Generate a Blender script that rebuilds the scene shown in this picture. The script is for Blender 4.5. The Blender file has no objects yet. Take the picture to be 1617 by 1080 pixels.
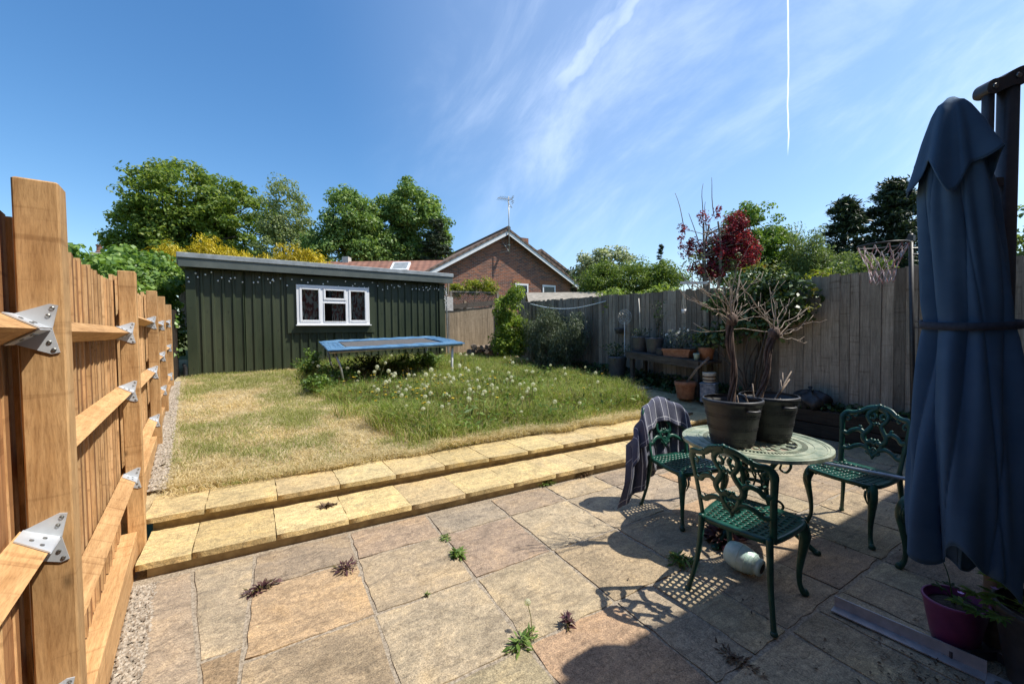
import bpy, math, random
import numpy as np
import zlib
from mathutils import Vector, Matrix

random.seed(11)
RNG = np.random.default_rng(11)
sc = bpy.context.scene
COL = sc.collection
pi = math.pi
R = math.radians

# ------------------------------------------------------------------ camera
cd = bpy.data.cameras.new('camera')
cam = bpy.data.objects.new('camera', cd)
COL.objects.link(cam)
cd.sensor_width = 36.0
cd.lens = 36.0 * 620 / 1617
cd.clip_start = 0.05
cd.clip_end = 2000
_f = Matrix.Rotation(R(-30), 4, 'Z') @ Matrix.Rotation(R(90 - 1.663), 4, 'X') @ Matrix.Rotation(-0.012, 4, 'Z')
cam.matrix_world = Matrix.Translation((0, 0, 1.5)) @ _f
sc.camera = cam

# ------------------------------------------------------------------ light
SUN = Vector((0.56, -0.345, 1.0)).normalized()
sd = bpy.data.lights.new('sun', 'SUN')
sd.energy = 4.8
sd.angle = R(0.5)
sd.color = (1.0, 0.95, 0.86)
sun = bpy.data.objects.new('sun', sd)
COL.objects.link(sun)
sun.rotation_euler = (-SUN).to_track_quat('-Z', 'Y').to_euler()
sun.location = SUN * 40

world = bpy.data.worlds.new('World')
sc.world = world
world.use_nodes = True
nt = world.node_tree
nt.nodes.clear()


def wn(t, **k):
    n = nt.nodes.new(t)
    for a, b in k.items():
        setattr(n, a, b)
    return n


def wmath(op, a, b=None, c=None):
    n = wn('ShaderNodeMath', operation=op)
    for i, x in enumerate((a, b, c)):
        if x is None:
            continue
        if isinstance(x, (int, float)):
            n.inputs[i].default_value = x
        else:
            nt.links.new(x, n.inputs[i])
    return n.outputs[0]


def wdot(v, vec):
    n = wn('ShaderNodeVectorMath', operation='DOT_PRODUCT')
    nt.links.new(v, n.inputs[0])
    n.inputs[1].default_value = vec
    return n.outputs['Value']


def wramp(x, lo, hi):
    n = wn('ShaderNodeMapRange', interpolation_type='SMOOTHSTEP')
    nt.links.new(x, n.inputs[0])
    n.inputs[1].default_value = lo
    n.inputs[2].default_value = hi
    return n.outputs[0]


sky = wn('ShaderNodeTexSky', sky_type='NISHITA')
sky.sun_disc = False
sky.sun_elevation = math.asin(SUN.z)
sky.sun_rotation = math.atan2(SUN.x, SUN.y)
sky.altitude = 100
sky.air_density = 1.1
sky.dust_density = 0.9
sky.ozone_density = 2.2
tc = wn('ShaderNodeTexCoord')
dirv = tc.outputs['Generated']
# thin cirrus, on the sky's own directions
mp = wn('ShaderNodeMapping', vector_type='TEXTURE')
mp.inputs['Rotation'].default_value = Vector((0.33, -0.77, 0.55)).to_track_quat('X', 'Z').to_euler()
mp.inputs['Scale'].default_value = (1.25, 0.36, 0.42)
nt.links.new(dirv, mp.inputs[0])
nz = wn('ShaderNodeTexNoise')
nz.inputs['Scale'].default_value = 2.1
nz.inputs['Detail'].default_value = 8
nz.inputs['Roughness'].default_value = 0.62
nz.inputs['Distortion'].default_value = 0.45
nt.links.new(mp.outputs[0], nz.inputs['Vector'])
nz2 = wn('ShaderNodeTexNoise')
nz2.inputs['Scale'].default_value = 0.9
nz2.inputs['Detail'].default_value = 2
nt.links.new(dirv, nz2.inputs['Vector'])
veil = wramp(wdot(dirv, (0.735, 0.41, 0.54)), 0.66, 1.0)
cir = wramp(nz.outputs['Fac'], 0.40, 0.80)
big = wramp(nz2.outputs['Fac'], 0.2, 0.62)
fac = wmath('MULTIPLY', wmath('MULTIPLY', wmath('ADD', wmath('MULTIPLY', cir, 0.50), 0.20), veil), wmath('ADD', wmath('MULTIPLY', big, 0.5), 0.5))
fac = wmath('MULTIPLY', fac, 0.66)


def trail(n, a, b, w, wob, strength):
    """a thin streak along a great circle between two directions"""
    n = Vector(n).normalized()
    a, b = Vector(a).normalized(), Vector(b).normalized()
    mid = (a + b).normalized()
    wz = wn('ShaderNodeTexNoise')
    wz.inputs['Scale'].default_value = 16
    wz.inputs['Detail'].default_value = 3
    nt.links.new(dirv, wz.inputs['Vector'])
    d = wmath('ADD', wdot(dirv, n), wmath('MULTIPLY', wmath('SUBTRACT', wz.outputs['Fac'], 0.5), wob))
    line = wmath('SUBTRACT', 1.0, wramp(wmath('ABSOLUTE', d), w * 0.35, w))
    c = mid.dot(a)
    ends = wramp(wdot(dirv, mid), c - 0.004, c + 0.010)
    return wmath('MULTIPLY', wmath('MULTIPLY', line, ends), strength)


t1 = trail((-0.4223, 0.9065, -0.0035), (0.55, 0.26, 0.80), (0.8539, 0.3991, 0.3341), 0.0018, 0.0055, 0.74)
pa, pb = Vector((0.5032, 0.7047, 0.5002)), Vector((0.5702, 0.5495, 0.6107))
t2 = trail(pa.cross(pb), pa, Vector((0.60, 0.44, 0.68)), 0.030, 0.05, 0.42)
t2 = wmath('MULTIPLY', t2, wramp(nz.outputs['Fac'], 0.30, 0.62))
t3 = trail((-0.4223, 0.9065, -0.0035), (0.868, 0.405, 0.287), (0.876, 0.408, 0.257), 0.0012, 0.003, 0.35)
fac = wmath('MINIMUM', wmath('MAXIMUM', wmath('MAXIMUM', fac, t2), wmath('MAXIMUM', t1, t3)), 1.0)
mix = wn('ShaderNodeMix', data_type='RGBA')
nt.links.new(fac, mix.inputs[0])
hs = wn('ShaderNodeHueSaturation')
hs.inputs['Saturation'].default_value = 1.28
nt.links.new(sky.outputs[0], hs.inputs['Color'])
nt.links.new(hs.outputs[0], mix.inputs[6])
mix.inputs[7].default_value = (7.4, 8.2, 9.4, 1)
bg = wn('ShaderNodeBackground')
bg.inputs['Strength'].default_value = 0.15
nt.links.new(mix.outputs[2], bg.inputs[0])
wo = wn('ShaderNodeOutputWorld')
nt.links.new(bg.outputs[0], wo.inputs[0])

vs = sc.view_settings
vs.view_transform = 'Standard'
vs.look = 'None'
vs.exposure = 0.37
vs.gamma = 1.0
vs.use_curve_mapping = False
sc.cycles.max_bounces = 8
sc.cycles.transparent_max_bounces = 12


# ------------------------------------------------------------------ helpers
def tag(o, label=None, cat=None, group=None, kind=None):
    if label:
        o['label'] = label
    if cat:
        o['category'] = cat
    if group:
        o['group'] = group
    if kind:
        o['kind'] = kind
    return o


def empty(name, loc=(0, 0, 0), rz=0.0, label=None, cat=None, group=None, kind=None):
    o = bpy.data.objects.new(name, None)
    COL.objects.link(o)
    o.location = tuple(float(c) for c in loc)
    o.rotation_euler = (0, 0, rz)
    o.empty_display_size = 0.1
    return tag(o, label, cat, group, kind)


def link_mesh(name, me, mat=None, parent=None, loc=None, rot=None):
    o = bpy.data.objects.new(name, me)
    COL.objects.link(o)
    if mat is not None and len(me.materials) == 0:
        me.materials.append(mat)
    if parent is not None:
        o.parent = parent
    if loc is not None:
        o.location = loc
    if rot is not None:
        o.rotation_euler = rot
    return o


def copy_tree(o, parent=None):
    c = o.copy()
    COL.objects.link(c)
    if parent is not None:
        c.parent = parent
    for ch in list(o.children):
        copy_tree(ch, c)
    return c


def cr(pts, n=6, closed=False):
    """Catmull-Rom through points of any dimension"""
    P = [np.array(p, float) for p in pts]
    out = []
    m = len(P)
    rng = range(m if closed else m - 1)
    for i in rng:
        if closed:
            p0, p1, p2, p3 = P[(i - 1) % m], P[i], P[(i + 1) % m], P[(i + 2) % m]
        else:
            p1, p2 = P[i], P[i + 1]
            p0 = P[i - 1] if i > 0 else 2 * p1 - p2
            p3 = P[i + 2] if i + 2 < m else 2 * p2 - p1
        for k in range(n):
            t = k / n
            out.append(0.5 * ((2 * p1) + (p2 - p0) * t + (2 * p0 - 5 * p1 + 4 * p2 - p3) * t * t + (3 * p1 - p0 - 3 * p2 + p3) * t ** 3))
    if not closed:
        out.append(P[-1])
    return out


class MB:
    def __init__(self):
        self.v, self.f = [], []

    def add(self, vs_, fs):
        b = len(self.v)
        self.v += [tuple(float(c) for c in p) for p in vs_]
        self.f += [tuple(i + b for i in f) for f in fs]
        return self

    def box(self, c, s, rot=None, taper=1.0):
        x, y, z = (d / 2 for d in s)
        pts = [Vector((sx * x * (taper if sz > 0 else 1), sy * y * (taper if sz > 0 else 1), sz * z)) for sz in (-1, 1) for sx, sy in ((-1, -1), (1, -1), (1, 1), (-1, 1))]
        if rot is not None:
            pts = [rot @ p for p in pts]
        pts = [p + Vector(c) for p in pts]
        return self.add(pts, [(3, 2, 1, 0), (4, 5, 6, 7), (0, 1, 5, 4), (1, 2, 6, 5), (2, 3, 7, 6), (3, 0, 4, 7)])

    def bbox(self, c, s, bev=0.004, rot=None):
        """box with bevelled edges"""
        x, y, z = (d / 2 for d in s)
        b = min(bev, x * .45, y * .45, z * .45)
        rings = []
        for zz, i in ((-z, b), (-z + b, 0), (z - b, 0), (z, b)):
            xx, yy = x - i, y - i
            ring = [(-xx + b, -yy), (xx - b, -yy), (xx, -yy + b), (xx, yy - b), (xx - b, yy), (-xx + b, yy), (-xx, yy - b), (-xx, -yy + b)]
            rings.append([Vector((p[0], p[1], zz)) for p in ring])
        pts = [p for r_ in rings for p in r_]
        if rot is not None:
            pts = [rot @ p for p in pts]
        pts = [p + Vector(c) for p in pts]
        fs = [tuple(range(7, -1, -1)), tuple(range(24, 32))]
        for r_ in range(3):
            for k in range(8):
                fs.append((r_ * 8 + k, r_ * 8 + (k + 1) % 8, r_ * 8 + 8 + (k + 1) % 8, r_ * 8 + 8 + k))
        return self.add(pts, fs)

    def beam(self, a, b, w, h, up=(0, 0, 1)):
        a, b = Vector(a), Vector(b)
        d = (b - a)
        L = d.length
        d.normalize()
        s = d.cross(Vector(up)).normalized()
        u = s.cross(d)
        m = Matrix((s, d, u)).transposed()
        return self.box((a + b) / 2, (w, L, h), m)

    def tube(self, pts, r, n=8, cap=True, flat=None):
        P = [Vector(p) for p in pts]
        m = len(P)
        rs = r if hasattr(r, '__len__') else [r] * m
        if len(rs) != m:
            rs = np.interp(np.linspace(0, 1, m), np.linspace(0, 1, len(rs)), rs)
        t0 = (P[1] - P[0]).normalized()
        nrm = t0.orthogonal().normalized()
        vs_, fs = [], []
        for i in range(m):
            t = (P[min(i + 1, m - 1)] - P[max(i - 1, 0)])
            if t.length < 1e-9:
                t = t0.copy()
            t.normalize()
            nrm = (nrm - t * nrm.dot(t))
            if nrm.length < 1e-6:
                nrm = t.orthogonal()
            nrm.normalize()
            bn = t.cross(nrm)
            for k in range(n):
                a = 2 * pi * k / n
                vs_.append(P[i] + (nrm * math.cos(a) + bn * math.sin(a)) * float(rs[i]))
        for i in range(m - 1):
            for k in range(n):
                fs.append((i * n + k, i * n + (k + 1) % n, (i + 1) * n + (k + 1) % n, (i + 1) * n + k))
        if cap:
            fs.append(tuple(range(n - 1, -1, -1)))
            fs.append(tuple((m - 1) * n + k for k in range(n)))
        return self.add(vs_, fs)

    def lathe(self, prof, n=24, c=(0, 0, 0), rot=None, sx=1.0, sy=1.0):
        vs_, fs = [], []
        m = len(prof)
        for r_, z in prof:
            for k in range(n):
                a = 2 * pi * k / n
                p = Vector((r_ * math.cos(a) * sx, r_ * math.sin(a) * sy, z))
                if rot is not None:
                    p = rot @ p
                vs_.append(p + Vector(c))
        for i in range(m - 1):
            for k in range(n):
                fs.append((i * n + k, i * n + (k + 1) % n, (i + 1) * n + (k + 1) % n, (i + 1) * n + k))
        if prof[0][0] > 1e-6:
            fs.append(tuple(range(n - 1, -1, -1)))
        if prof[-1][0] > 1e-6:
            fs.append(tuple((m - 1) * n + k for k in range(n)))
        return self.add(vs_, fs)

    def prism(self, poly, ext):
        """closed polygon (3-D points, CCW seen from the +ext side) pushed along ext"""
        n = len(poly)
        e = Vector(ext)
        a = [Vector(p) for p in poly]
        b = [p + e for p in a]
        fs = [tuple(range(n - 1, -1, -1)), tuple(range(n, 2 * n))]
        for k in range(n):
            fs.append((k, (k + 1) % n, n + (k + 1) % n, n + k))
        return self.add(a + b, fs)

    def grid(self, fn, nu, nv, closed_u=False):
        vs_ = [fn(i / (nu if closed_u else nu - 1), j / (nv - 1)) for j in range(nv) for i in range(nu)]
        fs = []
        for j in range(nv - 1):
            for i in range(nu if closed_u else nu - 1):
                i2 = (i + 1) % nu
                fs.append((j * nu + i, j * nu + i2, (j + 1) * nu + i2, (j + 1) * nu + i))
        return self.add(vs_, fs)

    def mesh(self, name, mat=None, smooth=False):
        me = bpy.data.meshes.new(name)
        me.from_pydata(self.v, [], self.f)
        if smooth:
            me.polygons.foreach_set('use_smooth', [True] * len(me.polygons))
        if mat is not None:
            me.materials.append(mat)
        me.update()
        return me

    def build(self, name, mat, parent=None, smooth=False, loc=None, rot=None):
        return link_mesh(name, self.mesh(name, mat, smooth), None, parent, loc, rot)


def np_mesh(name, verts, faces_n, nface, mat):
    """verts (N,3), uniform polygons of faces_n corners given as consecutive vertex runs"""
    me = bpy.data.meshes.new(name)
    nv = len(verts)
    me.vertices.add(nv)
    me.vertices.foreach_set('co', np.asarray(verts, np.float32).ravel())
    me.loops.add(nface * faces_n)
    me.loops.foreach_set('vertex_index', np.arange(nface * faces_n, dtype=np.int32))
    me.polygons.add(nface)
    me.polygons.foreach_set('loop_start', np.arange(0, nface * faces_n, faces_n, dtype=np.int32))
    me.polygons.foreach_set('loop_total', np.full(nface, faces_n, np.int32))
    me.update(calc_edges=True)
    me.validate()
    me.materials.append(mat)
    return me


# ------------------------------------------------------------------ materials
def newmat(name):
    m = bpy.data.materials.new(name)
    m.use_nodes = True
    return m, m.node_tree, m.node_tree.nodes['Principled BSDF']


def coords(n, rnd=True, stretch=(1, 1, 1), rot=(0, 0, 0)):
    t = n.nodes.new('ShaderNodeTexCoord')
    mp_ = n.nodes.new('ShaderNodeMapping')
    mp_.inputs['Scale'].default_value = stretch
    mp_.inputs['Rotation'].default_value = rot
    if rnd:
        oi = n.nodes.new('ShaderNodeObjectInfo')
        ml = n.nodes.new('ShaderNodeMath')
        ml.operation = 'MULTIPLY'
        ml.inputs[1].default_value = 57.0
        n.links.new(oi.outputs['Random'], ml.inputs[0])
        ad = n.nodes.new('ShaderNodeVectorMath')
        ad.operation = 'ADD'
        n.links.new(t.outputs['Object'], ad.inputs[0])
        n.links.new(ml.outputs[0], ad.inputs[1])
        n.links.new(ad.outputs[0], mp_.inputs[0])
    else:
        n.links.new(t.outputs['Object'], mp_.inputs[0])
    return mp_.outputs[0]


def noise(n, vec, scale, detail=5, rough=0.6, dist=0.0):
    z = n.nodes.new('ShaderNodeTexNoise')
    z.inputs['Scale'].default_value = scale
    z.inputs['Detail'].default_value = detail
    z.inputs['Roughness'].default_value = rough
    z.inputs['Distortion'].default_value = dist
    n.links.new(vec, z.inputs['Vector'])
    return z.outputs['Fac']


def ramp(n, x, stops):
    r_ = n.nodes.new('ShaderNodeValToRGB')
    while len(r_.color_ramp.elements) < len(stops):
        r_.color_ramp.elements.new(0.5)
    for e, (p, c) in zip(r_.color_ramp.elements, stops):
        e.position = p
        e.color = (*c, 1)
    n.links.new(x, r_.inputs[0])
    return r_.outputs[0]


def mixc(n, fac, a, b, mode='MIX'):
    m = n.nodes.new('ShaderNodeMix')
    m.data_type = 'RGBA'
    m.blend_type = mode
    for sock, val in ((m.inputs[0], fac), (m.inputs[6], a), (m.inputs[7], b)):
        if isinstance(val, (int, float)):
            sock.default_value = val
        elif isinstance(val, tuple):
            sock.default_value = (*val, 1) if len(val) == 3 else val
        else:
            n.links.new(val, sock)
    return m.outputs[2]


def bump(n, p, h, strength=0.4, dist=0.01):
    b = n.nodes.new('ShaderNodeBump')
    b.inputs['Strength'].default_value = strength
    b.inputs['Distance'].default_value = dist
    n.links.new(h, b.inputs['Height'])
    n.links.new(b.outputs[0], p.inputs['Normal'])


def randval(n, p, spread):
    """brightness by the object's own random number"""
    oi = n.nodes.new('ShaderNodeObjectInfo')
    mr = n.nodes.new('ShaderNodeMapRange')
    mr.inputs[3].default_value = 1 - spread
    mr.inputs[4].default_value = 1 + spread
    n.links.new(oi.outputs['Random'], mr.inputs[0])
    return mr.outputs[0]


def pmat(name, c1, c2, scale=20, rough=0.6, bs=0.3, bd=0.004, bscale=None, stretch=(1, 1, 1), metal=0.0, spread=0.0, spec=0.5, lo=0.35, hi=0.65, detail=5):
    m, n, p = newmat(name)
    v = coords(n, True, stretch)
    f = noise(n, v, scale, detail)
    c = ramp(n, f, [(lo, c1), (hi, c2)])
    if spread:
        hv = n.nodes.new('ShaderNodeHueSaturation')
        n.links.new(c, hv.inputs['Color'])
        n.links.new(randval(n, p, spread), hv.inputs['Value'])
        c = hv.outputs[0]
    n.links.new(c, p.inputs['Base Color'])
    p.inputs['Roughness'].default_value = rough
    p.inputs['Metallic'].default_value = metal
    p.inputs['Specular IOR Level'].default_value = spec
    if bs:
        bump(n, p, noise(n, v, bscale or scale * 2, 4), bs, bd)
    return m


def wood(name, dark, light, stretch, spread=0.18, bs=0.5, rough=0.75, knots=(0.05, 0.025, 0.01), kn=0.5, gscale=9, moss=None):
    """sawn timber: grain along the stretched axis, a few knots, tone by board"""
    m, n, p = newmat(name)
    v = coords(n, True, stretch)
    g = noise(n, v, gscale, 8, 0.7, 0.6)
    c = ramp(n, g, [(0.30, dark), (0.52, tuple((a + b) / 2 for a, b in zip(dark, light))), (0.72, light)])
    v2 = coords(n, True, tuple(min(1.0, s * 2.2) if s < 0.5 else s * 0.55 for s in stretch))
    vo = n.nodes.new('ShaderNodeTexVoronoi')
    vo.inputs['Scale'].default_value = 5.0
    n.links.new(v2, vo.inputs['Vector'])
    k = n.nodes.new('ShaderNodeMapRange')
    k.inputs[1].default_value = 0.03
    k.inputs[2].default_value = 0.12
    k.inputs[3].default_value = kn
    k.inputs[4].default_value = 0.0
    n.links.new(vo.outputs['Distance'], k.inputs[0])
    c = mixc(n, k.outputs[0], c, knots)
    fine = noise(n, coords(n, True, tuple(q * 3.2 for q in stretch)), gscale * 2.2, 6, 0.75)
    c = mixc(n, 0.75, c, ramp(n, fine, [(0.32, (0.62, 0.56, 0.5)), (0.5, (1, 1, 1)), (0.7, (1.22, 1.2, 1.15))]), 'MULTIPLY')
    saw = noise(n, coords(n, True, tuple(0.4 if q > 1 else 7.0 for q in stretch)), 5.0, 3, 0.5)
    c = mixc(n, 0.5, c, ramp(n, saw, [(0.30, (0.5, 0.42, 0.34)), (0.40, (1, 1, 1)), (0.7, (1.08, 1.08, 1.06))]), 'MULTIPLY')
    big = noise(n, coords(n, True, (1, 1, 1)), 2.2, 4)
    c = mixc(n, 0.45, c, ramp(n, big, [(0.3, (0.55, 0.5, 0.45)), (0.7, (1.2, 1.15, 1.1))]), 'MULTIPLY')
    if moss:
        mo = n.nodes.new('ShaderNodeMapRange')
        mo.inputs[1].default_value = 0.5
        mo.inputs[2].default_value = 0.75
        n.links.new(noise(n, coords(n, True, (1, 1, .4)), 3.5, 5), mo.inputs[0])
        c = mixc(n, mo.outputs[0], c, moss)
    hv = n.nodes.new('ShaderNodeHueSaturation')
    n.links.new(c, hv.inputs['Color'])
    n.links.new(randval(n, p, spread), hv.inputs['Value'])
    n.links.new(hv.outputs[0], p.inputs['Base Color'])
    p.inputs['Roughness'].default_value = rough
    p.inputs['Specular IOR Level'].default_value = 0.25
    bump(n, p, g, bs, 0.004)
    return m


def leafmat(name, c1, c2, c3=None, transl=0.35, rough=0.5, spec=0.35):
    m, n, p = newmat(name)
    g = n.nodes.new('ShaderNodeNewGeometry')
    stops = [(0.0, c1), (1.0, c2)] if c3 is None else [(0.0, c1), (0.6, c2), (1.0, c3)]
    c = ramp(n, g.outputs['Random Per Island'], stops)
    f = noise(n, coords(n, False), 0.9, 3)
    c = mixc(n, 0.5, c, ramp(n, f, [(0.3, (0.65, 0.7, 0.65)), (0.7, (1.25, 1.2, 1.1))]), 'MULTIPLY')
    n.links.new(c, p.inputs['Base Color'])
    p.inputs['Roughness'].default_value = rough
    p.inputs['Specular IOR Level'].default_value = spec
    tr = n.nodes.new('ShaderNodeBsdfTranslucent')
    n.links.new(mixc(n, 1.0, c, (1.25, 1.3, 0.7), 'MULTIPLY'), tr.inputs['Color'])
    ms = n.nodes.new('ShaderNodeMixShader')
    ms.inputs[0].default_value = transl
    n.links.new(p.outputs[0], ms.inputs[1])
    n.links.new(tr.outputs[0], ms.inputs[2])
    n.links.new(ms.outputs[0], n.nodes['Material Output'].inputs['Surface'])
    return m


def slabmat(name, rel=0.5, scale=1.0, dirt=(0.55, 0.5, 0.42)):
    """riven sandstone tinted by the object's own colour"""
    m, n, p = newmat(name)
    oi = n.nodes.new('ShaderNodeObjectInfo')
    v = coords(n, True, (1, 1, 1))
    vs_ = coords(n, True, (1.0, 5.0, 1.0), (0, 0, 0.5))
    a = noise(n, v, 3.0 * scale, 6, 0.65, 0.6)
    b = noise(n, v, 38 * scale, 4, 0.7)
    s = noise(n, vs_, 3.5 * scale, 5, 0.6, 1.2)
    c = mixc(n, 0.75, oi.outputs['Color'], ramp(n, a, [(0.3, (0.62, 0.64, 0.66)), (0.5, (1, 1, 1)), (0.72, (1.28, 1.2, 1.02))]), 'MULTIPLY')
    c = mixc(n, 0.6, c, ramp(n, s, [(0.35, (0.74, 0.72, 0.72)), (0.62, (1.14, 1.1, 1.04))]), 'MULTIPLY')
    c = mixc(n, 0.7, c, ramp(n, b, [(0.35, (0.7, 0.7, 0.7)), (0.6, (1.12, 1.12, 1.1)), (0.75, (1.5, 1.45, 1.35))]), 'MULTIPLY')
    sp_ = noise(n, v, 150 * scale, 4, 0.85)
    c = mixc(n, 0.8, c, ramp(n, sp_, [(0.36, (0.38, 0.36, 0.34)), (0.5, (1, 1, 1)), (0.64, (1.6, 1.56, 1.48))]), 'MULTIPLY')
    md = noise(n, v, 11 * scale, 6, 0.75, 1.0)
    c = mixc(n, 0.6, c, ramp(n, md, [(0.36, (0.62, 0.6, 0.58)), (0.5, (1, 1, 1)), (0.68, (1.2, 1.16, 1.08))]), 'MULTIPLY')
    # dark lichen and algae blotches
    l_ = n.nodes.new('ShaderNodeMapRange')
    l_.inputs[1].default_value = 0.58
    l_.inputs[2].default_value = 0.74
    l_.inputs[4].default_value = 0.55
    n.links.new(noise(n, v, 6 * scale, 7, 0.7), l_.inputs[0])
    c = mixc(n, l_.outputs[0], c, (0.13, 0.115, 0.095))
    # fine cracks
    vo = n.nodes.new('ShaderNodeTexVoronoi')
    vo.feature = 'DISTANCE_TO_EDGE'
    vo.inputs['Scale'].default_value = 2.6 * scale
    wv = n.nodes.new('ShaderNodeVectorMath')
    wv.operation = 'ADD'
    wz = n.nodes.new('ShaderNodeTexNoise')
    wz.inputs['Scale'].default_value = 5
    wz.inputs['Detail'].default_value = 4
    n.links.new(v, wz.inputs['Vector'])
    n.links.new(v, wv.inputs[0])
    sc_ = n.nodes.new('ShaderNodeVectorMath')
    sc_.operation = 'SCALE'
    sc_.inputs['Scale'].default_value = 0.35
    n.links.new(wz.outputs['Color'], sc_.inputs[0])
    n.links.new(sc_.outputs[0], wv.inputs[1])
    n.links.new(wv.outputs[0], vo.inputs['Vector'])
    k = n.nodes.new('ShaderNodeMapRange')
    k.inputs[1].default_value = 0.0
    k.inputs[2].default_value = 0.012
    k.inputs[3].default_value = 1.0
    k.inputs[4].default_value = 0.0
    n.links.new(vo.outputs['Distance'], k.inputs[0])
    gate = n.nodes.new('ShaderNodeMapRange')
    gate.inputs[1].default_value = 0.5
    gate.inputs[2].default_value = 0.62
    gate.inputs[4].default_value = 0.6
    n.links.new(noise(n, v, 2.0, 2), gate.inputs[0])
    kk = n.nodes.new('ShaderNodeMath')
    kk.operation = 'MULTIPLY'
    n.links.new(k.outputs[0], kk.inputs[0])
    n.links.new(gate.outputs[0], kk.inputs[1])
    c = mixc(n, kk.outputs[0], c, (0.12, 0.09, 0.06))
    n.links.new(c, p.inputs['Base Color'])
    p.inputs['Roughness'].default_value = 0.85
    p.inputs['Specular IOR Level'].default_value = 0.2
    h = n.nodes.new('ShaderNodeMath')
    h.operation = 'MULTIPLY_ADD'
    h.inputs[1].default_value = 0.35
    n.links.new(b, h.inputs[0])
    n.links.new(s, h.inputs[2])
    bump(n, p, h.outputs[0], rel, 0.012)
    return m


M = {}
M['post'] = wood('sawn_post_timber', (0.36, 0.20, 0.08), (0.68, 0.44, 0.215), (3, 3, .35), 0.10, 0.6, 0.8, gscale=8, kn=0.6)
M['board'] = wood('sawn_board_face_painted_shaded', (0.20, 0.088, 0.034), (0.46, 0.245, 0.105), (4, 4, .3), 0.30, 0.5, 0.8)  # wide faces coloured darker to imitate the shade between boards
M['boardedge'] = wood('pale_sawn_edge_painted_sunlit', (0.55, 0.33, 0.145), (0.86, 0.62, 0.35), (4, 4, .3), 0.2, 0.5, 0.8)  # paler sawn edge, brightened in colour to imitate sunlit strips
M['rail'] = wood('sawn_rail_timber', (0.40, 0.22, 0.09), (0.68, 0.43, 0.205), (4, .35, 4), 0.12, 0.5, 0.8)
M['oldboard'] = wood('weathered_fence_timber', (0.15, 0.13, 0.105), (0.38, 0.34, 0.285), (5, 5, .3), 0.42, 0.7, 0.9, knots=(0.03, 0.025, 0.02))
M['tanboard'] = wood('weathered_gate_timber', (0.17, 0.13, 0.085), (0.40, 0.33, 0.24), (5, 5, .3), 0.16, 0.5, 0.9)
M['bench'] = wood('weathered_bench_timber', (0.035, 0.03, 0.026), (0.16, 0.14, 0.12), (4, .4, 4), 0.2, 0.8, 0.9, kn=0.3)
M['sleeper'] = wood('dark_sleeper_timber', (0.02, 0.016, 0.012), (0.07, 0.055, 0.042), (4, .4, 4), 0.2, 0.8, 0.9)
M['slab'] = slabmat('riven_sandstone', 1.0)
M['tread'] = slabmat('yellow_sandstone', 0.8, 1.2)
M['mortar'] = pmat('pointing_mortar', (0.17, 0.135, 0.095), (0.44, 0.37, 0.28), 70, 0.95, 0.7, 0.006)
M['riser'] = pmat('rendered_riser', (0.26, 0.195, 0.105), (0.44, 0.34, 0.19), 12, 0.95, 0.6, 0.006)
M['soil'] = pmat('dry_soil', (0.09, 0.068, 0.048), (0.19, 0.15, 0.11), 25, 0.95, 0.8, 0.01)
M['compost'] = pmat('potting_compost', (0.02, 0.014, 0.01), (0.055, 0.04, 0.028), 60, 0.95, 0.9, 0.01)
M['zinc'] = pmat('galvanised_steel', (0.46, 0.49, 0.52), (0.62, 0.65, 0.68), 9, 0.42, 0.1, 0.001, metal=0.25)
M['screw'] = pmat('dull_screw_steel', (0.22, 0.22, 0.21), (0.35, 0.35, 0.33), 90, 0.4, 0.1, 0.001, metal=0.9)
M['greenalu'] = pmat('chipped_green_enamel', (0.005, 0.042, 0.028), (0.012, 0.085, 0.06), 14, 0.36, 0.25, 0.002, bscale=90, spec=0.5)
M['tablealu'] = pmat('faded_green_enamel', (0.15, 0.20, 0.14), (0.42, 0.44, 0.32), 11, 0.5, 0.35, 0.002, bscale=80)
M['cladding'] = pmat('dark_green_sheet_steel', (0.026, 0.038, 0.019), (0.054, 0.066, 0.036), 1.6, 0.42, 0.08, 0.001, stretch=(1, 1, .3))
M['fascia'] = pmat('grey_green_fascia', (0.075, 0.09, 0.08), (0.11, 0.125, 0.11), 3, 0.45, 0.1, 0.001)
M['rooftrim'] = pmat('grey_roof_trim', (0.20, 0.225, 0.23), (0.33, 0.36, 0.37), 5, 0.5, 0.2, 0.002)
M['upvc'] = pmat('white_window_plastic', (0.76, 0.77, 0.77), (0.82, 0.82, 0.82), 6, 0.3, 0.0)
M['white'] = pmat('white_paint', (0.68, 0.68, 0.66), (0.80, 0.80, 0.78), 8, 0.5, 0.1, 0.002)
M['bulb'] = pmat('frosted_bulb', (0.7, 0.72, 0.7), (0.85, 0.85, 0.82), 30, 0.25, 0.0)
M['blackplastic'] = pmat('black_plastic', (0.022, 0.022, 0.024), (0.040, 0.040, 0.042), 25, 0.48, 0.15, 0.002)
M['darkgrey'] = pmat('dark_grey_plastic', (0.055, 0.058, 0.065), (0.085, 0.088, 0.096), 20, 0.5, 0.15, 0.002)
M['terracotta'] = pmat('terracotta_clay', (0.27, 0.105, 0.05), (0.42, 0.19, 0.10), 16, 0.8, 0.25, 0.002)
M['paleglaze'] = pmat('pale_green_glaze', (0.30, 0.40, 0.33), (0.42, 0.52, 0.44), 20, 0.4, 0.1, 0.001)
M['mint'] = pmat('mint_glaze', (0.50, 0.70, 0.62), (0.66, 0.82, 0.75), 30, 0.3, 0.5, 0.003, bscale=70)
M['purple'] = pmat('purple_plastic', (0.15, 0.025, 0.10), (0.21, 0.045, 0.145), 10, 0.42, 0.1, 0.001)
M['blueglaze'] = pmat('mottled_blue_ceramic', (0.05, 0.09, 0.16), (0.32, 0.36, 0.40), 18, 0.4, 0.2, 0.002)
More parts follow.
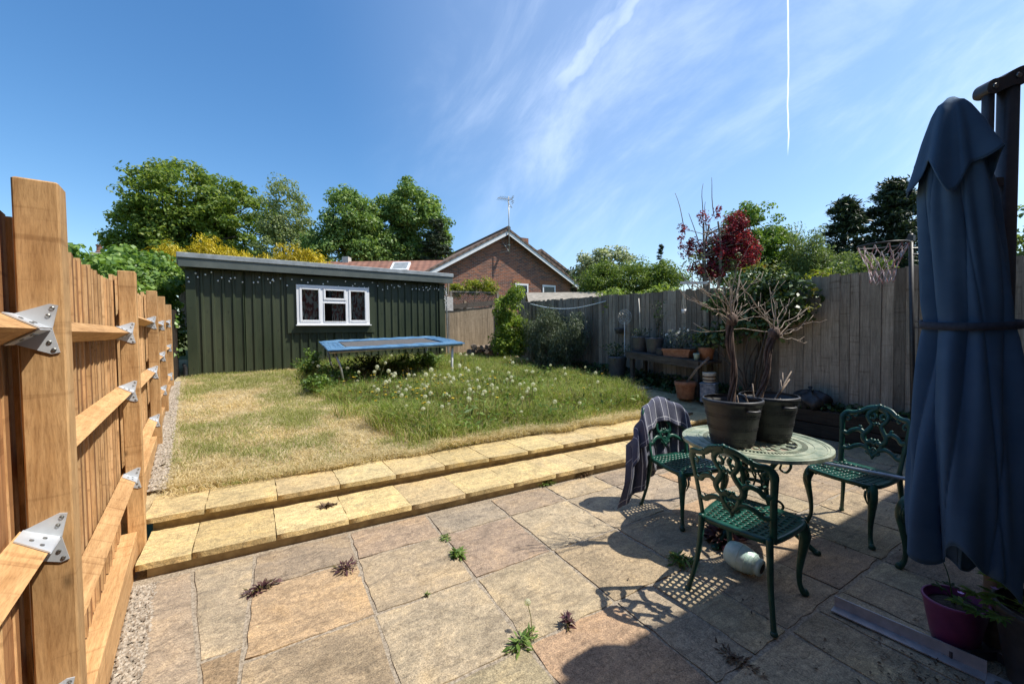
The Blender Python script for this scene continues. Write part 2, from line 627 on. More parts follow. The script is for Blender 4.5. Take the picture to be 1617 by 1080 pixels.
M['cream'] = pmat('cream_ceramic', (0.48, 0.44, 0.36), (0.62, 0.57, 0.47), 20, 0.6, 0.1, 0.001)
M['brownband'] = pmat('brown_band_glaze', (0.12, 0.08, 0.05), (0.2, 0.13, 0.08), 20, 0.6, 0.1, 0.001)
M['parasol'] = pmat('navy_parasol_canvas', (0.058, 0.112, 0.19), (0.075, 0.138, 0.225), 5, 0.85, 0.25, 0.001, bscale=420, spec=0.15)
M['strap'] = pmat('dark_strap_webbing', (0.03, 0.04, 0.06), (0.045, 0.055, 0.08), 60, 0.9, 0.3, 0.001)
M['mast'] = pmat('anthracite_powder_coat', (0.045, 0.043, 0.05), (0.06, 0.057, 0.063), 30, 0.45, 0.1, 0.001)
M['pole'] = pmat('taupe_powder_coat', (0.16, 0.135, 0.11), (0.21, 0.18, 0.15), 20, 0.5, 0.1, 0.001)
M['barmetal'] = pmat('grey_bar_steel', (0.36, 0.36, 0.38), (0.50, 0.50, 0.52), 18, 0.42, 0.2, 0.001, metal=0.3)
M['padblue'] = pmat('faded_blue_pad', (0.045, 0.13, 0.24), (0.11, 0.23, 0.36), 4, 0.55, 0.3, 0.006, bscale=12)
M['tmat'] = pmat('black_trampoline_mat', (0.07, 0.068, 0.065), (0.12, 0.115, 0.11), 20, 0.85, 0.2, 0.002)
M['steel'] = pmat('weathered_steel_tube', (0.30, 0.30, 0.28), (0.46, 0.45, 0.42), 12, 0.45, 0.1, 0.001, metal=0.6)
M['log'] = pmat('split_log', (0.08, 0.06, 0.045), (0.30, 0.23, 0.17), 14, 0.95, 0.9, 0.012)
M['trunk'] = pmat('tree_bark', (0.045, 0.036, 0.028), (0.13, 0.105, 0.08), 8, 0.95, 0.9, 0.02, stretch=(3, 3, .6))
M['palebark'] = pmat('pale_bark', (0.16, 0.13, 0.10), (0.34, 0.28, 0.22), 10, 0.95, 0.7, 0.01, stretch=(3, 3, .6))
M['redbark'] = pmat('brown_twisted_bark', (0.05, 0.033, 0.026), (0.19, 0.125, 0.095), 30, 0.85, 0.8, 0.006, stretch=(2, 2, .5))
M['drytwig'] = pmat('dry_pale_twig', (0.20, 0.155, 0.12), (0.42, 0.34, 0.27), 40, 0.85, 0.4, 0.002)
M['rope'] = pmat('pale_blue_washing_line', (0.45, 0.52, 0.54), (0.6, 0.65, 0.65), 60, 0.7, 0.2, 0.001)
M['net'] = pmat('white_red_net_cord', (0.32, 0.10, 0.10), (0.66, 0.64, 0.62), 14, 0.8, 0.2, 0.001)
M['dark'] = pmat('dark_interior', (0.02, 0.018, 0.016), (0.04, 0.035, 0.03), 5, 0.9, 0.0)
M['roofshed'] = pmat('weathered_roof_felt', (0.22, 0.20, 0.16), (0.36, 0.32, 0.26), 6, 0.95, 0.5, 0.01)
M['pebble'] = pmat('mixed_pebble', (0.2, 0.17, 0.14), (0.5, 0.44, 0.36), 9, 0.85, 0.0)
M['lilac'] = pmat('lilac_petal', (0.45, 0.22, 0.55), (0.6, 0.35, 0.7), 30, 0.6, 0.0)
M['petalyellow'] = pmat('yellow_petal', (0.75, 0.52, 0.02), (0.85, 0.66, 0.04), 30, 0.6, 0.0)
M['petalwhite'] = pmat('white_petal', (0.7, 0.72, 0.66), (0.82, 0.82, 0.78), 30, 0.6, 0.0)
M['plaster'] = pmat('pale_render', (0.42, 0.40, 0.36), (0.56, 0.53, 0.48), 5, 0.9, 0.2, 0.003)


def brickmat(name, c1, c2, mort, sx=1.0):
    m, n, p = newmat(name)
    t = n.nodes.new('ShaderNodeTexCoord')
    sep = n.nodes.new('ShaderNodeSeparateXYZ')
    n.links.new(t.outputs['Object'], sep.inputs[0])
    ad = n.nodes.new('ShaderNodeMath')
    n.links.new(sep.outputs[0], ad.inputs[0])
    n.links.new(sep.outputs[1], ad.inputs[1])
    cmb = n.nodes.new('ShaderNodeCombineXYZ')
    n.links.new(ad.outputs[0], cmb.inputs[0])
    n.links.new(sep.outputs[2], cmb.inputs[1])
    b = n.nodes.new('ShaderNodeTexBrick')
    b.inputs['Scale'].default_value = 1.0
    b.inputs['Brick Width'].default_value = 0.225 * sx
    b.inputs['Row Height'].default_value = 0.075 * sx
    b.inputs['Mortar Size'].default_value = 0.009 * sx
    b.inputs['Bias'].default_value = 0.0
    b.inputs['Color1'].default_value = (*c1, 1)
    b.inputs['Color2'].default_value = (*c2, 1)
    b.inputs['Mortar'].default_value = (*mort, 1)
    n.links.new(cmb.outputs[0], b.inputs['Vector'])
    f = noise(n, t.outputs['Object'], 3.5, 6, 0.75)
    c = mixc(n, 0.6, b.outputs[0], ramp(n, f, [(0.3, (0.55, 0.55, 0.6)), (0.7, (1.3, 1.2, 1.1))]), 'MULTIPLY')
    n.links.new(c, p.inputs['Base Color'])
    p.inputs['Roughness'].default_value = 0.9
    p.inputs['Specular IOR Level'].default_value = 0.2
    inv = n.nodes.new('ShaderNodeMath')
    inv.operation = 'SUBTRACT'
    inv.inputs[0].default_value = 1.0
    n.links.new(b.outputs['Fac'], inv.inputs[1])
    bump(n, p, inv.outputs[0], 0.6, 0.01)
    return m


M['brick'] = brickmat('red_brick', (0.36, 0.135, 0.07), (0.13, 0.072, 0.062), (0.30, 0.26, 0.215))
M['brickown'] = brickmat('brown_brick', (0.26, 0.12, 0.075), (0.20, 0.09, 0.06), (0.3, 0.27, 0.23))


def tilemat(name, c1, c2):
    m, n, p = newmat(name)
    v = coords(n, False)
    w = n.nodes.new('ShaderNodeTexWave')
    w.bands_direction = 'Z'
    w.wave_profile = 'SAW'
    w.inputs['Scale'].default_value = 1.7
    n.links.new(v, w.inputs['Vector'])
    w2 = n.nodes.new('ShaderNodeTexWave')
    w2.bands_direction = 'X'
    w2.inputs['Scale'].default_value = 1.0
    n.links.new(v, w2.inputs['Vector'])
    f = noise(n, v, 2.5, 6, 0.7)
    c = ramp(n, f, [(0.3, c1), (0.7, c2)])
    c = mixc(n, 0.5, c, ramp(n, w.outputs['Fac'], [(0.0, (0.55, 0.55, 0.55)), (0.3, (1, 1, 1)), (1, (1.1, 1.1, 1.1))]), 'MULTIPLY')
    n.links.new(c, p.inputs['Base Color'])
    p.inputs['Roughness'].default_value = 0.9
    h = n.nodes.new('ShaderNodeMath')
    n.links.new(w.outputs['Fac'], h.inputs[0])
    n.links.new(w2.outputs['Fac'], h.inputs[1])
    bump(n, p, h.outputs[0], 0.7, 0.03)
    return m


M['tilebrown'] = tilemat('brown_roof_tile', (0.13, 0.085, 0.062), (0.24, 0.165, 0.125))
M['tilered'] = tilemat('red_roof_tile', (0.20, 0.09, 0.06), (0.32, 0.16, 0.11))


def glassmat():
    m, n, p = newmat('window_glass')
    n.nodes.remove(p)
    gl = n.nodes.new('ShaderNodeBsdfGlossy')
    gl.inputs['Roughness'].default_value = 0.02
    tr = n.nodes.new('ShaderNodeBsdfTransparent')
    tr.inputs['Color'].default_value = (0.8, 0.84, 0.82, 1)
    fr = n.nodes.new('ShaderNodeFresnel')
    fr.inputs['IOR'].default_value = 1.6
    ms = n.nodes.new('ShaderNodeMixShader')
    n.links.new(fr.outputs[0], ms.inputs[0])
    n.links.new(tr.outputs[0], ms.inputs[1])
    n.links.new(gl.outputs[0], ms.inputs[2])
    n.links.new(ms.outputs[0], n.nodes['Material Output'].inputs['Surface'])
    return m


M['glass'] = glassmat()


def towelmat():
    m, n, p = newmat('navy_striped_towel')
    uv = n.nodes.new('ShaderNodeUVMap')
    uv.uv_map = 'UVMap'
    sep = n.nodes.new('ShaderNodeSeparateXYZ')
    n.links.new(uv.outputs[0], sep.inputs[0])

    def lines(sock, period, width, off=0.0):
        a = n.nodes.new('ShaderNodeMath')
        a.operation = 'ADD'
        a.inputs[1].default_value = 10 + off
        n.links.new(sock, a.inputs[0])
        d = n.nodes.new('ShaderNodeMath')
        d.operation = 'MODULO'
        d.inputs[1].default_value = period
        n.links.new(a.outputs[0], d.inputs[0])
        l_ = n.nodes.new('ShaderNodeMath')
        l_.operation = 'LESS_THAN'
        l_.inputs[1].default_value = width
        n.links.new(d.outputs[0], l_.inputs[0])
        return l_.outputs[0]
    a = lines(sep.outputs[0], 0.068, 0.0045)
    b = lines(sep.outputs[1], 0.37, 0.0045, 0.19)
    mx = n.nodes.new('ShaderNodeMath')
    mx.operation = 'MAXIMUM'
    n.links.new(a, mx.inputs[0])
    n.links.new(b, mx.inputs[1])
    f = noise(n, coords(n, False), 140, 3)
    base = ramp(n, f, [(0.3, (0.045, 0.05, 0.085)), (0.7, (0.10, 0.105, 0.16))])
    n.links.new(mixc(n, mx.outputs[0], base, (0.55, 0.56, 0.6)), p.inputs['Base Color'])
    p.inputs['Roughness'].default_value = 0.95
    p.inputs['Sheen Weight'].default_value = 0.3
    bump(n, p, f, 0.6, 0.003)
    return m


M['towel'] = towelmat()

LF = {}
LF['olive'] = leafmat('olive_tree_leaf', (0.0875, 0.155, 0.03), (0.1875, 0.2625, 0.045), (0.3125, 0.3625, 0.075), 0.4)
LF['pale'] = leafmat('pale_tree_leaf', (0.1296, 0.1836, 0.0756), (0.2484, 0.3024, 0.1296), (0.3456, 0.3888, 0.1836), 0.4)
LF['mid'] = leafmat('mid_green_tree_leaf', (0.0864, 0.162, 0.0432), (0.1755, 0.2835, 0.0702), (0.324, 0.405, 0.1215), 0.35)
LF['round'] = leafmat('fresh_tree_leaf', (0.0599, 0.1283, 0.0239), (0.1453, 0.2394, 0.0376), (0.2565, 0.342, 0.077), 0.4)
LF['conifer'] = leafmat('dark_conifer_needle', (0.0108, 0.0252, 0.0144), (0.0324, 0.0576, 0.0288), (0.09, 0.117, 0.045), 0.15)
LF['yellow'] = leafmat('golden_conifer_spray', (0.322, 0.253, 0.0172), (0.552, 0.4255, 0.023), (0.713, 0.575, 0.0575), 0.3)
LF['ivy'] = leafmat('broad_ivy_leaf', (0.0776, 0.1552, 0.031), (0.1898, 0.3105, 0.069), (0.3105, 0.4312, 0.1207), 0.35, 0.4)
LF['climb'] = leafmat('yellow_green_climber_leaf', (0.12, 0.168, 0.018), (0.288, 0.324, 0.036), (0.432, 0.408, 0.054), 0.4)
LF['lime'] = leafmat('lime_shrub_leaf', (0.13, 0.195, 0.0325), (0.26, 0.351, 0.0715), (0.39, 0.468, 0.13), 0.4)
LF['hedge'] = leafmat('hedge_leaf', (0.085, 0.1445, 0.0255), (0.17, 0.2465, 0.0425), (0.272, 0.34, 0.085), 0.35)
LF['white'] = leafmat('blossom_shrub_leaf', (0.15, 0.195, 0.09), (0.33, 0.375, 0.225), (0.75, 0.75, 0.63), 0.35)
LF['red'] = leafmat('crimson_plum_leaf', (0.0765, 0.0102, 0.0204), (0.221, 0.0204, 0.0425), (0.442, 0.051, 0.085), 0.4)
LF['willow'] = leafmat('grey_green_willow_leaf', (0.0935, 0.1445, 0.0476), (0.17, 0.2295, 0.0765), (0.2465, 0.2975, 0.119), 0.4)
LF['rosemary'] = leafmat('rosemary_needle', (0.0448, 0.0672, 0.0358), (0.112, 0.1456, 0.0851), (0.224, 0.2576, 0.168), 0.2)
LF['lilacbush'] = leafmat('bright_shrub_leaf', (0.0966, 0.161, 0.0225), (0.2415, 0.3381, 0.0483), (0.4186, 0.483, 0.0885), 0.45)
LF['camellia'] = leafmat('glossy_camellia_leaf', (0.035, 0.075, 0.026), (0.075, 0.13, 0.042), (0.14, 0.20, 0.075), 0.12, 0.45, 0.4)
LF['camtip'] = leafmat('new_camellia_leaf', (0.12, 0.15, 0.02), (0.20, 0.22, 0.03), (0.22, 0.11, 0.03), 0.4)
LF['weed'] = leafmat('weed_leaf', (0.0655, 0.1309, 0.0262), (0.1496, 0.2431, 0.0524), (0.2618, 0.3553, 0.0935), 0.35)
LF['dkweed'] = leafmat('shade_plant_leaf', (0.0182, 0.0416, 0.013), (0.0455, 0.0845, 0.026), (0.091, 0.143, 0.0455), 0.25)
LF['redweed'] = leafmat('purple_weed_leaf', (0.06, 0.0264, 0.0336), (0.132, 0.054, 0.066), (0.132, 0.12, 0.036), 0.25)
LF['dryleaf'] = leafmat('dry_dead_leaf', (0.05, 0.03, 0.018), (0.13, 0.08, 0.045), (0.2, 0.13, 0.07), 0.1)


# ------------------------------------------------------------------ foliage
def reseed(label):
    global RNG
    RNG = np.random.default_rng(zlib.crc32(label.encode()))


def leaves_mesh(name, pts, nrm, size, mat, aspect=0.55, droop=None):
    """one folded four-cornered leaf per point"""
    pts = np.asarray(pts, float)
    n = len(pts)
    nrm = nrm / (np.linalg.norm(nrm, axis=1, keepdims=True) + 1e-9)
    rv = RNG.normal(size=(n, 3))
    if droop is not None:
        rv = rv * 0.45 + droop
    t = rv - nrm * np.sum(rv * nrm, axis=1, keepdims=True)
    t /= np.linalg.norm(t, axis=1, keepdims=True) + 1e-9
    b = np.cross(nrm, t)
    s = np.asarray(size).reshape(-1, 1) * np.ones((n, 1))
    a = s * aspect
    v = np.empty((n, 4, 3))
    v[:, 0] = pts - t * s * 0.5
    v[:, 1] = pts + b * a * 0.5 + nrm * a * 0.12
    v[:, 2] = pts + t * s * 0.5 - nrm * s * 0.08
    v[:, 3] = pts - b * a * 0.5 + nrm * a * 0.12
    return np_mesh(name, v.reshape(-1, 3), 4, n, mat)


def clump_points(centres, radii, per, flat=0.65, up=0.5, outc=None):
    """points and normals in soft balls"""
    P, N = [], []
    for c, r_ in zip(centres, radii):
        d = RNG.normal(size=(per, 3))
        d /= np.linalg.norm(d, axis=1, keepdims=True)
        rr = r_ * RNG.uniform(0.25, 1.0, (per, 1)) ** 0.6
        p = d * rr * np.array([1, 1, flat])
        P.append(p + c)
        N.append(d * 0.8 + RNG.normal(size=(per, 3)) * 0.55 + np.array([0, 0, up]))
    return np.concatenate(P), np.concatenate(N)


def ellipsoid_centres(ells, n, shell=0.5, zmin=None):
    """clump centres spread through ellipsoids (x,y,z,rx,ry,rz), fuller near the outside"""
    vol = np.array([e[3] * e[4] * e[5] for e in ells]) ** 0.75
    vol /= vol.sum()
    C = []
    while len(C) < n:
        e = ells[RNG.choice(len(ells), p=vol)]
        d = RNG.normal(size=3)
        d /= np.linalg.norm(d)
        r_ = RNG.uniform(shell, 1.0) ** 0.7
        p = np.array(e[:3]) + d * r_ * np.array(e[3:])
        if zmin is not None and p[2] < zmin:
            continue
        C.append(p)
    return np.array(C)


def limb(mb, a, b, r0, r1, wob=0.08, n=7, seg=6):
    a, b = np.array(a, float), np.array(b, float)
    L = np.linalg.norm(b - a)
    pts = []
    w1, w2 = RNG.normal(size=3) * wob * L, RNG.normal(size=3) * wob * L
    for i in range(seg + 1):
        t = i / seg
        p = a + (b - a) * t + w1 * math.sin(pi * t) + w2 * math.sin(2 * pi * t) * 0.4
        p[2] += 0.10 * L * math.sin(pi * t) * 0.5
        pts.append(p)
    mb.tube(pts, [r0 + (r1 - r0) * (i / seg) ** 0.8 for i in range(seg + 1)], n, cap=False)
    return pts


def tree(name, label, base, ells, nclump, per, leaf, lm, bark, r0, crad, group=None, forks=1, flat=0.6, shell=0.45, up=0.5, aspect=0.6, nl=16, fork_h=0.35, droop=None, extra=None):
    reseed(label)
    base = np.array(base, float)
    root = empty(name, base, 0, label, 'tree', group)
    C = ellipsoid_centres(ells, nclump, shell) - base
    rad = RNG.uniform(0.7, 1.3, nclump) * crad
    P, N = clump_points(C, rad, per, flat, up)
    me = leaves_mesh('crown', P, N, RNG.uniform(0.65, 1.3, len(P)) * leaf, lm, aspect, droop)
    link_mesh('crown', me, None, root)
    tb = MB()
    zc = np.mean([e[2] for e in ells]) - base[2]
    starts = []
    for k in range(forks):
        a = 2 * pi * k / max(forks, 1) + 0.7
        o = 0.0 if forks == 1 else r0 * 0.7
        top = np.array([math.cos(a) * o * 3.5, math.sin(a) * o * 3.5, zc * 1.15])
        pts = limb(tb, (math.cos(a) * o, math.sin(a) * o, -0.15), top, r0 * (1 if forks == 1 else 0.7), r0 * 0.28, 0.02, 8, 10)
        starts += [p for p in pts if p[2] > zc * fork_h]
    idx = RNG.choice(nclump, min(nl, nclump), replace=False)
    for i in idx:
        c = C[i]
        s = starts[int(RNG.integers(len(starts)))]
        cand = sorted(starts, key=lambda q: abs(q[2] - (c[2] - 0.35 * np.linalg.norm(c[:2]))))[:3]
        s = cand[int(RNG.integers(len(cand)))]
        pl = limb(tb, s, c, r0 * 0.30, r0 * 0.05, 0.06, 6, 6)
        for _ in range(2):
            q = pl[int(RNG.integers(2, 6))]
            limb(tb, q, q + (c - s) * 0.12 + RNG.normal(size=3) * crad * 0.6, r0 * 0.09, r0 * 0.03, 0.06, 5, 4)
    tb.build('trunk', bark, root, True)
    return root


def shrub(name, label, base, ells, nclump, per, leaf, lm, bark, crad, group=None, stems=6, aspect=0.55, flat=0.8, up=0.5, shell=0.3, droop=None, r0=0.02):
    reseed(label)
    base = np.array(base, float)
    root = empty(name, base, 0, label, {'weed_clump': 'weed', 'golden_hedge': 'hedge', 'ivy_hedge': 'climber', 'trellis_climber': 'climber'}.get(name, 'shrub'), group)
    C = ellipsoid_centres(ells, nclump, shell) - base
    P, N = clump_points(C, RNG.uniform(0.7, 1.3, nclump) * crad, per, flat, up)
    link_mesh('foliage', leaves_mesh('foliage', P, N, RNG.uniform(0.6, 1.3, len(P)) * leaf, lm, aspect, droop), None, root)
    if stems:
        tb = MB()
        for i in range(stems):
            c = C[int(RNG.integers(nclump))]
            limb(tb, (RNG.uniform(-.05, .05) * 2, RNG.uniform(-.05, .05) * 2, -0.03), c, r0, r0 * 0.3, 0.06, 6, 6)
        tb.build('stem', bark, root, True)
    return root


def smooth(a, b, x):
    t = min(1, max(0, (x - a) / (b - a)))
    return t * t * (3 - 2 * t)


def lawn_z(u, v):
    z = 0.19 + 0.064 * max(0.0, v - 3.7)
    z += 0.10 * smooth(5.2, 5.9, u) * (1 - smooth(5, 9, v))
    return z


def lawn_zv(u, v):
    z = 0.19 + 0.064 * np.maximum(0, v - 3.7)
    t = np.clip((u - 5.2) / 0.7, 0, 1)
    t2 = np.clip((v - 5) / 4, 0, 1)
    return z + 0.10 * t * t * (3 - 2 * t) * (1 - t2 * t2 * (3 - 2 * t2))


def fence_u(v):
    return -0.541 - 0.1615 * (v - 1.6)

# ================================================================== SETTING
# ------------------------------------------------------------------ terrain
def ground_h(u, v):
    h = -0.06
    if v > 10.5:
        h = 0.30 + 1.35 * smooth(11.5, 17, v)
    elif v > 3.7 and -3 < u < 7.2:
        h = -0.02 + 0.05 * (v - 3.7)
    if u > 7.2:
        h = max(h, 0.25 + 1.2 * smooth(8, 16, u) * smooth(-2, 6, v))
    return h


xs = sorted(set([-600, -300, -120, -60, -40] + list(range(-30, 41, 2)) + [60, 120, 300, 600]))
mb = MB()
mb.grid(lambda a, b: (xs[round(a * (len(xs) - 1))], xs[round(b * (len(xs) - 1))], ground_h(xs[round(a * (len(xs) - 1))], xs[round(b * (len(xs) - 1))]) - (0.6 if -4 < xs[round(a * (len(xs) - 1))] < 9 and xs[round(b * (len(xs) - 1))] < 12 else 0)), len(xs), len(xs))
M['turf'] = pmat('rough_turf', (0.05, 0.075, 0.02), (0.12, 0.13, 0.05), 1.5, 0.95, 0.6, 0.03)
tag(mb.build('ground', M['turf'], None, True), kind='structure')

# ------------------------------------------------------------------ patio
patio = empty('patio', (0, 0, 0), kind='structure')
mb = MB()
mb.prism([(-1.0, -0.72, -0.10), (6.3, -0.72, -0.10), (6.3, 3.5, -0.10), (-1.0, 3.5, -0.10)], (0, 0, 0.0925))
mb.build('joint_bed', M['mortar'], patio)


def slab(parent, quad, thick, mat, color, name='paving_slab', gap=0.0105, rag=0.0036, relief=0.0018, n=8, ztop=0.0, smooth_top=True):
    q = [np.array(p, float) for p in quad]
    c = sum(q) / 4
    tilt = RNG.normal(size=2) * 0.004
    rough = RNG.normal(size=(n, n)) * relief
    e = RNG.normal(size=(4, n)) * rag
    top = []
    for j in range(n):
        for i in range(n):
            a, b = i / (n - 1), j / (n - 1)
            p = (q[0] * (1 - a) + q[1] * a) * (1 - b) + (q[3] * (1 - a) + q[2] * a) * b
            d = p - c
            s = np.sign(d)
            gx = gy = gap
            ex = ey = 0
            if i == 0:
                ex = e[0][j]
            if i == n - 1:
                ex = e[1][j]
            if j == 0:
                ey = e[2][i]
            if j == n - 1:
                ey = e[3][i]
            L0 = max(abs(q[1] - q[0])[0], 0.1)
            L1 = max(abs(q[3] - q[0])[1], 0.1)
            p = p + np.array([(0.5 - a) * 2 * gap + ex, (0.5 - b) * 2 * gap + ey])
            edge = min(i, j, n - 1 - i, n - 1 - j) == 0
            z = ztop + rough[j][i] + d[0] * tilt[0] + d[1] * tilt[1] - (0.0022 if edge else 0)
            top.append((p[0] - c[0], p[1] - c[1], z))
    m_ = MB()
    fs = [(j * n + i, j * n + i + 1, (j + 1) * n + i + 1, (j + 1) * n + i) for j in range(n - 1) for i in range(n - 1)]
    m_.add(top, fs)
    ring = [i for i in range(n)] + [j * n + n - 1 for j in range(1, n)] + [(n - 1) * n + i for i in range(n - 2, -1, -1)] + [j * n for j in range(n - 2, 0, -1)]
    k = len(ring)
    up_ = [top[i] for i in ring]
    lo_ = [(x + RNG.normal() * rag * .4, y + RNG.normal() * rag * .4, ztop - thick) for x, y, z in up_]
    m_.add(up_ + lo_, [(i, k + i, k + (i + 1) % k, (i + 1) % k) for i in range(k)])
    m_.add(lo_, [tuple(range(k - 1, -1, -1))])
    o = m_.build(name, mat, parent, smooth_top, loc=(c[0], c[1], 0))
    o.color = (*color, 1)
    return o


BUFF, GREY, ROSE, ORANGE, YEL, BROWN = (0.40, 0.322, 0.222), (0.358, 0.30, 0.222), (0.35, 0.28, 0.206), (0.41, 0.295, 0.195), (0.405, 0.338, 0.234), (0.378, 0.298, 0.212)
ue = [-0.21, 0.38, 0.965, 1.54, 2.12, 2.70, 3.28, 3.86, 4.44, 5.02, 5.60, 6.25]
ve = [-0.70, -0.20, 0.38, 0.97, 1.56, 2.15, 2.735, 3.13]
fixed = {(0, 5): ORANGE, (1, 5): BUFF, (2, 5): ROSE, (3, 5): YEL, (0, 4): BROWN, (1, 4): YEL, (2, 4): YEL, (3, 4): BUFF, (0, 6): GREY, (1, 6): BUFF, (2, 6): GREY, (3, 6): BUFF,
         (4, 5): BUFF, (4, 4): BROWN, (2, 3): ORANGE, (1, 3): YEL, (3, 3): GREY}
split = {(3, 3), (5, 2), (6, 4), (8, 3), (4, 2), (7, 5), (9, 2)}
rr = random.Random(5)


def jit(c, s=0.025):
    k = rr.uniform(0.88, 1.1)
    return tuple(max(0.02, x * k + rr.uniform(-s, s) * 0.35) for x in c)


for i in range(len(ue) - 1):
    for j in range(len(ve) - 1):
        colr = fixed.get((i, j)) or rr.choice([BUFF, GREY, ROSE, BUFF, BROWN, YEL, ORANGE])
        u0, u1, v0, v1 = ue[i], ue[i + 1], ve[j], ve[j + 1]
        if j == 6:
            v1 = 3.155 - 0.036 * (u0 + 0.2)
        if (i, j) in split:
            m_ = u0 + (u1 - u0) * 0.5
            slab(patio, [(u0, v0), (m_, v0), (m_, v1), (u0, v1)], 0.03, M['slab'], jit(colr))
            slab(patio, [(m_, v0), (u1, v0), (u1, v1), (m_, v1)], 0.03, M['slab'], jit(rr.choice([BUFF, GREY, BROWN])))
        else:
            slab(patio, [(u0, v0), (u1, v0), (u1, v1), (u0, v1)], 0.03, M['slab'], jit(colr))


def j2(v):
    return -0.54 + (3.11 - v) * 0.184 if v > 1.6 else -0.262 + (1.6 - v) * 0.02


vl = [3.15, 2.02, 0.9, -0.2, -0.7]
for a, b, c1 in zip(vl[:-1], vl[1:], (GREY, BUFF, ROSE, BUFF)):
    slab(patio, [(fence_u(b) + 0.055, b), (j2(b), b), (j2(a), a), (fence_u(a) + 0.03, a)], 0.03, M['slab'], jit(c1), rag=0.004)
vl = [3.15, 2.25, 1.70, 1.2, 0.5, -0.7]
for a, b, c1 in zip(vl[:-1], vl[1:], (GREY, ORANGE, BROWN, GREY, BUFF)):
    if -0.21 - j2(b) > 0.06:
        slab(patio, [(j2(b), b), (-0.21, b), (-0.21, a), (j2(a), a)], 0.03, M['slab'], jit(c1), rag=0.003)

# gravel in the gap beside the timber fence
ng = 9000
gv = RNG.uniform(0.6, 9.8, ng)
gu = -0.541 - 0.1615 * (gv - 1.6) - 0.03 + RNG.uniform(0, 1, ng) ** 1.3 * np.where(gv < 3.1, 0.10, 0.115)
gz = np.where(gv < 3.15, -0.004, np.where(gv < 3.7, 0.0, lawn_zv(gu, gv) + 0.005))
keep = ~((gv > 3.12) & (gv < 4.2)) & ((gv < 4) | (RNG.uniform(size=len(gv)) < .6))
gu, gv, gz = gu[keep], gv[keep], gz[keep]
ng = len(gu)
tet = np.array([[1, 0, 0], [-0.5, 0.87, 0], [-0.5, -0.87, 0], [0, 0, 0.8], [0.3, 0.3, -0.5]])
octf = np.array([[0, 1, 3], [1, 2, 3], [2, 0, 3]])
sz = RNG.uniform(0.004, 0.017, (ng, 1, 1)) * np.where(gv > 3.5, 1.3, 1.0)[:, None, None]
ang = RNG.uniform(0, 2 * pi, ng)
rotm = np.stack([np.stack([np.cos(ang), -np.sin(ang), ang * 0], 1), np.stack([np.sin(ang), np.cos(ang), ang * 0], 1), np.stack([ang * 0, ang * 0, ang * 0 + 1], 1)], 1)
pv = np.einsum('nij,kj->nki', rotm, tet * RNG.uniform(0.7, 1.3, (5, 3))) * sz + np.stack([gu, gv, gz + 0.006], 1)[:, None]
fv = pv[:, octf].reshape(-1, 3)
gm = pmat('loose_gravel_stone', (0.16, 0.13, 0.10), (0.50, 0.43, 0.34), 45, 0.9, 0.0, spread=0)
tag(link_mesh('gravel', np_mesh('gravel', fv, 3, len(fv) // 3, gm)), kind='stuff')

# ------------------------------------------------------------------ steps
steps = empty('garden_steps', (0, 0, 0), kind='structure')


def lowf(u):
    return 3.165 - 0.036 * (u + 0.2)


def upf(u):
    return 3.665 - 0.034 * (u + 0.2)


mb = MB()
for k, (fn, z0, z1, off) in enumerate(((lowf, -0.02, 0.062, 0.035), (upf, 0.05, 0.152, 0.035))):
    uL = -0.80 if k == 0 else -0.88
    A, B = (uL + 0.02, fn(uL) + off), (6.2, fn(6.2) + off)
    mb.prism([(A[0], A[1], z0), (B[0], B[1], z0), (B[0], B[1] + 0.5, z0), (A[0] - 0.05, A[1] + 0.5, z0)], (0, 0, z1 - z0))
mb.build('riser', M['riser'], steps)
TY = [(0.56, 0.445, 0.235), (0.60, 0.475, 0.25), (0.55, 0.43, 0.225), (0.59, 0.475, 0.265), (0.53, 0.42, 0.235)]
for k, (fn, zt) in enumerate(((lowf, 0.10), (upf, 0.195))):
    u = (-0.83, -0.91)[k]
    first = -0.555
    edges = [u] + [first + 0.4685 * i for i in range(15)]
    for a, b in zip(edges[:-1], edges[1:]):
        if a > 6.1:
            break
        sh = 0.035 * (k == 0)
        slab(steps, [(a, fn(a)), (b, fn(b)), (b - 0.03, fn(b) + 0.50), (a - 0.03, fn(a) + 0.50)], 0.04, M['tread'], jit(TY[rr.randrange(5)], 0.015), 'tread_slab', 0.0025, 0.0016, 0.0016, 8, zt)

# ------------------------------------------------------------------ lawn base, path, beds
def lawn_r(v):
    return float(np.interp(v, [3.6, 4.2, 5.0, 6.3, 8.0, 10.0, 11.4], [4.75, 5.05, 5.45, 5.80, 5.75, 5.35, 4.9]))


M['lawnsoil'] = pmat('thatch_and_soil', (0.28, 0.215, 0.115), (0.52, 0.42, 0.24), 9, 0.95, 0.8, 0.02, bscale=60)
mb = MB()
mb.grid(lambda a, b: ((fence_u(3.75 + 9.85 * b) - 0.05) * (1 - a) + 6.7 * a, 3.75 + 9.85 * b, lawn_z((fence_u(3.75 + 9.85 * b) - 0.05) * (1 - a) + 6.7 * a, 3.75 + 9.85 * b) - 0.012 + 0.008 * math.sin(a * 60) * math.sin(b * 70) - (0.05 if 3.75 + 9.85 * b < 4.17 else 0)), 50, 60)
tag(mb.build('lawn', M['lawnsoil'], None, True), kind='structure')
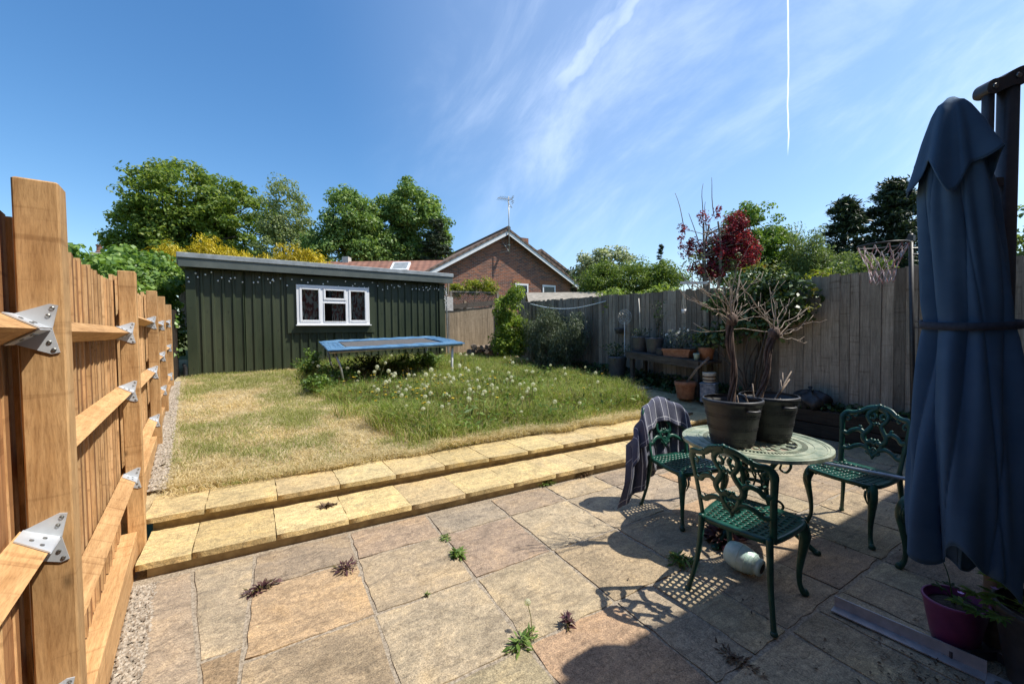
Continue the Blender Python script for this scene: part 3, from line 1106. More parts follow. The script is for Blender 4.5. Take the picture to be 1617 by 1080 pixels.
# paved path between lawn and weathered fence
path = empty('side_path', (0, 0, 0), kind='structure')
pv_ = 3.75
while pv_ < 11.0:
    L = rr.uniform(0.5, 0.75)
    a0, a1 = lawn_r(pv_) + 0.02, lawn_r(pv_ + L) + 0.02
    w = 0.48
    zz = (lawn_z(a0 + .2, pv_) + lawn_z(a1 + .2, pv_ + L)) / 2
    slab(path, [(a0, pv_), (a0 + w, pv_), (a1 + w, pv_ + L - 0.015), (a1, pv_ + L - 0.015)], 0.05, M['slab'], jit(GREY), 'path_slab', 0.01, 0.012, 0.006, 7, zz + 0.012)
    pv_ += L
# raised planting edge of dark timber under the weathered fence
bed = empty('raised_bed', (0, 0, 0), 0, 'low raised bed edged with dark sleepers under the grey board fence', 'raised bed')
mb = MB()
mb.prism([(6.28, -0.4, -0.03), (6.53, -0.4, -0.03), (6.53, 3.55, -0.03), (6.28, 3.55, -0.03)], (0, 0, 0.38))
mb.build('soil_fill', M['soil'], bed)
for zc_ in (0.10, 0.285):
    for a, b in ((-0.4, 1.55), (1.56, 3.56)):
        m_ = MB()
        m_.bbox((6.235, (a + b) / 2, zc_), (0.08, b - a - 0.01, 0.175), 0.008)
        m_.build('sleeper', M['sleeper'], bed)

# ------------------------------------------------------------------ house behind the camera (casts the broad shade over the right of the patio)
own = empty('own_house', (0, -0.75, 0), 0, 'brown brick house with patio doors standing behind the terrace', 'house')
mb = MB()
for a, b, z0, z1 in ((-7, -1.2, -0.1, 4.85), (1.2, 14, -0.1, 4.85), (-1.2, 1.2, 2.15, 4.85)):
    mb.box(((a + b) / 2, -3.0, (z0 + z1) / 2), (b - a, 6.0, z1 - z0))
mb.build('wall', M['brickown'], own)
mb = MB()
mb.prism([(-7.3, 0.30, 4.86), (-7.3, 0.30, 4.90), (-7.3, -3.0, 7.0), (-7.3, -6.4, 4.90), (-7.3, -6.4, 4.86)], (21.6, 0, 0))
mb.build('roof', M['tilebrown'], own)
mb = MB()
prof = [(math.cos(t), math.sin(t)) for t in np.linspace(pi, 2 * pi, 9)]
mb.prism([(-7.3, 0.345 + 0.055 * c, 4.86 + 0.055 * s) for c, s in reversed(prof)], (21.6, 0, 0))
mb.build('gutter', M['blackplastic'], own)
mb = MB()
for x in (-1.16, 0.0, 1.16):
    mb.box((x, -0.12, 1.05), (0.08, 0.07, 2.2))
mb.box((0, -0.12, 2.11), (2.24, 0.068, 0.07))
fr = mb.build('door_frame', M['upvc'], own)
mb = MB()
mb.box((-0.58, -0.12, 1.03), (1.07, 0.02, 2.08))
mb.box((0.58, -0.12, 1.03), (1.07, 0.02, 2.08))
mb.build('door_glass', M['glass'], fr)
for x in (-4.0, 4.0, 8.5):
    for z in (1.5, 3.9):
        m_ = MB()
        for dx in (-0.86, 0, 0.86):
            m_.box((x + dx, 0.012, z), (0.07, 0.06, 1.1))
        for dz in (-0.58, 0.58):
            m_.box((x, 0.012, z + dz), (1.79, 0.058, 0.07))
        w_ = m_.build('window', M['upvc'], own)
        m_ = MB()
        m_.box((x, 0.006, z), (1.66, 0.01, 1.08))
        m_.build('pane', M['dark'], w_)

# ------------------------------------------------------------------ new timber fence on the left
TH = math.atan(0.1615)
FO = (-0.541, 1.6)
fence = empty('timber_fence', (FO[0], FO[1], 0), TH, 'new orange timber boundary fence with stout posts, arris rails and steel brackets', 'fence')
CT = math.cos(TH)
post_v = [-0.35, 1.6, 3.5, 5.55, 7.15, 9.3]
post_y = [(v - 1.6) / CT for v in post_v]
post_top = [1.92, 1.93, 1.92, 1.97, 2.03, 2.045]
PW_ = 0.086
for y, zt in zip(post_y, post_top):
    m_ = MB()
    m_.bbox((-PW_ / 2, y + PW_ / 2, zt / 2 - 0.2), (PW_, PW_, zt + 0.4), 0.004)
    m_.build('post', M['post'], fence)
rails_z = [[1.52, 0.93, 0.45], [1.515, 1.13, 0.55], [1.63, 1.10, 0.58], [1.63, 1.20, 0.73], [1.70, 1.26, 0.74]]
brd_top = [1.83, 1.845, 1.90, 1.95, 1.97]
bay_base = [0.0, 0.0, 0.22, 0.30, 0.40]


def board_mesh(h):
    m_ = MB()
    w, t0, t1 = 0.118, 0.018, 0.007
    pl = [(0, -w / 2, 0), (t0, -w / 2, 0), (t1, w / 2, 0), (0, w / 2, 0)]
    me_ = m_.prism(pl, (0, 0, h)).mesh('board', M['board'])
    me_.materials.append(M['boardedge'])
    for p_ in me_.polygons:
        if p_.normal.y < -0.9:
            p_.material_index = 1  # near edge takes the painted sunlit tone, wide face the shaded one
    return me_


def ears_and_sheath(y, z, s):
    """galvanised rail bracket at a post face; s=+1: rail runs on towards +y"""
    m_ = MB()
    L = 0.105
    t = 0.0035
    # sheath over the two front faces of the triangular rail
    ridge, back, hh = -0.030 + t, -0.094, 0.040
    for sg in (1, -1):
        a = (ridge, y + s * 0.001, z)
        b = (back, y + s * 0.001, z + sg * hh)
        c = (back, y + s * L * 0.72, z + sg * hh)
        d = (ridge, y + s * L, z)
        n = Vector((hh, 0, sg * (ridge - back))).normalized() * t
        poly = [a, b, c, d]
        if (Vector(b) - Vector(a)).cross(Vector(c) - Vector(b)).dot(n) < 0:
            poly = poly[::-1]
        m_.prism(poly, n)
    # flared ears screwed to the post
    for sg in (1, -1):
        poly = [(ridge + 0.004, y, z), (-0.010, y, z + sg * 0.066), (-0.026, y, z + sg * 0.070), (back, y, z + sg * hh)]
        n = Vector((0, s * t, 0))
        if (Vector(poly[1]) - Vector(poly[0])).cross(Vector(poly[2]) - Vector(poly[1])).dot(n) < 0:
            poly = poly[::-1]
        m_.prism(poly, n)
    br = m_.build('bracket', M['zinc'], fence)
    k_ = MB()
    rt = Matrix.Rotation(-s * pi / 2, 3, 'X')
    for sg in (1, -1):
        for px, pz in ((-0.021, 0.058), (-0.029, 0.037)):
            k_.lathe([(0.0052, 0), (0.0052, 0.002), (0.003, 0.0032), (0.0, 0.0025)], 10, (px, y + s * (t + 0.0002), z + sg * pz), rt)
        tn = Vector((hh, 0, sg * (ridge - back))).normalized()
        q = tn.to_track_quat('Z', 'Y').to_matrix()
        for fx, fy in ((0.35, 0.30), (0.62, 0.55), (0.3, 0.72)):
            p = Vector((ridge + (back - ridge) * fx, y + s * L * fy, z + sg * hh * fx)) + tn * (t + 0.0003)
            k_.lathe([(0.005, 0), (0.005, 0.002), (0.0, 0.003)], 10, p, q)
    tag(k_.build('screw', M['screw'], br), kind='stuff')


for b in range(5):
    y0, y1 = post_y[b] + PW_, post_y[b + 1]
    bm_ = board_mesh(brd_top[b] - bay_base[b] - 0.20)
    y = post_y[b] + 0.05
    k = 0
    while y < post_y[b + 1] + 0.03:
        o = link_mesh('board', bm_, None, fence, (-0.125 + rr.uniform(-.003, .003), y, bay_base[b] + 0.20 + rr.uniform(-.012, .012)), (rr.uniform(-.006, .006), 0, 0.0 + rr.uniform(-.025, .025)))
        y += 0.0985
    m_ = MB()
    m_.bbox((-0.086, (y0 + y1) / 2, bay_base[b] + 0.05), (0.092, y1 - y0 - 0.004, 0.29), 0.003)
    m_.build('gravel_board', M['rail'], fence)
    for z in rails_z[b]:
        m_ = MB()
        m_.prism([(-0.030, y0 + 0.002, z), (-0.098, y0 + 0.002, z + 0.041), (-0.098, y0 + 0.002, z - 0.041)], (0, y1 - y0 - 0.004, 0))
        m_.build('rail', M['rail'], fence)
        ears_and_sheath(y1 - 0.0005, z, -1)
        ears_and_sheath(y0 + 0.0005, z, 1)
# old dark fence between the last new post and the shed
of = empty('old_dark_fence', (-1.90, 9.55, 0.55), R(4), 'old dark fence panel between the last orange post and the green shed', 'fence')
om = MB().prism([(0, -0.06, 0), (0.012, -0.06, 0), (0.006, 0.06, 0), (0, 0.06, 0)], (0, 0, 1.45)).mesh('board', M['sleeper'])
for k in range(12):
    link_mesh('board', om, None, of, (0, k * 0.108, rr.uniform(-.01, .01)))

# ------------------------------------------------------------------ weathered fence on the right
rf = empty('board_fence', (6.55, 0, 0), 0, 'tall weathered grey close board fence along the shaded side of the garden', 'fence')
fm = [MB().prism([(0, -0.062, 0), (0.006, 0.062, 0), (0.02, 0.062, 0), (0.016, -0.062, 0)][::-1], (0, 0, 1.80)).mesh('board', M['oldboard']) for _ in range(1)]
v = -1.1
k = 0
while v < 10.9:
    zb = 0.40 + 0.03 * max(0, v - 4) + rr.uniform(-0.02, 0.02)
    o = link_mesh('board', fm[0], None, rf, (-0.02 + rr.uniform(-.003, .003), v, zb), (rr.uniform(-.005, .005), rr.uniform(-.005, .005), -.03 + rr.uniform(-.04, .04)))
    if 1.9 < v < 2.05 and k == 0:
        v += 0.012
        k = 1
    v += 0.1075
for vp in np.arange(-1.0, 11, 2.4):
    m_ = MB()
    m_.box((0.06, vp, 1.05), (0.09, 0.09, 2.3))
    m_.build('post', M['oldboard'], rf)
for z in (0.75, 1.35, 1.95):
    m_ = MB()
    m_.box((0.028, 4.8, z + 0.06), (0.03, 12, 0.08))
    m_.build('rail', M['oldboard'], rf)
m_ = MB()
m_.box((-0.005, 4.8, 0.30), (0.03, 12, 0.26))
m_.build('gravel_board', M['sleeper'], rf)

# rear boundary beyond the shed: closeboard panel, trellis, capping
gate = empty('rear_fence_panel', (4.35, 12.0, 0.75), R(10), 'pale tan rear fence panel lit by sun between the shed and bushy corner', 'fence')
gm_ = MB().prism([(-0.058, 0, 0), (0.058, 0, 0), (0.058, 0.016, 0), (-0.058, 0.012, 0)], (0, 0, 1.45)).mesh('board', M['tanboard'])
for k in range(18):
    o = link_mesh('board', gm_, None, gate, (0.08 + k * 0.112, rr.uniform(-.004, .004), 0.0))
    o.scale = (1, 1, 0.97 + 0.0075 * k)
m_ = MB()
m_.beam((0.0, -0.03, 1.50), (2.05, -0.03, 1.74), 0.04, 0.16)
m_.build('capping_board', M['bench'], gate)
for x in (0.9, 2.02):
    m_ = MB()
    m_.box((x, 0.03, 0.85), (0.09, 0.06, 1.75 + x * 0.06))
    m_.build('post', M['tanboard'], gate)
tre = empty('trellis', (5.1, 13.1, 0.9), R(-8), 'grey diamond trellis panel topped by yellow green climber behind the rear fence', 'trellis')
m_ = MB()
for x in (0.0, 1.75):
    m_.box((x, 0, 1.0), (0.07, 0.05, 2.0))
m_.box((0.875, 0, 2.0), (1.82, 0.048, 0.05))
m_.box((0.875, 0, 1.42), (1.68, 0.048, 0.05))
m_.build('frame', M['oldboard'], tre)
m_ = MB()
for i in range(-8, 24):
    for sg in (1, -1):
        x0 = i * 0.09
        a = [x0, 1.44]
        b = [x0 + sg * 0.54, 1.98]
        if sg < 0:
            a = [x0 + 0.2, 1.44]
            b = [x0 + 0.2 - 0.54, 1.98]
        pa_, pb_ = np.array(a), np.array(b)
        t0, t1 = 0.0, 1.0
        for lim, side in ((0.03, 1), (1.72, -1)):
            d = pb_[0] - pa_[0]
            tt = (lim - pa_[0]) / d
            if side * d > 0:
                t0 = max(t0, tt)
            else:
                t1 = min(t1, tt)
        if t1 - t0 > 0.1:
            p, q = pa_ + (pb_ - pa_) * t0, pa_ + (pb_ - pa_) * t1
            m_.beam((p[0], 0.008 * sg, p[1]), (q[0], 0.008 * sg, q[1]), 0.012, 0.022, (0, 1, 0))
tag(m_.build('lattice', M['oldboard'], tre), kind='stuff')
m_ = MB()
m_.box((0.875, 0.03, 0.7), (1.7, 0.02, 1.4))
m_.build('lower_panel', M['oldboard'], tre)

# ------------------------------------------------------------------ green metal shed
SHR = R(4.7)
shed = empty('garden_shed', (-1.786, 10.615, 0.60), SHR, 'dark green corrugated metal garden shed with flat grey edged roof', 'shed')
W, HT, DP = 5.92, 2.30, 3.0
wx0, wx1, wz0, wz1 = 2.04, 3.735, 1.10, 2.065
mb = MB()   # structural lining with a window hole
for a, b, z0, z1 in ((0.02, wx0, 0, HT), (wx1, W - 0.02, 0, HT), (wx0, wx1, 0, wz0), (wx0, wx1, wz1, HT)):
    mb.box(((a + b) / 2, 0.05, (z0 + z1) / 2), (b - a, 0.04, z1 - z0))
for x in (0.03, W - 0.03):
    mb.box((x, DP / 2 + 0.075, HT / 2), (0.05, DP - 0.02, HT))
mb.box((W / 2, DP + 0.1, HT / 2), (W, 0.04, HT))
mb.box((W / 2, DP / 2, 0.01), (W - .1, DP, 0.02))
mb.build('wall', M['cladding'], shed)


def sheet(x0, x1, z0, z1, phase, pitch=0.187, depth=0.030):
    pr = []
    x = x0
    pr.append((x0, 0.0))
    k = math.floor((x0 - phase) / pitch)
    while True:
        c = phase + k * pitch
        if c - 0.03 > x1:
            break
        for dx, dy in ((-0.032, 0.0), (-0.017, -depth), (0.017, -depth), (0.032, 0.0)):
            if x0 < c + dx < x1:
                pr.append((c + dx, dy))
        k += 1
    pr.append((x1, 0.0))
    m_ = MB()
    n = len(pr)
    t = 0.002
    m_.add([(a, b, z0) for a, b in pr] + [(a, b, z1) for a, b in pr] + [(a, b + t, z0) for a, b in pr] + [(a, b + t, z1) for a, b in pr],
           [(i, i + 1, n + i + 1, n + i) for i in range(n - 1)] + [(2 * n + i + 1, 2 * n + i, 3 * n + i, 3 * n + i + 1) for i in range(n - 1)])
    return m_.build('sheet_panel', M['cladding'], shed, loc=(0, 0.02, 0))


ph = 0.26
for a, b, z0, z1 in ((0.16, 1.02, 0.03, HT), (1.02, 1.86, 0.03, HT), (1.86, 2.88, 0.03, 0.93), (2.88, 3.87, 0.03, 0.93), (3.87, 4.85, 0.03, HT), (4.85, 5.76, 0.03, HT)):
    sheet(a, b, z0, z1, ph)
for x, w in ((0.08, 0.17), (W - 0.085, 0.18)):
    m_ = MB()
    m_.bbox((x, -0.008, HT / 2 + 0.01), (w, 0.05, HT - 0.03), 0.004)
    m_.build('corner_trim', M['cladding'], shed)
m_ = MB()
for a, b, z0, z1 in ((1.85, wx0, 0.90, 2.285), (wx1, 3.88, 0.90, 2.285), (wx0, wx1, 0.90, wz0), (wx0, wx1, wz1, 2.285)):
    m_.box(((a + b) / 2, -0.012, (z0 + z1) / 2), (b - a, 0.03, z1 - z0))
m_.build('window_flashing', M['cladding'], shed)
m_ = MB()
m_.box((W / 2, -0.005, 0.012), (W, 0.055, 0.03))
m_.build('base_trim', M['blackplastic'], shed)
m_ = MB()
for z in (0.10, 0.55, 0.98, 1.40, 1.83):
    for k in range(31):
        x = ph + 0.0935 + k * 0.187
        if 1.8 < x < 3.93 and z > 0.8:
            continue
        if (k + int(z * 7)) % 2 == 0 and z > .6:
            continue
        if x < W - 0.2:
            m_.box((x, 0.012, z), (0.012, 0.012, 0.012))
    m_.box((0.09, -0.037, z + 0.07), (0.012, 0.012, 0.012))
    m_.box((W - 0.09, -0.037, z + 0.07), (0.012, 0.012, 0.012))
for k in range(8):
    m_.box((1.95 + k * 0.26, -0.03, 0.98), (0.012, 0.012, 0.012))
tag(m_.build('fixing_screw', M['blackplastic'], shed), kind='stuff')
m_ = MB()
m_.bbox((W / 2, DP / 2 - 0.02, HT + 0.15), (W + 0.24, DP + 0.32, 0.21), 0.01)
m_.build('roof', M['roofshed'], shed)
m_ = MB()
m_.bbox((W / 2 + 0.04, -0.20, HT + 0.10), (W + 0.27, 0.024, 0.20), 0.004)
m_.build('fascia_board', M['fascia'], shed)
m_ = MB()
m_.bbox((W / 2 + 0.04, -0.205, HT + 0.235), (W + 0.31, 0.06, 0.105), 0.008)
m_.build('roof_edge_trim', M['rooftrim'], shed)
m_ = MB()
m_.box((W / 2, -0.09, HT + 0.025), (W + 0.1, 0.19, 0.02))
m_.build('soffit', M['cladding'], shed)
# window
win = empty('window', (0, 0, 0))
win.parent = shed


def bar(m_, x0, x1, z0, z1, y, d):
    m_.bbox(((x0 + x1) / 2, y, (z0 + z1) / 2), (x1 - x0, d, z1 - z0), 0.006)


m_ = MB()
yf = -0.035
fw = 0.065
bar(m_, wx0, wx1, wz0, wz0 + fw, yf, 0.075)
bar(m_, wx0, wx1, wz1 - fw, wz1, yf, 0.075)
xm0, xm1 = wx0 + 0.56, wx1 - 0.545
for a, b in ((wx0, wx0 + fw), (xm0 - 0.03, xm0 + 0.03), (xm1 - 0.03, xm1 + 0.03), (wx1 - fw, wx1)):
    bar(m_, a, b, wz0 + fw, wz1 - fw, yf, 0.074)
zt_ = wz1 - 0.385
bar(m_, xm0 + 0.03, xm1 - 0.03, zt_ - 0.03, zt_ + 0.03, yf, 0.073)
m_.build('frame', M['upvc'], win)
panes = [(wx0 + fw, xm0 - .03, wz0 + fw, wz1 - fw), (xm1 + .03, wx1 - fw, wz0 + fw, wz1 - fw), (xm0 + .03, xm1 - .03, wz0 + fw, zt_ - .03), (xm0 + .03, xm1 - .03, zt_ + .03, wz1 - fw)]
for i, (a, b, z0, z1) in enumerate(panes):
    s = 0.05 if i != 2 else 0.018
    m_ = MB()
    bar(m_, a, a + s, z0, z1, yf - 0.016, 0.07)
    bar(m_, b - s, b, z0, z1, yf - 0.016, 0.07)
    bar(m_, a + s, b - s, z0, z0 + s, yf - 0.016, 0.07)
    bar(m_, a + s, b - s, z1 - s, z1, yf - 0.016, 0.07)
    m_.build('sash', M['upvc'], win)
    m_ = MB()
    m_.box(((a + b) / 2, yf, (z0 + z1) / 2), (b - a - 2 * s, 0.006, z1 - z0 - 2 * s))
    m_.build('pane', M['glass'], win)
m_ = MB()
m_.bbox(((wx0 + wx1) / 2, -0.065, wz0 - 0.012), (wx1 - wx0 + 0.05, 0.15, 0.024), 0.004)
m_.build('sill', M['upvc'], win)


def curtain(x0, x1, sw, mat_):
    m_ = MB()
    m_.grid(lambda a, b: (x0 + (x1 - x0) * a * (1 - 0.30 * b if sw > 0 else 1) + (0 if sw > 0 else (x1 - x0) * 0.3 * b * (1 - a)), 0.10 + 0.025 * math.sin(a * 26), 2.1 - 1.0 * b), 30, 8)
    return m_.build('curtain', mat_, win, True)


curm = pmat('patterned_red_curtain', (0.42, 0.12, 0.11), (0.80, 0.76, 0.72), 9, 0.9, 0.0, stretch=(2, 1, 1), lo=0.45, hi=0.55)
curtain(wx0 + 0.02, wx0 + 0.62, 1, curm)
curtain(xm0 + 0.25, xm0 + 0.62, 1, curm)
curtain(xm1 + 0.05, wx1 - 0.02, -1, curm)

# downpipe and black bracket at the shed's corners
m_ = MB()
m_.tube([(W + 0.05, -0.02, 2.2), (W + 0.06, -0.02, 1.2), (W + 0.09, -0.02, 0.05)], 0.025, 8)
m_.build('downpipe', M['steel'], shed)
m_ = MB()
m_.tube([(-0.05, -0.06, 0.22), (-0.05, -0.06, 0.0)], 0.035, 10)
m_.tube([(-0.05, -0.06, 0.22), (-0.09, 0.1, 0.26)], 0.03, 10)
m_.build('drain_pipe', M['blackplastic'], shed)

# ================================================================== TERRACE FURNITURE
def chair_back_map(x, h, d=0.0):
    """2-D design of the chair back (x across, h up from the seat, d towards the sitter) to chair space"""
    lean = 0.20 * h + 0.10 * h * h
    bow = 0.9 * x * x
    return (x, -0.195 - lean + bow + d, 0.425 + h)


def make_chair():
    root = empty('garden_chair')
    # pierced seat: square holes in a gently dished D-shaped plate
    NX, NY = 11, 10
    rim = 0.055

    def seat_pt(a, b, z=0.0):
        # a -1..1 across, b 0..1 from back to front
        hw = 0.185 + 0.035 * math.sin(min(1, b * 1.15) * pi / 2)
        y = -0.20 + 0.415 * b
        y += 0.022 * (1 - a * a) * b
        dish = -0.008 * (1 - a * a) * (1 - (2 * b - 1) ** 2)
        return (a * hw, y, 0.428 + dish + z)
    m_ = MB()
    t = 0.009
    for j in range(NY):
        for i in range(NX):
            a0, a1 = -0.9 + 1.8 * i / NX, -0.9 + 1.8 * (i + 1) / NX
            b0, b1 = 0.07 + 0.86 * j / NY, 0.07 + 0.86 * (j + 1) / NY
            ca, cb = (a0 + a1) / 2, (b0 + b1) / 2
            k = 0.70
            out = [(a0, b0), (ca, b0), (a1, b0), (a1, cb), (a1, b1), (ca, b1), (a0, b1), (a0, cb)]
            kk = 0.60
            inn = [(ca + (p[0] - ca) * (kk if n % 2 == 0 else k), cb + (p[1] - cb) * (kk if n % 2 == 0 else k)) for n, p in enumerate(out)]
            T_ = [seat_pt(*p) for p in out] + [seat_pt(*p, 0.0015) for p in inn]
            B_ = [seat_pt(*p, -t) for p in out] + [seat_pt(*p, -t) for p in inn]
            fs = []
            for n in range(8):
                n2 = (n + 1) % 8
                fs += [(n, n2, 8 + n2, 8 + n), (16 + n2, 16 + n, 24 + n, 24 + n2), (8 + n, 8 + n2, 24 + n2, 24 + n)]
            m_.add(T_ + B_, fs)
    # solid border round the lattice
    ring = []
    for b in np.linspace(0, 1, 9):
        ring.append((-1, b))
    for a in np.linspace(-1, 1, 13)[1:]:
        ring.append((a, 1))
    for b in np.linspace(1, 0, 9)[1:]:
        ring.append((1, b))
    for a in np.linspace(1, -1, 13)[1:-1]:
        ring.append((a, 0))

    def sup(p):
        a, b = p[0], 2 * p[1] - 1
        q = (abs(a) ** 7 + abs(b) ** 7) ** (1 / 7)
        return a / q, (b / q + 1) / 2
    outr = [sup(p) for p in ring]
    inr = [(max(-0.9, min(0.9, p[0] * 0.9)), max(0.07, min(0.93, 0.5 + (p[1] - 0.5) * 0.86))) for p in ring]
    n = len(ring)
    L_ = [seat_pt(*p, 0.0) for p in inr] + [seat_pt(*p, 0.005) for p in outr] + [seat_pt(p[0] * 1.03, (p[1] - .5) * 1.03 + .5, -0.006) for p in outr] + [seat_pt(p[0] * 1.02, (p[1] - .5) * 1.02 + .5, -0.024) for p in outr] + [seat_pt(*p, -0.012) for p in inr]
    fs = []
    for r_ in range(4):
        for k in range(n):
            fs.append((r_ * n + (k + 1) % n, r_ * n + k, (r_ + 1) * n + k, (r_ + 1) * n + (k + 1) % n))
    m_.add(L_, fs)
    m_.build('seat', M['greenalu'], root, True)

    # back: cast scrolls
    m_ = MB()

    def sc_(pts, r, n=6, mirror=True, d=0.0, cl=False, seg=8, flat=0.6):
        for sx in ((1, -1) if mirror else (1,)):
            c = cr([(sx * p[0], p[1], d) for p in pts], n, cl)
            tb = MB()
            if cl:
                c = c + [c[0]]
            tb.tube(c, [q * 1.3 for q in r] if hasattr(r, '__len__') else r * 1.3, seg, cap=not cl)
            m_.add([chair_back_map(v_[0], v_[1], v_[2] * flat) for v_ in tb.v], tb.f)
    # uprights and arched crest in one sweep
    sc_([(0.178, -0.02), (0.186, 0.10), (0.196, 0.22), (0.205, 0.31), (0.205, 0.355), (0.185, 0.388), (0.150, 0.392), (0.110, 0.405), (0.065, 0.438), (0.0, 0.452)], [0.013, 0.0125, 0.012, 0.013, 0.016, 0.015, 0.0125, 0.013, 0.014, 0.017], 6)
    # shoulder scrolls
    sc_([(0.203, 0.345), (0.180, 0.362), (0.163, 0.345), (0.172, 0.325), (0.186, 0.333)], [0.008, 0.008, 0.007, 0.006, 0.004], 5)
    sc_([(0.130, 0.398), (0.122, 0.375), (0.135, 0.362), (0.142, 0.372)], [0.009, 0.008, 0.006, 0.004], 4)
    # central splat: two S strands making an urn
    sc_([(0.0, 0.445), (0.040, 0.425), (0.062, 0.385), (0.048, 0.345), (0.030, 0.315), (0.046, 0.275), (0.070, 0.235), (0.060, 0.195), (0.028, 0.185), (0.010, 0.205)], [0.014, 0.013, 0.012, 0.011, 0.011, 0.013, 0.014, 0.013, 0.011, 0.008], 6)
    sc_([(0.030, 0.405), (0.014, 0.385), (0.022, 0.362), (0.040, 0.368)], [0.008, 0.008, 0.008, 0.006], 4)
    sc_([(0.020, 0.318), (0.0, 0.335)], [0.009, 0.008], 2)
    # heart and pendant below
    sc_([(0.0, 0.175), (0.022, 0.195), (0.045, 0.172), (0.030, 0.130), (0.0, 0.088)], [0.009, 0.010, 0.011, 0.011, 0.010], 5)
    sc_([(0.0, 0.150), (0.014, 0.135), (0.0, 0.115)], 0.007, 4)
    sc_([(0.0, 0.098), (0.0, 0.066)], [0.013, 0.005], 3, False)
    sc_([(0.018, 0.100), (0.040, 0.112), (0.034, 0.130)], [0.008, 0.007, 0.004], 4)
    # side arms: upper and lower ribbons
    sc_([(0.066, 0.245), (0.100, 0.268), (0.140, 0.255), (0.165, 0.228), (0.198, 0.236)], [0.013, 0.013, 0.012, 0.012, 0.013], 6)
    sc_([(0.098, 0.267), (0.092, 0.290), (0.106, 0.298)], [0.008, 0.007, 0.004], 4)
    sc_([(0.030, 0.138), (0.075, 0.152), (0.115, 0.138), (0.150, 0.112), (0.188, 0.118)], [0.011, 0.0125, 0.012, 0.011, 0.012], 6)
    sc_([(0.150, 0.113), (0.140, 0.132), (0.154, 0.142)], [0.007, 0.006, 0.004], 4)
    # acanthus lumps on the crest and splat
    for x, h, r_ in ((0, .462, .017), (.026, .458, .012), (.05, .445, .011), (.118, .412, .012), (.196, .372, .014), (.062, .392, .012), (.07, .238, .012), (.044, .345, .010), (0, .205, .013), (.02, .21, .010)):
        for sx in ((1, -1) if x else (1,)):
            tb = MB()
            tb.lathe([(0.001, -r_), (r_ * .75, -r_ * .6), (r_, 0), (r_ * .75, r_ * .6), (0.001, r_)], 7)
            m_.add([chair_back_map(sx * x + v_[0], h + v_[2], v_[1] * 0.95) for v_ in tb.v], tb.f)
    m_.build('backrest', M['greenalu'], root, True)
    # legs
    for sx in (1, -1):
        f_ = MB()
        x, y = sx * 0.185, 0.185
        f_.tube(cr([(x, y - .01, 0.425), (x + sx * .012, y + .012, 0.385), (x + sx * .020, y + .022, 0.33), (x + sx * .012, y + .012, 0.25), (x + sx * .002, y + .002, 0.15), (x + sx * .002, y + .003, 0.07), (x + sx * .014, y + .016, 0.022), (x + sx * .024, y + .028, 0.0)], 5), [0.030, 0.032, 0.028, 0.021, 0.015, 0.0125, 0.016, 0.015], 10)
        f_.lathe([(0.014, 0), (0.021, 0.008), (0.019, 0.020), (0.010, 0.034)], 10, (x + sx * .022, y + .025, 0))
        # knee leaf and apron brackets
        for k, (dx, dy) in enumerate(((-.035, .012), (-.06, .012), (.008, -.035), (.008, -.06))):
            f_.lathe([(0.001, -.016), (0.013, -.006), (0.014, .006), (0.001, .016)], 7, (x + sx * dx, y + dy, 0.398 + 0.006 * (k % 2)))
        for q in range(4):
            f_.tube(cr([(x + sx * (.030 - .012 * q), y + .020 + .010 * q, 0.392), (x + sx * (.038 - .014 * q), y + .030 + .010 * q, 0.355), (x + sx * (.024 - .008 * q), y + .022 + .006 * q, 0.30)], 3), [0.006, 0.008, 0.003], 5)
        f_.build('leg', M['greenalu'], root, True)
        b_ = MB()
        x, y = sx * 0.172, -0.192
        b_.tube(cr([(x, y, 0.44), (x + sx * .004, y - .004, 0.34), (x + sx * .014, y - .020, 0.20), (x + sx * .032, y - .045, 0.08), (x + sx * .046, y - .066, 0.0)], 6), [0.018, 0.0165, 0.014, 0.0125, 0.014], 9)
        b_.lathe([(0.013, 0), (0.018, 0.007), (0.015, 0.02)], 9, (x + sx * .046, y - .065, 0))
        b_.build('leg', M['greenalu'], root, True)
    return root


chair0 = make_chair()
CH = [((2.25, 1.235), -83, 'green cast metal chair nearest the camera with its open scrollwork back to us'),
      ((2.76, 2.03), 169, 'green cast metal chair with a striped navy towel over its back'),
      ((3.62, 1.225), 82, 'green cast metal chair with a thin grey bar lying across its seat'),
      ((3.46, 0.665), 88, 'green cast metal chair half hidden behind the furled navy parasol')]
chairs = []
for k, ((x, y), a, lab) in enumerate(CH):
    o = chair0 if k == 0 else copy_tree(chair0)
    o.location = (x, y, 0.002)
    o.rotation_euler = (0, 0, R(a))
    tag(o, lab, 'chair', 'green cast metal chairs round the garden table')
    chairs.append(o)

# bar across the third chair
ba, bb = Vector((3.56, 1.43, 0.452)), Vector((3.78, 0.42, 0.452))
m_ = MB()
m_.tube([ba, bb], 0.013, 10)
m_.tube([ba - (bb - ba) * 0.004, ba + (bb - ba) * 0.03], 0.0145, 10)
tag(m_.build('metal_bar', M['barmetal'], None, True), 'thin grey metal bar lying across the seat of the far green chair', 'bar')

# ------------------------------------------------------------------ table
tbl = empty('garden_table', (2.86, 1.55, 0), R(12), 'round green cast metal garden table with faded lattice top', 'table')
m_ = MB()
ZT = 0.70


def annulus(mb_, r0, r1, z, t, n=72):
    vs_ = []
    for r_, zz in ((r0, z), (r1, z), (r1, z - t), (r0, z - t)):
        for k in range(n):
            a = 2 * pi * k / n
            vs_.append((r_ * math.cos(a), r_ * math.sin(a), zz))
    fs = []
    for r_ in range(4):
        q = (r_ + 1) % 4
        for k in range(n):
            k2 = (k + 1) % n
            fs.append((r_ * n + k2, r_ * n + k, q * n + k, q * n + k2)[::-1])
    mb_.add(vs_, fs)


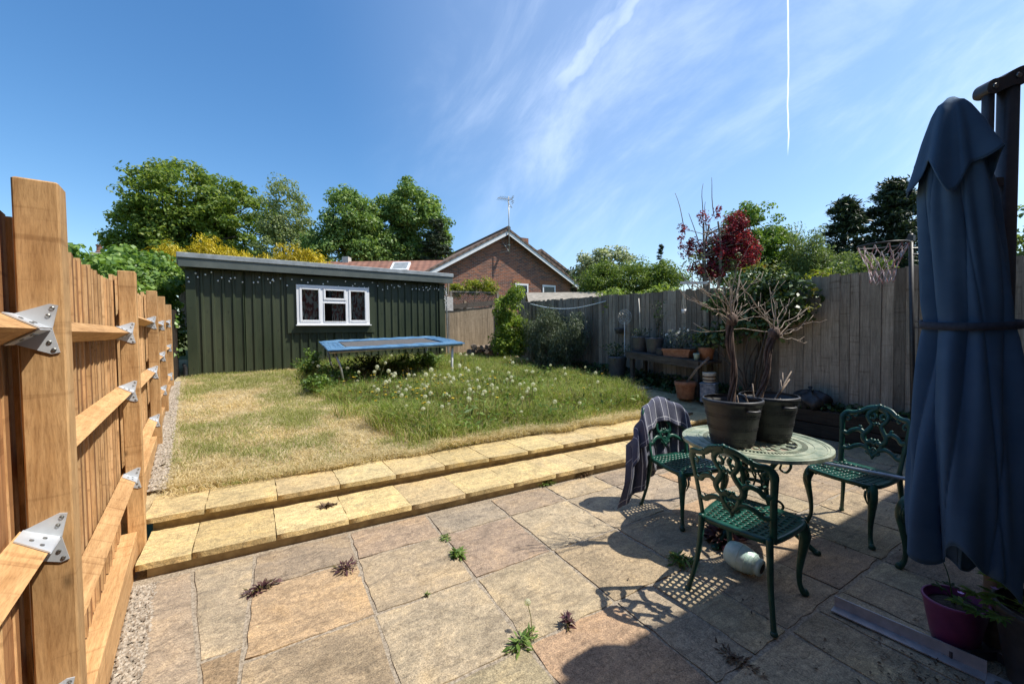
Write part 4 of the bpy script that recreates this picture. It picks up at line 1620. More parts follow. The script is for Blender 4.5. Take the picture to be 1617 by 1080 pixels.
def spoke(mb_, a0, r0, a1, r1, w, z, t, bow=0.0):
    pts = []
    for k in range(5):
        s = k / 4
        a = a0 + (a1 - a0) * s + bow * math.sin(pi * s)
        r_ = r0 + (r1 - r0) * s
        pts.append(Vector((r_ * math.cos(a), r_ * math.sin(a), z)))
    for p, q in zip(pts[:-1], pts[1:]):
        mb_.beam(p, q, w, t)


annulus(m_, 0.318, 0.435, ZT, 0.014)
annulus(m_, 0.435, 0.458, ZT + 0.003, 0.022)
annulus(m_, 0.352, 0.362, ZT + 0.003, 0.012)
annulus(m_, 0.418, 0.426, ZT + 0.003, 0.012)
annulus(m_, 0.262, 0.284, ZT + 0.002, 0.013)
for k in range(90):
    a = 2 * pi * k / 90
    spoke(m_, a, 0.282, a, 0.320, 0.0085, ZT - 0.006, 0.0105)
annulus(m_, 0.086, 0.100, ZT + 0.001, 0.012, 40)
annulus(m_, 0.018, 0.050, ZT + 0.001, 0.012, 24)
for k in range(16):
    a = 2 * pi * k / 16
    spoke(m_, a, 0.098, a + 0.18, 0.265, 0.011, ZT - 0.006, 0.0105, 0.14)
    spoke(m_, a, 0.098, a - 0.18, 0.265, 0.011, ZT - 0.0062, 0.0101, -0.14)
    spoke(m_, a + .196, 0.14, a + .196, 0.265, 0.009, ZT - 0.0064, 0.0099)
    spoke(m_, a, 0.05, a + .1, 0.088, 0.010, ZT - 0.006, 0.0105)
    ca, sa = math.cos(a), math.sin(a)
    m_.lathe([(0.016, -0.010), (0.018, -0.002), (0.012, 0.002), (0.001, 0.003)], 8, (0.185 * ca, 0.185 * sa, ZT - 0.002))
    a2 = a + .196
    m_.lathe([(0.013, -0.010), (0.014, -0.002), (0.008, 0.002), (0.001, 0.003)], 8, (0.235 * math.cos(a2), 0.235 * math.sin(a2), ZT - 0.002))
m_.build('tabletop', M['tablealu'], tbl)
for k in range(3):
    a = R(-79 + 120 * k)
    ca, sa = math.cos(a), math.sin(a)

    def rp(r_, z, off=0.0):
        return (r_ * ca - off * sa, r_ * sa + off * ca, z)
    m_ = MB()
    m_.tube(cr([rp(0.33, 0.685), rp(0.27, 0.66), rp(0.17, 0.60), rp(0.105, 0.50), rp(0.085, 0.38), rp(0.105, 0.26), rp(0.175, 0.16), rp(0.27, 0.09), rp(0.335, 0.035), rp(0.365, 0.014)], 5), [0.013, 0.015, 0.017, 0.017, 0.016, 0.016, 0.018, 0.018, 0.016, 0.017], 9)
    m_.lathe([(0.020, 0), (0.025, 0.008), (0.021, 0.022), (0.006, 0.03)], 10, rp(0.368, 0.0))
    m_.tube(cr([rp(0.20, 0.62), rp(0.225, 0.56), rp(0.20, 0.51), rp(0.165, 0.525), rp(0.172, 0.56)], 5), [0.009, 0.009, 0.008, 0.007, 0.006], 7)
    m_.tube(cr([rp(0.115, 0.27), rp(0.155, 0.30), rp(0.185, 0.27), rp(0.165, 0.235), rp(0.145, 0.25)], 5), [0.009, 0.009, 0.008, 0.007, 0.006], 7)
    m_.tube(cr([rp(0.30, 0.675), rp(0.315, 0.63), rp(0.285, 0.60), rp(0.265, 0.62)], 5), [0.009, 0.009, 0.007, 0.006], 7)
    m_.build('leg', M['greenalu'], tbl, True)
m_ = MB()
annulus(m_, 0.070, 0.100, 0.40, 0.018, 30)
annulus(m_, 0.070, 0.098, 0.52, 0.018, 30)
for k in range(9):
    a = 2 * pi * k / 9
    m_.tube(cr([(0.085 * math.cos(a), 0.085 * math.sin(a), 0.395), (0.06 * math.cos(a + .3), 0.06 * math.sin(a + .3), 0.46), (0.085 * math.cos(a + .1), 0.085 * math.sin(a + .1), 0.51)], 4), 0.006, 6)
m_.build('collar', M['greenalu'], tbl, True)

# ------------------------------------------------------------------ towel over the second chair
tb_ = chairs[1]
NU_, NV_ = 60, 64
S0, S1, T0, T1 = -0.235, 0.47, -0.62, 0.21


def backtop(x):
    ax = min(abs(x), 0.208)
    return 0.425 + float(np.interp(ax, [0, .065, .11, .15, .185, .2, .208], [0.470, 0.456, 0.424, 0.412, 0.402, 0.385, 0.36]))


def towel_pt(a, b):
    s = S0 + (S1 - S0) * a
    t = T0 + (T1 - T0) * b          # t>0 in front of the back, t<0 behind it
    lim = 0.212
    x = max(-lim, min(lim, s))
    over = max(0.0, abs(s) - lim)
    zt = backtop(x) + 0.012
    h0 = zt - 0.425
    yb = -0.195 - 0.20 * h0 - 0.1 * h0 * h0 + 0.9 * x * x
    dn = abs(t)
    r_ = 0.022
    if dn < r_ * 1.5:
        ang_ = t / r_
        y = yb + r_ * math.sin(max(-pi / 2, min(pi / 2, ang_)))
        z = zt - r_ * (1 - math.cos(ang_))
    else:
        z = zt - r_ - (dn - r_ * 1.5)
        h = max(0.0, z - 0.425)
        y = -0.195 - 0.2 * h - 0.1 * h * h + 0.9 * x * x + (r_ if t > 0 else -r_ - 0.05 * (dn - .03))
    # folds
    y += 0.010 * math.sin(s * 52 + 1.3) * min(1, dn * 5) + 0.006 * math.sin(s * 23 + t * 9)
    if over > 0:
        sg = 1 if s > 0 else -1
        x += sg * over * (0.42 + 0.5 * min(1, dn * 1.6)) * 1.1
        z -= over * (1.05 - 0.5 * min(1, dn * 1.2))
        y += 0.022 * math.sin(over * 40) - (0.05 * over if t < 0 else -0.1 * over)
    return (x, y, z)


m_ = MB()
m_.grid(towel_pt, NU_, NV_)
me = m_.mesh('towel', M['towel'], True)
uvl = me.uv_layers.new(name='UVMap')
co = [(S0 + (S1 - S0) * (i % NU_) / (NU_ - 1), T0 + (T1 - T0) * (i // NU_) / (NV_ - 1)) for i in range(NU_ * NV_)]
for lp in me.loops:
    uvl.data[lp.index].uv = co[lp.vertex_index]
tw = link_mesh('towel', me)
tw.matrix_world = Matrix.Translation(tb_.location) @ Matrix.Rotation(R(169), 4, 'Z')
sm = tw.modifiers.new('thick', 'SOLIDIFY')
sm.thickness = 0.005
tag(tw, 'navy towel with thin white stripes draped over a green chair back', 'towel')


# ------------------------------------------------------------------ pots
def pot(name, label, loc, prof, mat, group=None, soil=None, n=40, sx=1, sy=1, rz=0, cat='pot', handles=None, bands=None):
    """prof: outer wall from the base up; the inner wall is added"""
    root = empty(name, loc, rz, label, cat, group)
    t = 0.008
    zt = prof[-1][1]
    full = [(0.001, prof[0][1])] + list(prof) + [(prof[-1][0] - t, zt + 0.001)] + [(max(0.01, r_ - t), z) for r_, z in reversed(prof[1:-1])] + [(max(.01, prof[0][0] - t), prof[0][1] + 0.012), (0.001, prof[0][1] + 0.012)]
    m_ = MB()
    m_.lathe(full, n, sx=sx, sy=sy)
    m_.build('body', mat, root, True)
    if soil:
        r_ = float(np.interp(soil, [p[1] for p in prof], [p[0] for p in prof])) - 0.010
        m_ = MB()
        m_.lathe([(0.001, soil + 0.012), (r_ * .5, soil + 0.008), (r_, soil - 0.004)][::-1], 24, sx=sx, sy=sy)
        o = m_.build('compost', M['compost'], root, True)
    if bands:
        m_ = MB()
        for z in bands:
            r_ = float(np.interp(z, [p[1] for p in prof], [p[0] for p in prof]))
            for k in range(64):
                a = 2 * pi * k / 64
                m_.box((r_ * math.cos(a) * sx, r_ * math.sin(a) * sy, z), (0.005, 0.007, 0.006), Matrix.Rotation(a, 3, 'Z'))
        tag(m_.build('bead_band', mat, root), kind='stuff')
    if handles:
        for a in handles:
            m_ = MB()
            r_ = float(np.interp(zt * 0.80, [p[1] for p in prof], [p[0] for p in prof]))
            c = []
            for k in range(9):
                q = a + (k - 4) * 0.07
                rr_ = r_ + 0.004 + 0.022 * (1 - ((k - 4) / 4) ** 2)
                c.append((rr_ * math.cos(q), rr_ * math.sin(q), zt * 0.80))
            m_.tube(c, 0.011, 8)
            m_.build('handle', mat, root, True)
    return root


big = [(0.128, 0.0), (0.133, 0.01), (0.148, 0.10), (0.162, 0.19), (0.176, 0.262), (0.181, 0.282), (0.188, 0.287), (0.189, 0.307), (0.183, 0.312)]
P1 = (2.655, 1.575, ZT + 0.006)
P2 = (2.99, 1.51, ZT + 0.006)
# camera-facing handle directions
for k, (p, h, lab) in enumerate(((P1, 0.4, 'large black plastic pot on the table holding the straighter bare tree'), (P2, 0.2, 'black plastic pot on the table behind the other, holding the leaning bare tree'))):
    aim = math.atan2(-p[1], -p[0])
    pot('plant_pot', lab, p, big, M['blackplastic'], 'black pots on the garden table', 0.235, 48, handles=[aim + 0.75, aim + 0.75 + pi], bands=(0.04, 0.055, 0.115, 0.13, 0.20, 0.215))


def bare_tree(label, base, top, heads, rseed, extra_low):
    root = empty('potted_tree', base, 0, label, 'small tree', 'bare trees in the black pots')
    r_ = random.Random(rseed)
    base, top = Vector(base), Vector(top)
    ax = top - base
    m_ = MB()
    for k in range(4):
        pts = []
        for i in range(26):
            t = i / 25
            a = 2 * pi * k / 4 + t * 5.2
            rad = 0.014 + 0.006 * math.sin(t * 7 + k)
            pts.append(ax * t + Vector((math.cos(a) * rad, math.sin(a) * rad, 0)) + Vector((0.012 * math.sin(t * 6), 0.010 * math.sin(t * 8 + 1), 0)))
        m_.tube(pts, [0.012, 0.0105, 0.0095, 0.0105, 0.012], 7)
    m_.lathe([(0.001, -0.05), (0.030, -0.03), (0.040, 0.0), (0.034, 0.035), (0.001, 0.06)], 10, ax)
    m_.build('trunk', M['redbark'], root, True)
    m_ = MB()
    fine = MB()
    for (dx, dy, dz, L) in heads:
        dz *= .8
        d = Vector((dx, dy, dz)).normalized()
        st = ax + Vector((r_.uniform(-.02, .02), r_.uniform(-.02, .02), r_.uniform(-.05, .04)))
        b = Vector((r_.gauss(0, 1), r_.gauss(0, 1), 1.2)) * 0.06 * L
        pts = [st + d * L * t + b * math.sin(pi * t) * 0.9 + Vector((0, 0, .10 * L * t * t)) + Vector((r_.gauss(0, .006), r_.gauss(0, .006), r_.gauss(0, .006))) * (t > 0) for t in np.linspace(0, 1, 7)]
        m_.tube(pts, [0.0042, 0.0034, 0.0026, 0.0017], 6)
        for _ in range(3):
            q = pts[r_.randrange(2, 7)]
            d2 = (d + Vector((r_.gauss(0, .5), r_.gauss(0, .5), r_.gauss(.2, .4)))).normalized()
            m_.tube([q, q + d2 * L * 0.16, q + d2 * L * 0.32 + Vector((0, 0, .02))], [0.0022, 0.0018, 0.0012], 5)
            # swollen bud
            m_.lathe([(0.001, -.005), (0.0036, 0), (0.001, .007)], 5, q)
    m_.build('branch', M['drytwig'], root, True)
    m_ = MB()
    for (ox, oy, dx, dy, dz, L) in extra_low:
        a = Vector((ox, oy, -0.01))
        d = Vector((dx, dy, dz)).normalized() * L
        m_.tube([a, a + d * .5 + Vector((0.004, 0, 0)), a + d], [0.008, 0.006, 0.004], 6)
        m_.tube([a + d * .6, a + d * .6 + Vector((d.x, -d.y, d.z)) * .35], [0.005, 0.003], 5)
    m_.build('stub', M['drytwig'], root, True)
    return root


# right = +(.87,-.5), towards viewer = (-.5,-.87) in this frame
def view(a, b, c):
    return (0.866 * a + 0.5 * b, -0.5 * a + 0.866 * b, c)


rt = random.Random(3)
h1 = []
for a, c, L in ((-0.95, .45, .50), (-.85, .75, .52), (-.8, .25, .34), (-.55, .8, .42), (-.35, .9, .33), (-.15, 1, .34), (.1, 1, .30), (.3, .9, .32), (.6, .8, .40), (.9, .45, .33), (.95, .05, .46), (.8, -.25, .22), (-1, .6, .62), (-.6, .5, .45), (.2, .7, .5), (.5, .5, .3), (-.3, .6, .38), (.05, .8, .42)):
    h1.append((*view(a, rt.uniform(-.5, .5), c), L * rt.uniform(.85, 1.1) * .74))
h2 = []
for a, c, L in ((.9, .55, .48), (.8, .5, .36), (1, .1, .28), (.95, -.3, .28), (-.5, .75, .50), (-.6, .5, .30), (-.25, .9, .26), (.2, 1, .28), (.15, .95, .46), (.45, .8, .34), (-.9, -.1, .5), (.6, .9, .3), (.7, .35, .55)):
    h2.append((*view(a, rt.uniform(-.5, .5), c), L * rt.uniform(.85, 1.1) * .78))
bare_tree('straight twisted trunk with a mop of bare pale twigs in the front table pot', (2.665, 1.575, ZT + 0.242), (2.655, 1.58, 1.55), h1, 4, [(-.10, -.10, -.2, 0, 1, .13), (.11, -.05, -.3, .1, .9, .12)])
bare_tree('leaning twisted trunk with sparse bare twigs in the rear table pot', (2.94, 1.55, ZT + 0.242), (3.05, 1.505, 1.45), h2, 9, [(.03, -.06, .5, -.25, .9, .30), (.05, -.05, .45, -.3, .8, .24), (-.12, -.03, -.1, 0, 1, .18), (-.08, -.1, .5, -.3, .5, .12)])

# mint vase lying under the near chair
vase = empty('vase', (2.405, 1.345, 0.0), 0, 'mint green ribbed vase lying on its side under the near chair', 'vase')
ax = Vector((0.10, -0.95, -0.12)).normalized()
q = ax.to_track_quat('Z', 'Y').to_matrix()
m_ = MB()
pr = [(0.001, -0.105), (0.050, -0.105), (0.066, -0.095), (0.078, -0.055), (0.080, -0.02), (0.074, 0.02), (0.061, 0.055), (0.050, 0.070), (0.048, 0.076), (0.052, 0.084), (0.047, 0.098), (0.034, 0.100), (0.030, 0.092), (0.001, 0.090)]
m_.lathe(pr, 40, (0, 0, 0.083), q)
m_.build('body', M['mint'], vase, True)
m_ = MB()
for z in (-0.02, 0.02, 0.04, 0.055):
    r_ = float(np.interp(z, [p[1] for p in pr[2:9]], [p[0] for p in pr[2:9]]))
    ring = [Vector((0, 0, 0.083)) + q @ Vector((r_ * math.cos(t), r_ * math.sin(t), z)) for t in np.linspace(0, 2 * pi, 41)]
    m_.tube(ring, 0.0022, 5, False)
m_.build('rib', M['mint'], vase, True)
m_ = MB()
m_.lathe([(0.001, 0.1015), (0.028, 0.1015), (0.030, 0.099)], 20, (0, 0, 0.083), q)
m_.build('painted_dark_mouth', M['compost'], vase)  # dark disc stands for the shade inside the vase's opening

# ------------------------------------------------------------------ furled parasol
PC = np.array([2.50, 0.46])          # canopy axis
par = empty('parasol', (PC[0], PC[1], 0), R(-30), 'furled navy cantilever parasol hanging from its dark double mast', 'parasol')
# local x = right as seen from the terrace door, local y = away


def fold(ph, z):
    a_ = abs(math.sin(2.5 * ph + 0.9 * z + 0.4))
    b_ = abs(math.sin(3.5 * ph - 1.6 * z + 1.0))
    return 0.62 * a_ ** 0.55 + 0.42 * (b_ ** 0.5 - 0.4) + 0.22 * math.sin(8 * ph + 3.3 * z) + 0.10 * math.sin(13 * ph - 2.0 * z)


def body(a, b):
    ph = 2 * pi * a
    hem = 0.545 + 0.10 * math.cos(3 * ph + 0.4) + 0.07 * math.sin(2 * ph + 2.2) + 0.03 * math.sin(7 * ph)
    z = 2.30 + (hem - 2.30) * b ** 0.92
    Rz = float(np.interp(z, [0.4, 0.7, 1.0, 1.35, 1.50, 1.58, 1.8, 2.05, 2.3], [0.165, 0.166, 0.158, 0.138, 0.124, 0.124, 0.116, 0.105, 0.07]))
    am = float(np.interp(z, [0.4, 0.9, 1.45, 1.52, 1.6, 2.0, 2.3], [0.55, 0.48, 0.30, 0.20, 0.28, 0.34, 0.2]))
    r_ = Rz * (1 - am * 0.45 + am * fold(ph, z))
    cx_ = float(np.interp(z, [0.4, 1.0, 1.5, 2.0, 2.4], [-0.01, -0.012, -0.02, -0.08, -0.115]))
    return (cx_ + r_ * math.cos(ph) * 1.05, r_ * math.sin(ph) * 0.8, z)


def cape(a, b):
    ph = 2 * pi * a
    hem = 2.125 + 0.055 * math.sin(4 * ph + 0.6) + 0.03 * math.sin(7 * ph + 2) - 0.035 * math.cos(ph - pi)
    z = 2.425 + (hem - 2.425) * b ** 1.15
    Rz = float(np.interp(b, [0, .06, .2, .5, .8, 1.0], [0.010, 0.036, 0.055, 0.084, 0.108, 0.126]))
    am = 0.05 + 0.24 * b
    r_ = Rz * (1 - am * 0.4 + am * (0.7 * abs(math.sin(2 * ph + 0.9)) + 0.5 * math.sin(5 * ph + 0.5) + 0.2 * math.sin(9 * ph)))
    return (-0.112 + r_ * math.cos(ph) * 1.08, r_ * math.sin(ph) * 0.85, z + (0.01 if b == 0 else 0))


m_ = MB()
m_.grid(body, 220, 80, True)
can = m_.build('canopy', M['parasol'], par, True)
s_ = can.modifiers.new('thick', 'SOLIDIFY')
s_.thickness = 0.003
m_ = MB()
m_.grid(cape, 140, 30, True)
cp = m_.build('vent_cape', M['parasol'], can, True)
s_ = cp.modifiers.new('thick', 'SOLIDIFY')
s_.thickness = 0.003
m_ = MB()
hemline = [cape(k / 140, 1.0) for k in range(141)]
m_.tube(hemline, 0.0035, 5, False)
m_.build('hem', M['parasol'], can, True)


m_ = MB()
for k in range(8):
    m_.tube([Vector(body((k + .3) / 8, b_)) * 1.0 for b_ in np.linspace(0.02, 1, 50)], 0.0028, 5)
m_.tube([body(k / 220, 1.0) for k in range(221)], 0.0035, 5, False)
tag(m_.build('seam', M['parasol'], can, True), kind='stuff')


def strap(z, h):
    m2 = MB()
    def f(a, b):
        x, y, _ = body(a, 0.5)
        ph = 2 * pi * a
        # stretch over the folds: follow the envelope
        Rz = 0.156
        cx_ = -0.018
        r_ = Rz * (1.0 + 0.02 * math.sin(5 * ph))
        return (cx_ + r_ * math.cos(ph) * 1.05, r_ * math.sin(ph) * 0.8, z + (b - .5) * h + 0.012 * math.sin(ph + .5))
    m2.grid(f, 72, 3, True)
    return m2


sp = strap(1.505, 0.032).build('tie_strap', M['strap'], par, True)
s_ = sp.modifiers.new('thick', 'SOLIDIFY')
s_.thickness = 0.004
# mast (local coordinates: right and slightly behind)
mx, my = 0.262, 0.110
m_ = MB()


def oval(cx_, cy_, rx, ry, z0, z1, mb_, n=20):
    vs_ = []
    for z in (z0, z1):
        for k in range(n):
            a = 2 * pi * k / n
            s = lambda c: math.copysign(abs(c) ** 0.6, c)
            vs_.append((cx_ + rx * s(math.cos(a)), cy_ + ry * s(math.sin(a)), z))
    mb_.add(vs_, [tuple(range(n - 1, -1, -1)), tuple(range(n, 2 * n))] + [(k, (k + 1) % n, n + (k + 1) % n, n + k) for k in range(n)])


oval(mx, my, 0.034, 0.026, 0.98, 2.56, m_)
m_.build('mast', M['mast'], par, True)
m_ = MB()
oval(mx - 0.010, my, 0.029, 0.029, 0.0, 0.98, m_)
m_.build('lower_mast', M['pole'], par, True)
m_ = MB()
oval(mx - 0.100, my - 0.01, 0.018, 0.016, 1.62, 2.50, m_)
m_.build('arm', M['mast'], par, True)
m_ = MB()
prof2 = cr([(mx - 0.124, 2.505), (mx - 0.126, 2.535), (mx - 0.105, 2.560), (mx - 0.06, 2.572), (mx - 0.015, 2.600), (mx + 0.030, 2.618), (mx + 0.040, 2.60), (mx + 0.038, 2.545), (mx + 0.0, 2.538), (mx - 0.05, 2.520), (mx - 0.09, 2.500)], 4, True)
m_.prism([(p[0], my + 0.026, p[1]) for p in prof2], (0, -0.056, 0))
hc = m_.build('hinge_cap', M['mast'], par)
m_ = MB()
for x, z in ((mx - 0.095, 2.530), (mx + 0.005, 2.575)):
    m_.lathe([(0.012, 0), (0.012, 0.004), (0.006, 0.006), (0.001, 0.006)], 12, (x, my - 0.0305, z), Matrix.Rotation(pi / 2, 3, 'X'))
tag(m_.build('bolt', M['screw'], hc, True), kind='stuff')
m_ = MB()
m_.box((mx - 0.065, my - 0.01, 2.125), (0.05, 0.03, 0.035))
m_.build('catch', M['mast'], par)
m_ = MB()
m_.box((mx, my, 0.02), (0.50, 0.09, 0.04))
m_.box((mx, my, 0.02), (0.09, 0.50, 0.041))
m_.build('cross_base', M['mast'], par)

# ------------------------------------------------------------------ near floor pots and bar (shade, lower right)
ov = [(0.070, 0.0), (0.075, 0.006), (0.088, 0.07), (0.100, 0.14), (0.110, 0.205), (0.114, 0.212), (0.113, 0.22)]
pot('plant_pot', 'small purple plastic pot on the patio beside the steel bar', (2.685, 0.53, 0.004), ov, M['purple'], 'pots beside the parasol', 0.185, 40, 1.12, 0.92, R(-20))
bp = [(0.125, 0.0), (0.13, 0.01), (0.15, 0.14), (0.168, 0.285), (0.175, 0.30), (0.181, 0.315), (0.180, 0.335), (0.173, 0.337)]
pot('plant_pot', 'large black plastic pot in front of the parasol mast', (2.65, 0.24, 0.004), bp, M['blackplastic'], 'pots beside the parasol', 0.27, 44)


def herb(name, label, loc, stems, mat, petal=None, seed=1, leaf=0.05, group=None):
    root = empty(name, loc, 0, label, 'plant', group)
    r_ = random.Random(seed)
    sm_, lf, fl = MB(), MB(), MB()
    for (dx, dy, h, kind) in stems:
        tip = Vector((dx, dy, h))
        pts = cr([(0, 0, 0), (dx * .35, dy * .35, h * .6), (dx, dy, h)], 5)
        sm_.tube(pts, [0.003, 0.0022, 0.0015], 5)
        if kind in 'lf':
            # divided leaf: fan of lobes
            out = Vector((dx, dy, 0)).normalized() if abs(dx) + abs(dy) > 0.01 else Vector((1, 0, 0))
            sd_ = out.cross(Vector((0, 0, 1)))
            for k in range(9):
                a = (k - 4) * 0.42
                d = (out * math.cos(a) + sd_ * math.sin(a) + Vector((0, 0, r_.uniform(-.35, .25)))).normalized()
                L = leaf * (1.15 - 0.09 * abs(k - 4)) * r_.uniform(.8, 1.1)
                w = d.cross(Vector((0, 0, 1))).normalized() * L * 0.22
                lf.add([tip, tip + d * L * .45 + w, tip + d * L * .7 + w * .5 + Vector((0, 0, .004)), tip + d * L, tip + d * L * .7 - w * .5 + Vector((0, 0, .004)), tip + d * L * .45 - w], [(0, 1, 2, 3), (0, 3, 4, 5)])
        if kind in 'f' and petal:
            for k in range(5):
                a = k * 2 * pi / 5
                d = Vector((math.cos(a), math.sin(a), 0.2))
                e_ = Vector((-math.sin(a), math.cos(a), 0))
                c = tip + Vector((0, 0, .02))
                fl.add([c, c + d * .007 + e_ * .005, c + d * .013, c + d * .007 - e_ * .005], [(0, 1, 2, 3)])
        if kind == 's':
            fl.lathe([(0.001, -.008), (0.008, -.002), (0.008, .004), (0.001, .009)], 8, tip)
    sm_.build('stem', mat, root, True)
    if lf.v:
        tag(lf.build('leaf', mat, root), kind='stuff')
    if fl.v:
        fl.build('flower', petal or M['petalwhite'], root)
    return root


rs = random.Random(8)
st = [(rs.uniform(-.22, .14), rs.uniform(-.12, .20), rs.uniform(.02, .16), 'l') for _ in range(20)]
st += [(-.16, .10, .14, 'f'), (-.08, -.12, .05, 'f')]
herb('potted_plant', 'leafy cranesbill with lilac flowers spilling over the large black pot', (2.62, 0.28, 0.275), st, LF['weed'], M['lilac'], 2, 0.055)
herb('potted_plant', 'few thin stalks and one lilac flower in the purple pot', (2.68, 0.535, 0.18), [(.02, .05, .22, 's'), (-.05, .03, .10, 'l'), (-.04, -.03, .08, 'f'), (.06, .02, .07, 'l')], LF['dkweed'], M['lilac'], 4, 0.04)
herb('potted_plant', 'tall thin seed stalks standing in the large black pot', (2.66, 0.24, 0.275), [(-.10, .13, .42, 's'), (.03, .04, .36, 's'), (.02, -.05, .2, 's')], LF['dkweed'], M['cream'], 6, 0.04)

# steel angle on the patio
ang = empty('steel_angle', (2.48, 0.925, 0.006), math.atan2(0.30 - 0.925, 2.545 - 2.48), 'long grey steel angle bar lying on the shaded patio', 'bar')
m_ = MB()
m_.box((0.26, 0, 0.003), (0.52, 0.062, 0.006))
m_.box((0.26, 0.028, 0.033), (0.52, 0.006, 0.054))
m_.build('bar', M['barmetal'], ang)
m_ = MB()
m_.box((0.555, -0.02, 0.004), (0.068, 0.12, 0.008))
m_.build('end_plate', M['barmetal'], ang)
m_ = MB()
m_.lathe([(0.012, 0.008), (0.012, 0.016), (0.007, 0.018), (0.001, 0.018)], 6, (0.555, -0.02, 0))
m_.build('bolt', M['screw'], ang)

# ================================================================== GARDEN OBJECTS
# ------------------------------------------------------------------ trampoline
tr = empty('trampoline', (0, 0, 0), 0, 'rectangular trampoline with faded blue edge pads standing in tall weeds', 'trampoline')
A, B, Cc, Dd = Vector((0.70, 7.68, 1.19)), Vector((3.24, 7.74, 1.255)), Vector((3.20, 9.56, 1.375)), Vector((0.68, 9.50, 1.310))


def quadpt(a, b):
    return (A * (1 - a) + B * a) * (1 - b) + (Dd * (1 - a) + Cc * a) * b


def padpiece(a0, a1, b0, b1):
    m2 = MB()
    t = 0.020
    c = [quadpt(a0, b0), quadpt(a1, b0), quadpt(a1, b1), quadpt(a0, b1)]
    n = 14
    def f(a, b):
        p = (c[0] * (1 - a) + c[1] * a) * (1 - b) + (c[3] * (1 - a) + c[2] * a) * b
        s = 0.014 * math.sin(a * 23 + b * 5) * math.sin(b * pi) + 0.008 * math.sin(a * 51)
        e = min(a, 1 - a, b, 1 - b)
        return p + Vector((0, 0, t * min(1, e * 12) ** .5 + s * .6))
    m2.grid(f, n * 2, n // 2 + 1)
    m2.add([p - Vector((0, 0, 0.022)) for p in c], [(3, 2, 1, 0)])
    cc = [p - Vector((0, 0, 0.022)) for p in c]
    m2.add(c + cc, [(k, 4 + k, 4 + (k + 1) % 4, (k + 1) % 4) for k in range(4)])
    return m2.build('pad', M['padblue'], tr, True)


padpiece(-0.02, 1.02, -0.02, 0.14)
padpiece(-0.02, 1.02, 0.86, 1.02)
padpiece(-0.02, 0.115, 0.142, 0.858)
padpiece(0.885, 1.02, 0.142, 0.858)
m_ = MB()
m_.grid(lambda a, b: quadpt(0.13 + 0.74 * a, 0.16 + 0.68 * b) - Vector((0, 0, 0.008 + 0.03 * math.sin(a * pi) * math.sin(b * pi))), 12, 8)
m_.build('jumping_mat', M['tmat'], tr, True)
m_ = MB()
rim = [quadpt(0, 0), quadpt(1, 0), quadpt(1, 1), quadpt(0, 1), quadpt(0, 0)]
for p, q in zip(rim[:-1], rim[1:]):
    m_.tube([p - Vector((0, 0, .045)), q - Vector((0, 0, .045))], 0.022, 10)
m_.build('frame', M['steel'], tr, True)
m_ = MB()
for k in range(44):
    a = (k + .5) / 44
    m_.tube([quadpt(a, 0.0) - Vector((0, 0, .03)), quadpt(0.12 + 0.76 * a, 0.155) - Vector((0, 0, .02))], 0.006, 5)
    m_.tube([quadpt(a, 1.0) - Vector((0, 0, .03)), quadpt(0.12 + 0.76 * a, 0.845) - Vector((0, 0, .02))], 0.006, 5)
for k in range(30):
    b = (k + .5) / 30
    m_.tube([quadpt(0, b) - Vector((0, 0, .03)), quadpt(0.125, 0.15 + 0.7 * b) - Vector((0, 0, .02))], 0.006, 5)
    m_.tube([quadpt(1, b) - Vector((0, 0, .03)), quadpt(0.875, 0.15 + 0.7 * b) - Vector((0, 0, .02))], 0.006, 5)
tag(m_.build('spring', M['zinc'], tr, True), kind='stuff')
for (a, b, sgn) in ((0.03, 0.05, 1), (0.03, 0.95, 1), (0.93, 0.05, 0), (0.93, 0.95, 0)):
    p = quadpt(a, b) - Vector((0, 0, .05))
    e = quadpt(a + (0.06 if sgn else -.01), b)
    m_ = MB()
    m_.tube([p, (p.x * .4 + e.x * .6, p.y * .4 + e.y * .6, 0.85), (e.x, e.y, lawn_z(e.x, e.y) - .02)], 0.021 if sgn else 0.026, 9)
    m_.build('leg', M['steel'] if sgn else M['white'], tr, True)

# ------------------------------------------------------------------ fairy lights on the shed
fl = empty('fairy_lights', shed.location, SHR, 'string of unlit white globe fairy lights hanging under the shed eaves', 'fairy lights')
m_, w_ = MB(), MB()
rl = random.Random(21)
x = 0.06
wire = []
while x < W - 0.02:
    z = 2.20 + rl.uniform(-.045, .06)
    if wx0 - .1 < x < wx1 + .1:
        z = 2.17 + rl.uniform(-.04, .06)
    wire.append((x, -0.06, z))
    for _ in range(rl.choice((1, 1, 2))):
        dz = rl.uniform(0.02, .17)
        dx = rl.uniform(-.04, .04)
        m_.lathe([(0.001, -.018), (0.0135, -.012), (0.0175, 0), (0.0135, .012), (0.004, .019), (0.001, .02)], 8, (x + dx, -0.062 + rl.uniform(-.012, .004), z - dz))
        w_.tube([(x, -.06, z), (x + dx, -0.06, z - dz + .016)], 0.0016, 4)
    x += rl.uniform(.06, .16)
for k in range(14):
    z = 2.1 - k * .035
    m_.lathe([(0.001, -.015), (0.011, -.010), (0.0145, 0), (0.011, .010), (0.001, .018)], 8, (W + .02 + rl.uniform(-.05, .04), -0.06, z))
w_.tube(wire, 0.0022, 5)
w_.build('wire', M['blackplastic'], fl)
tag(m_.build('bulb', M['bulb'], fl, True), kind='stuff')

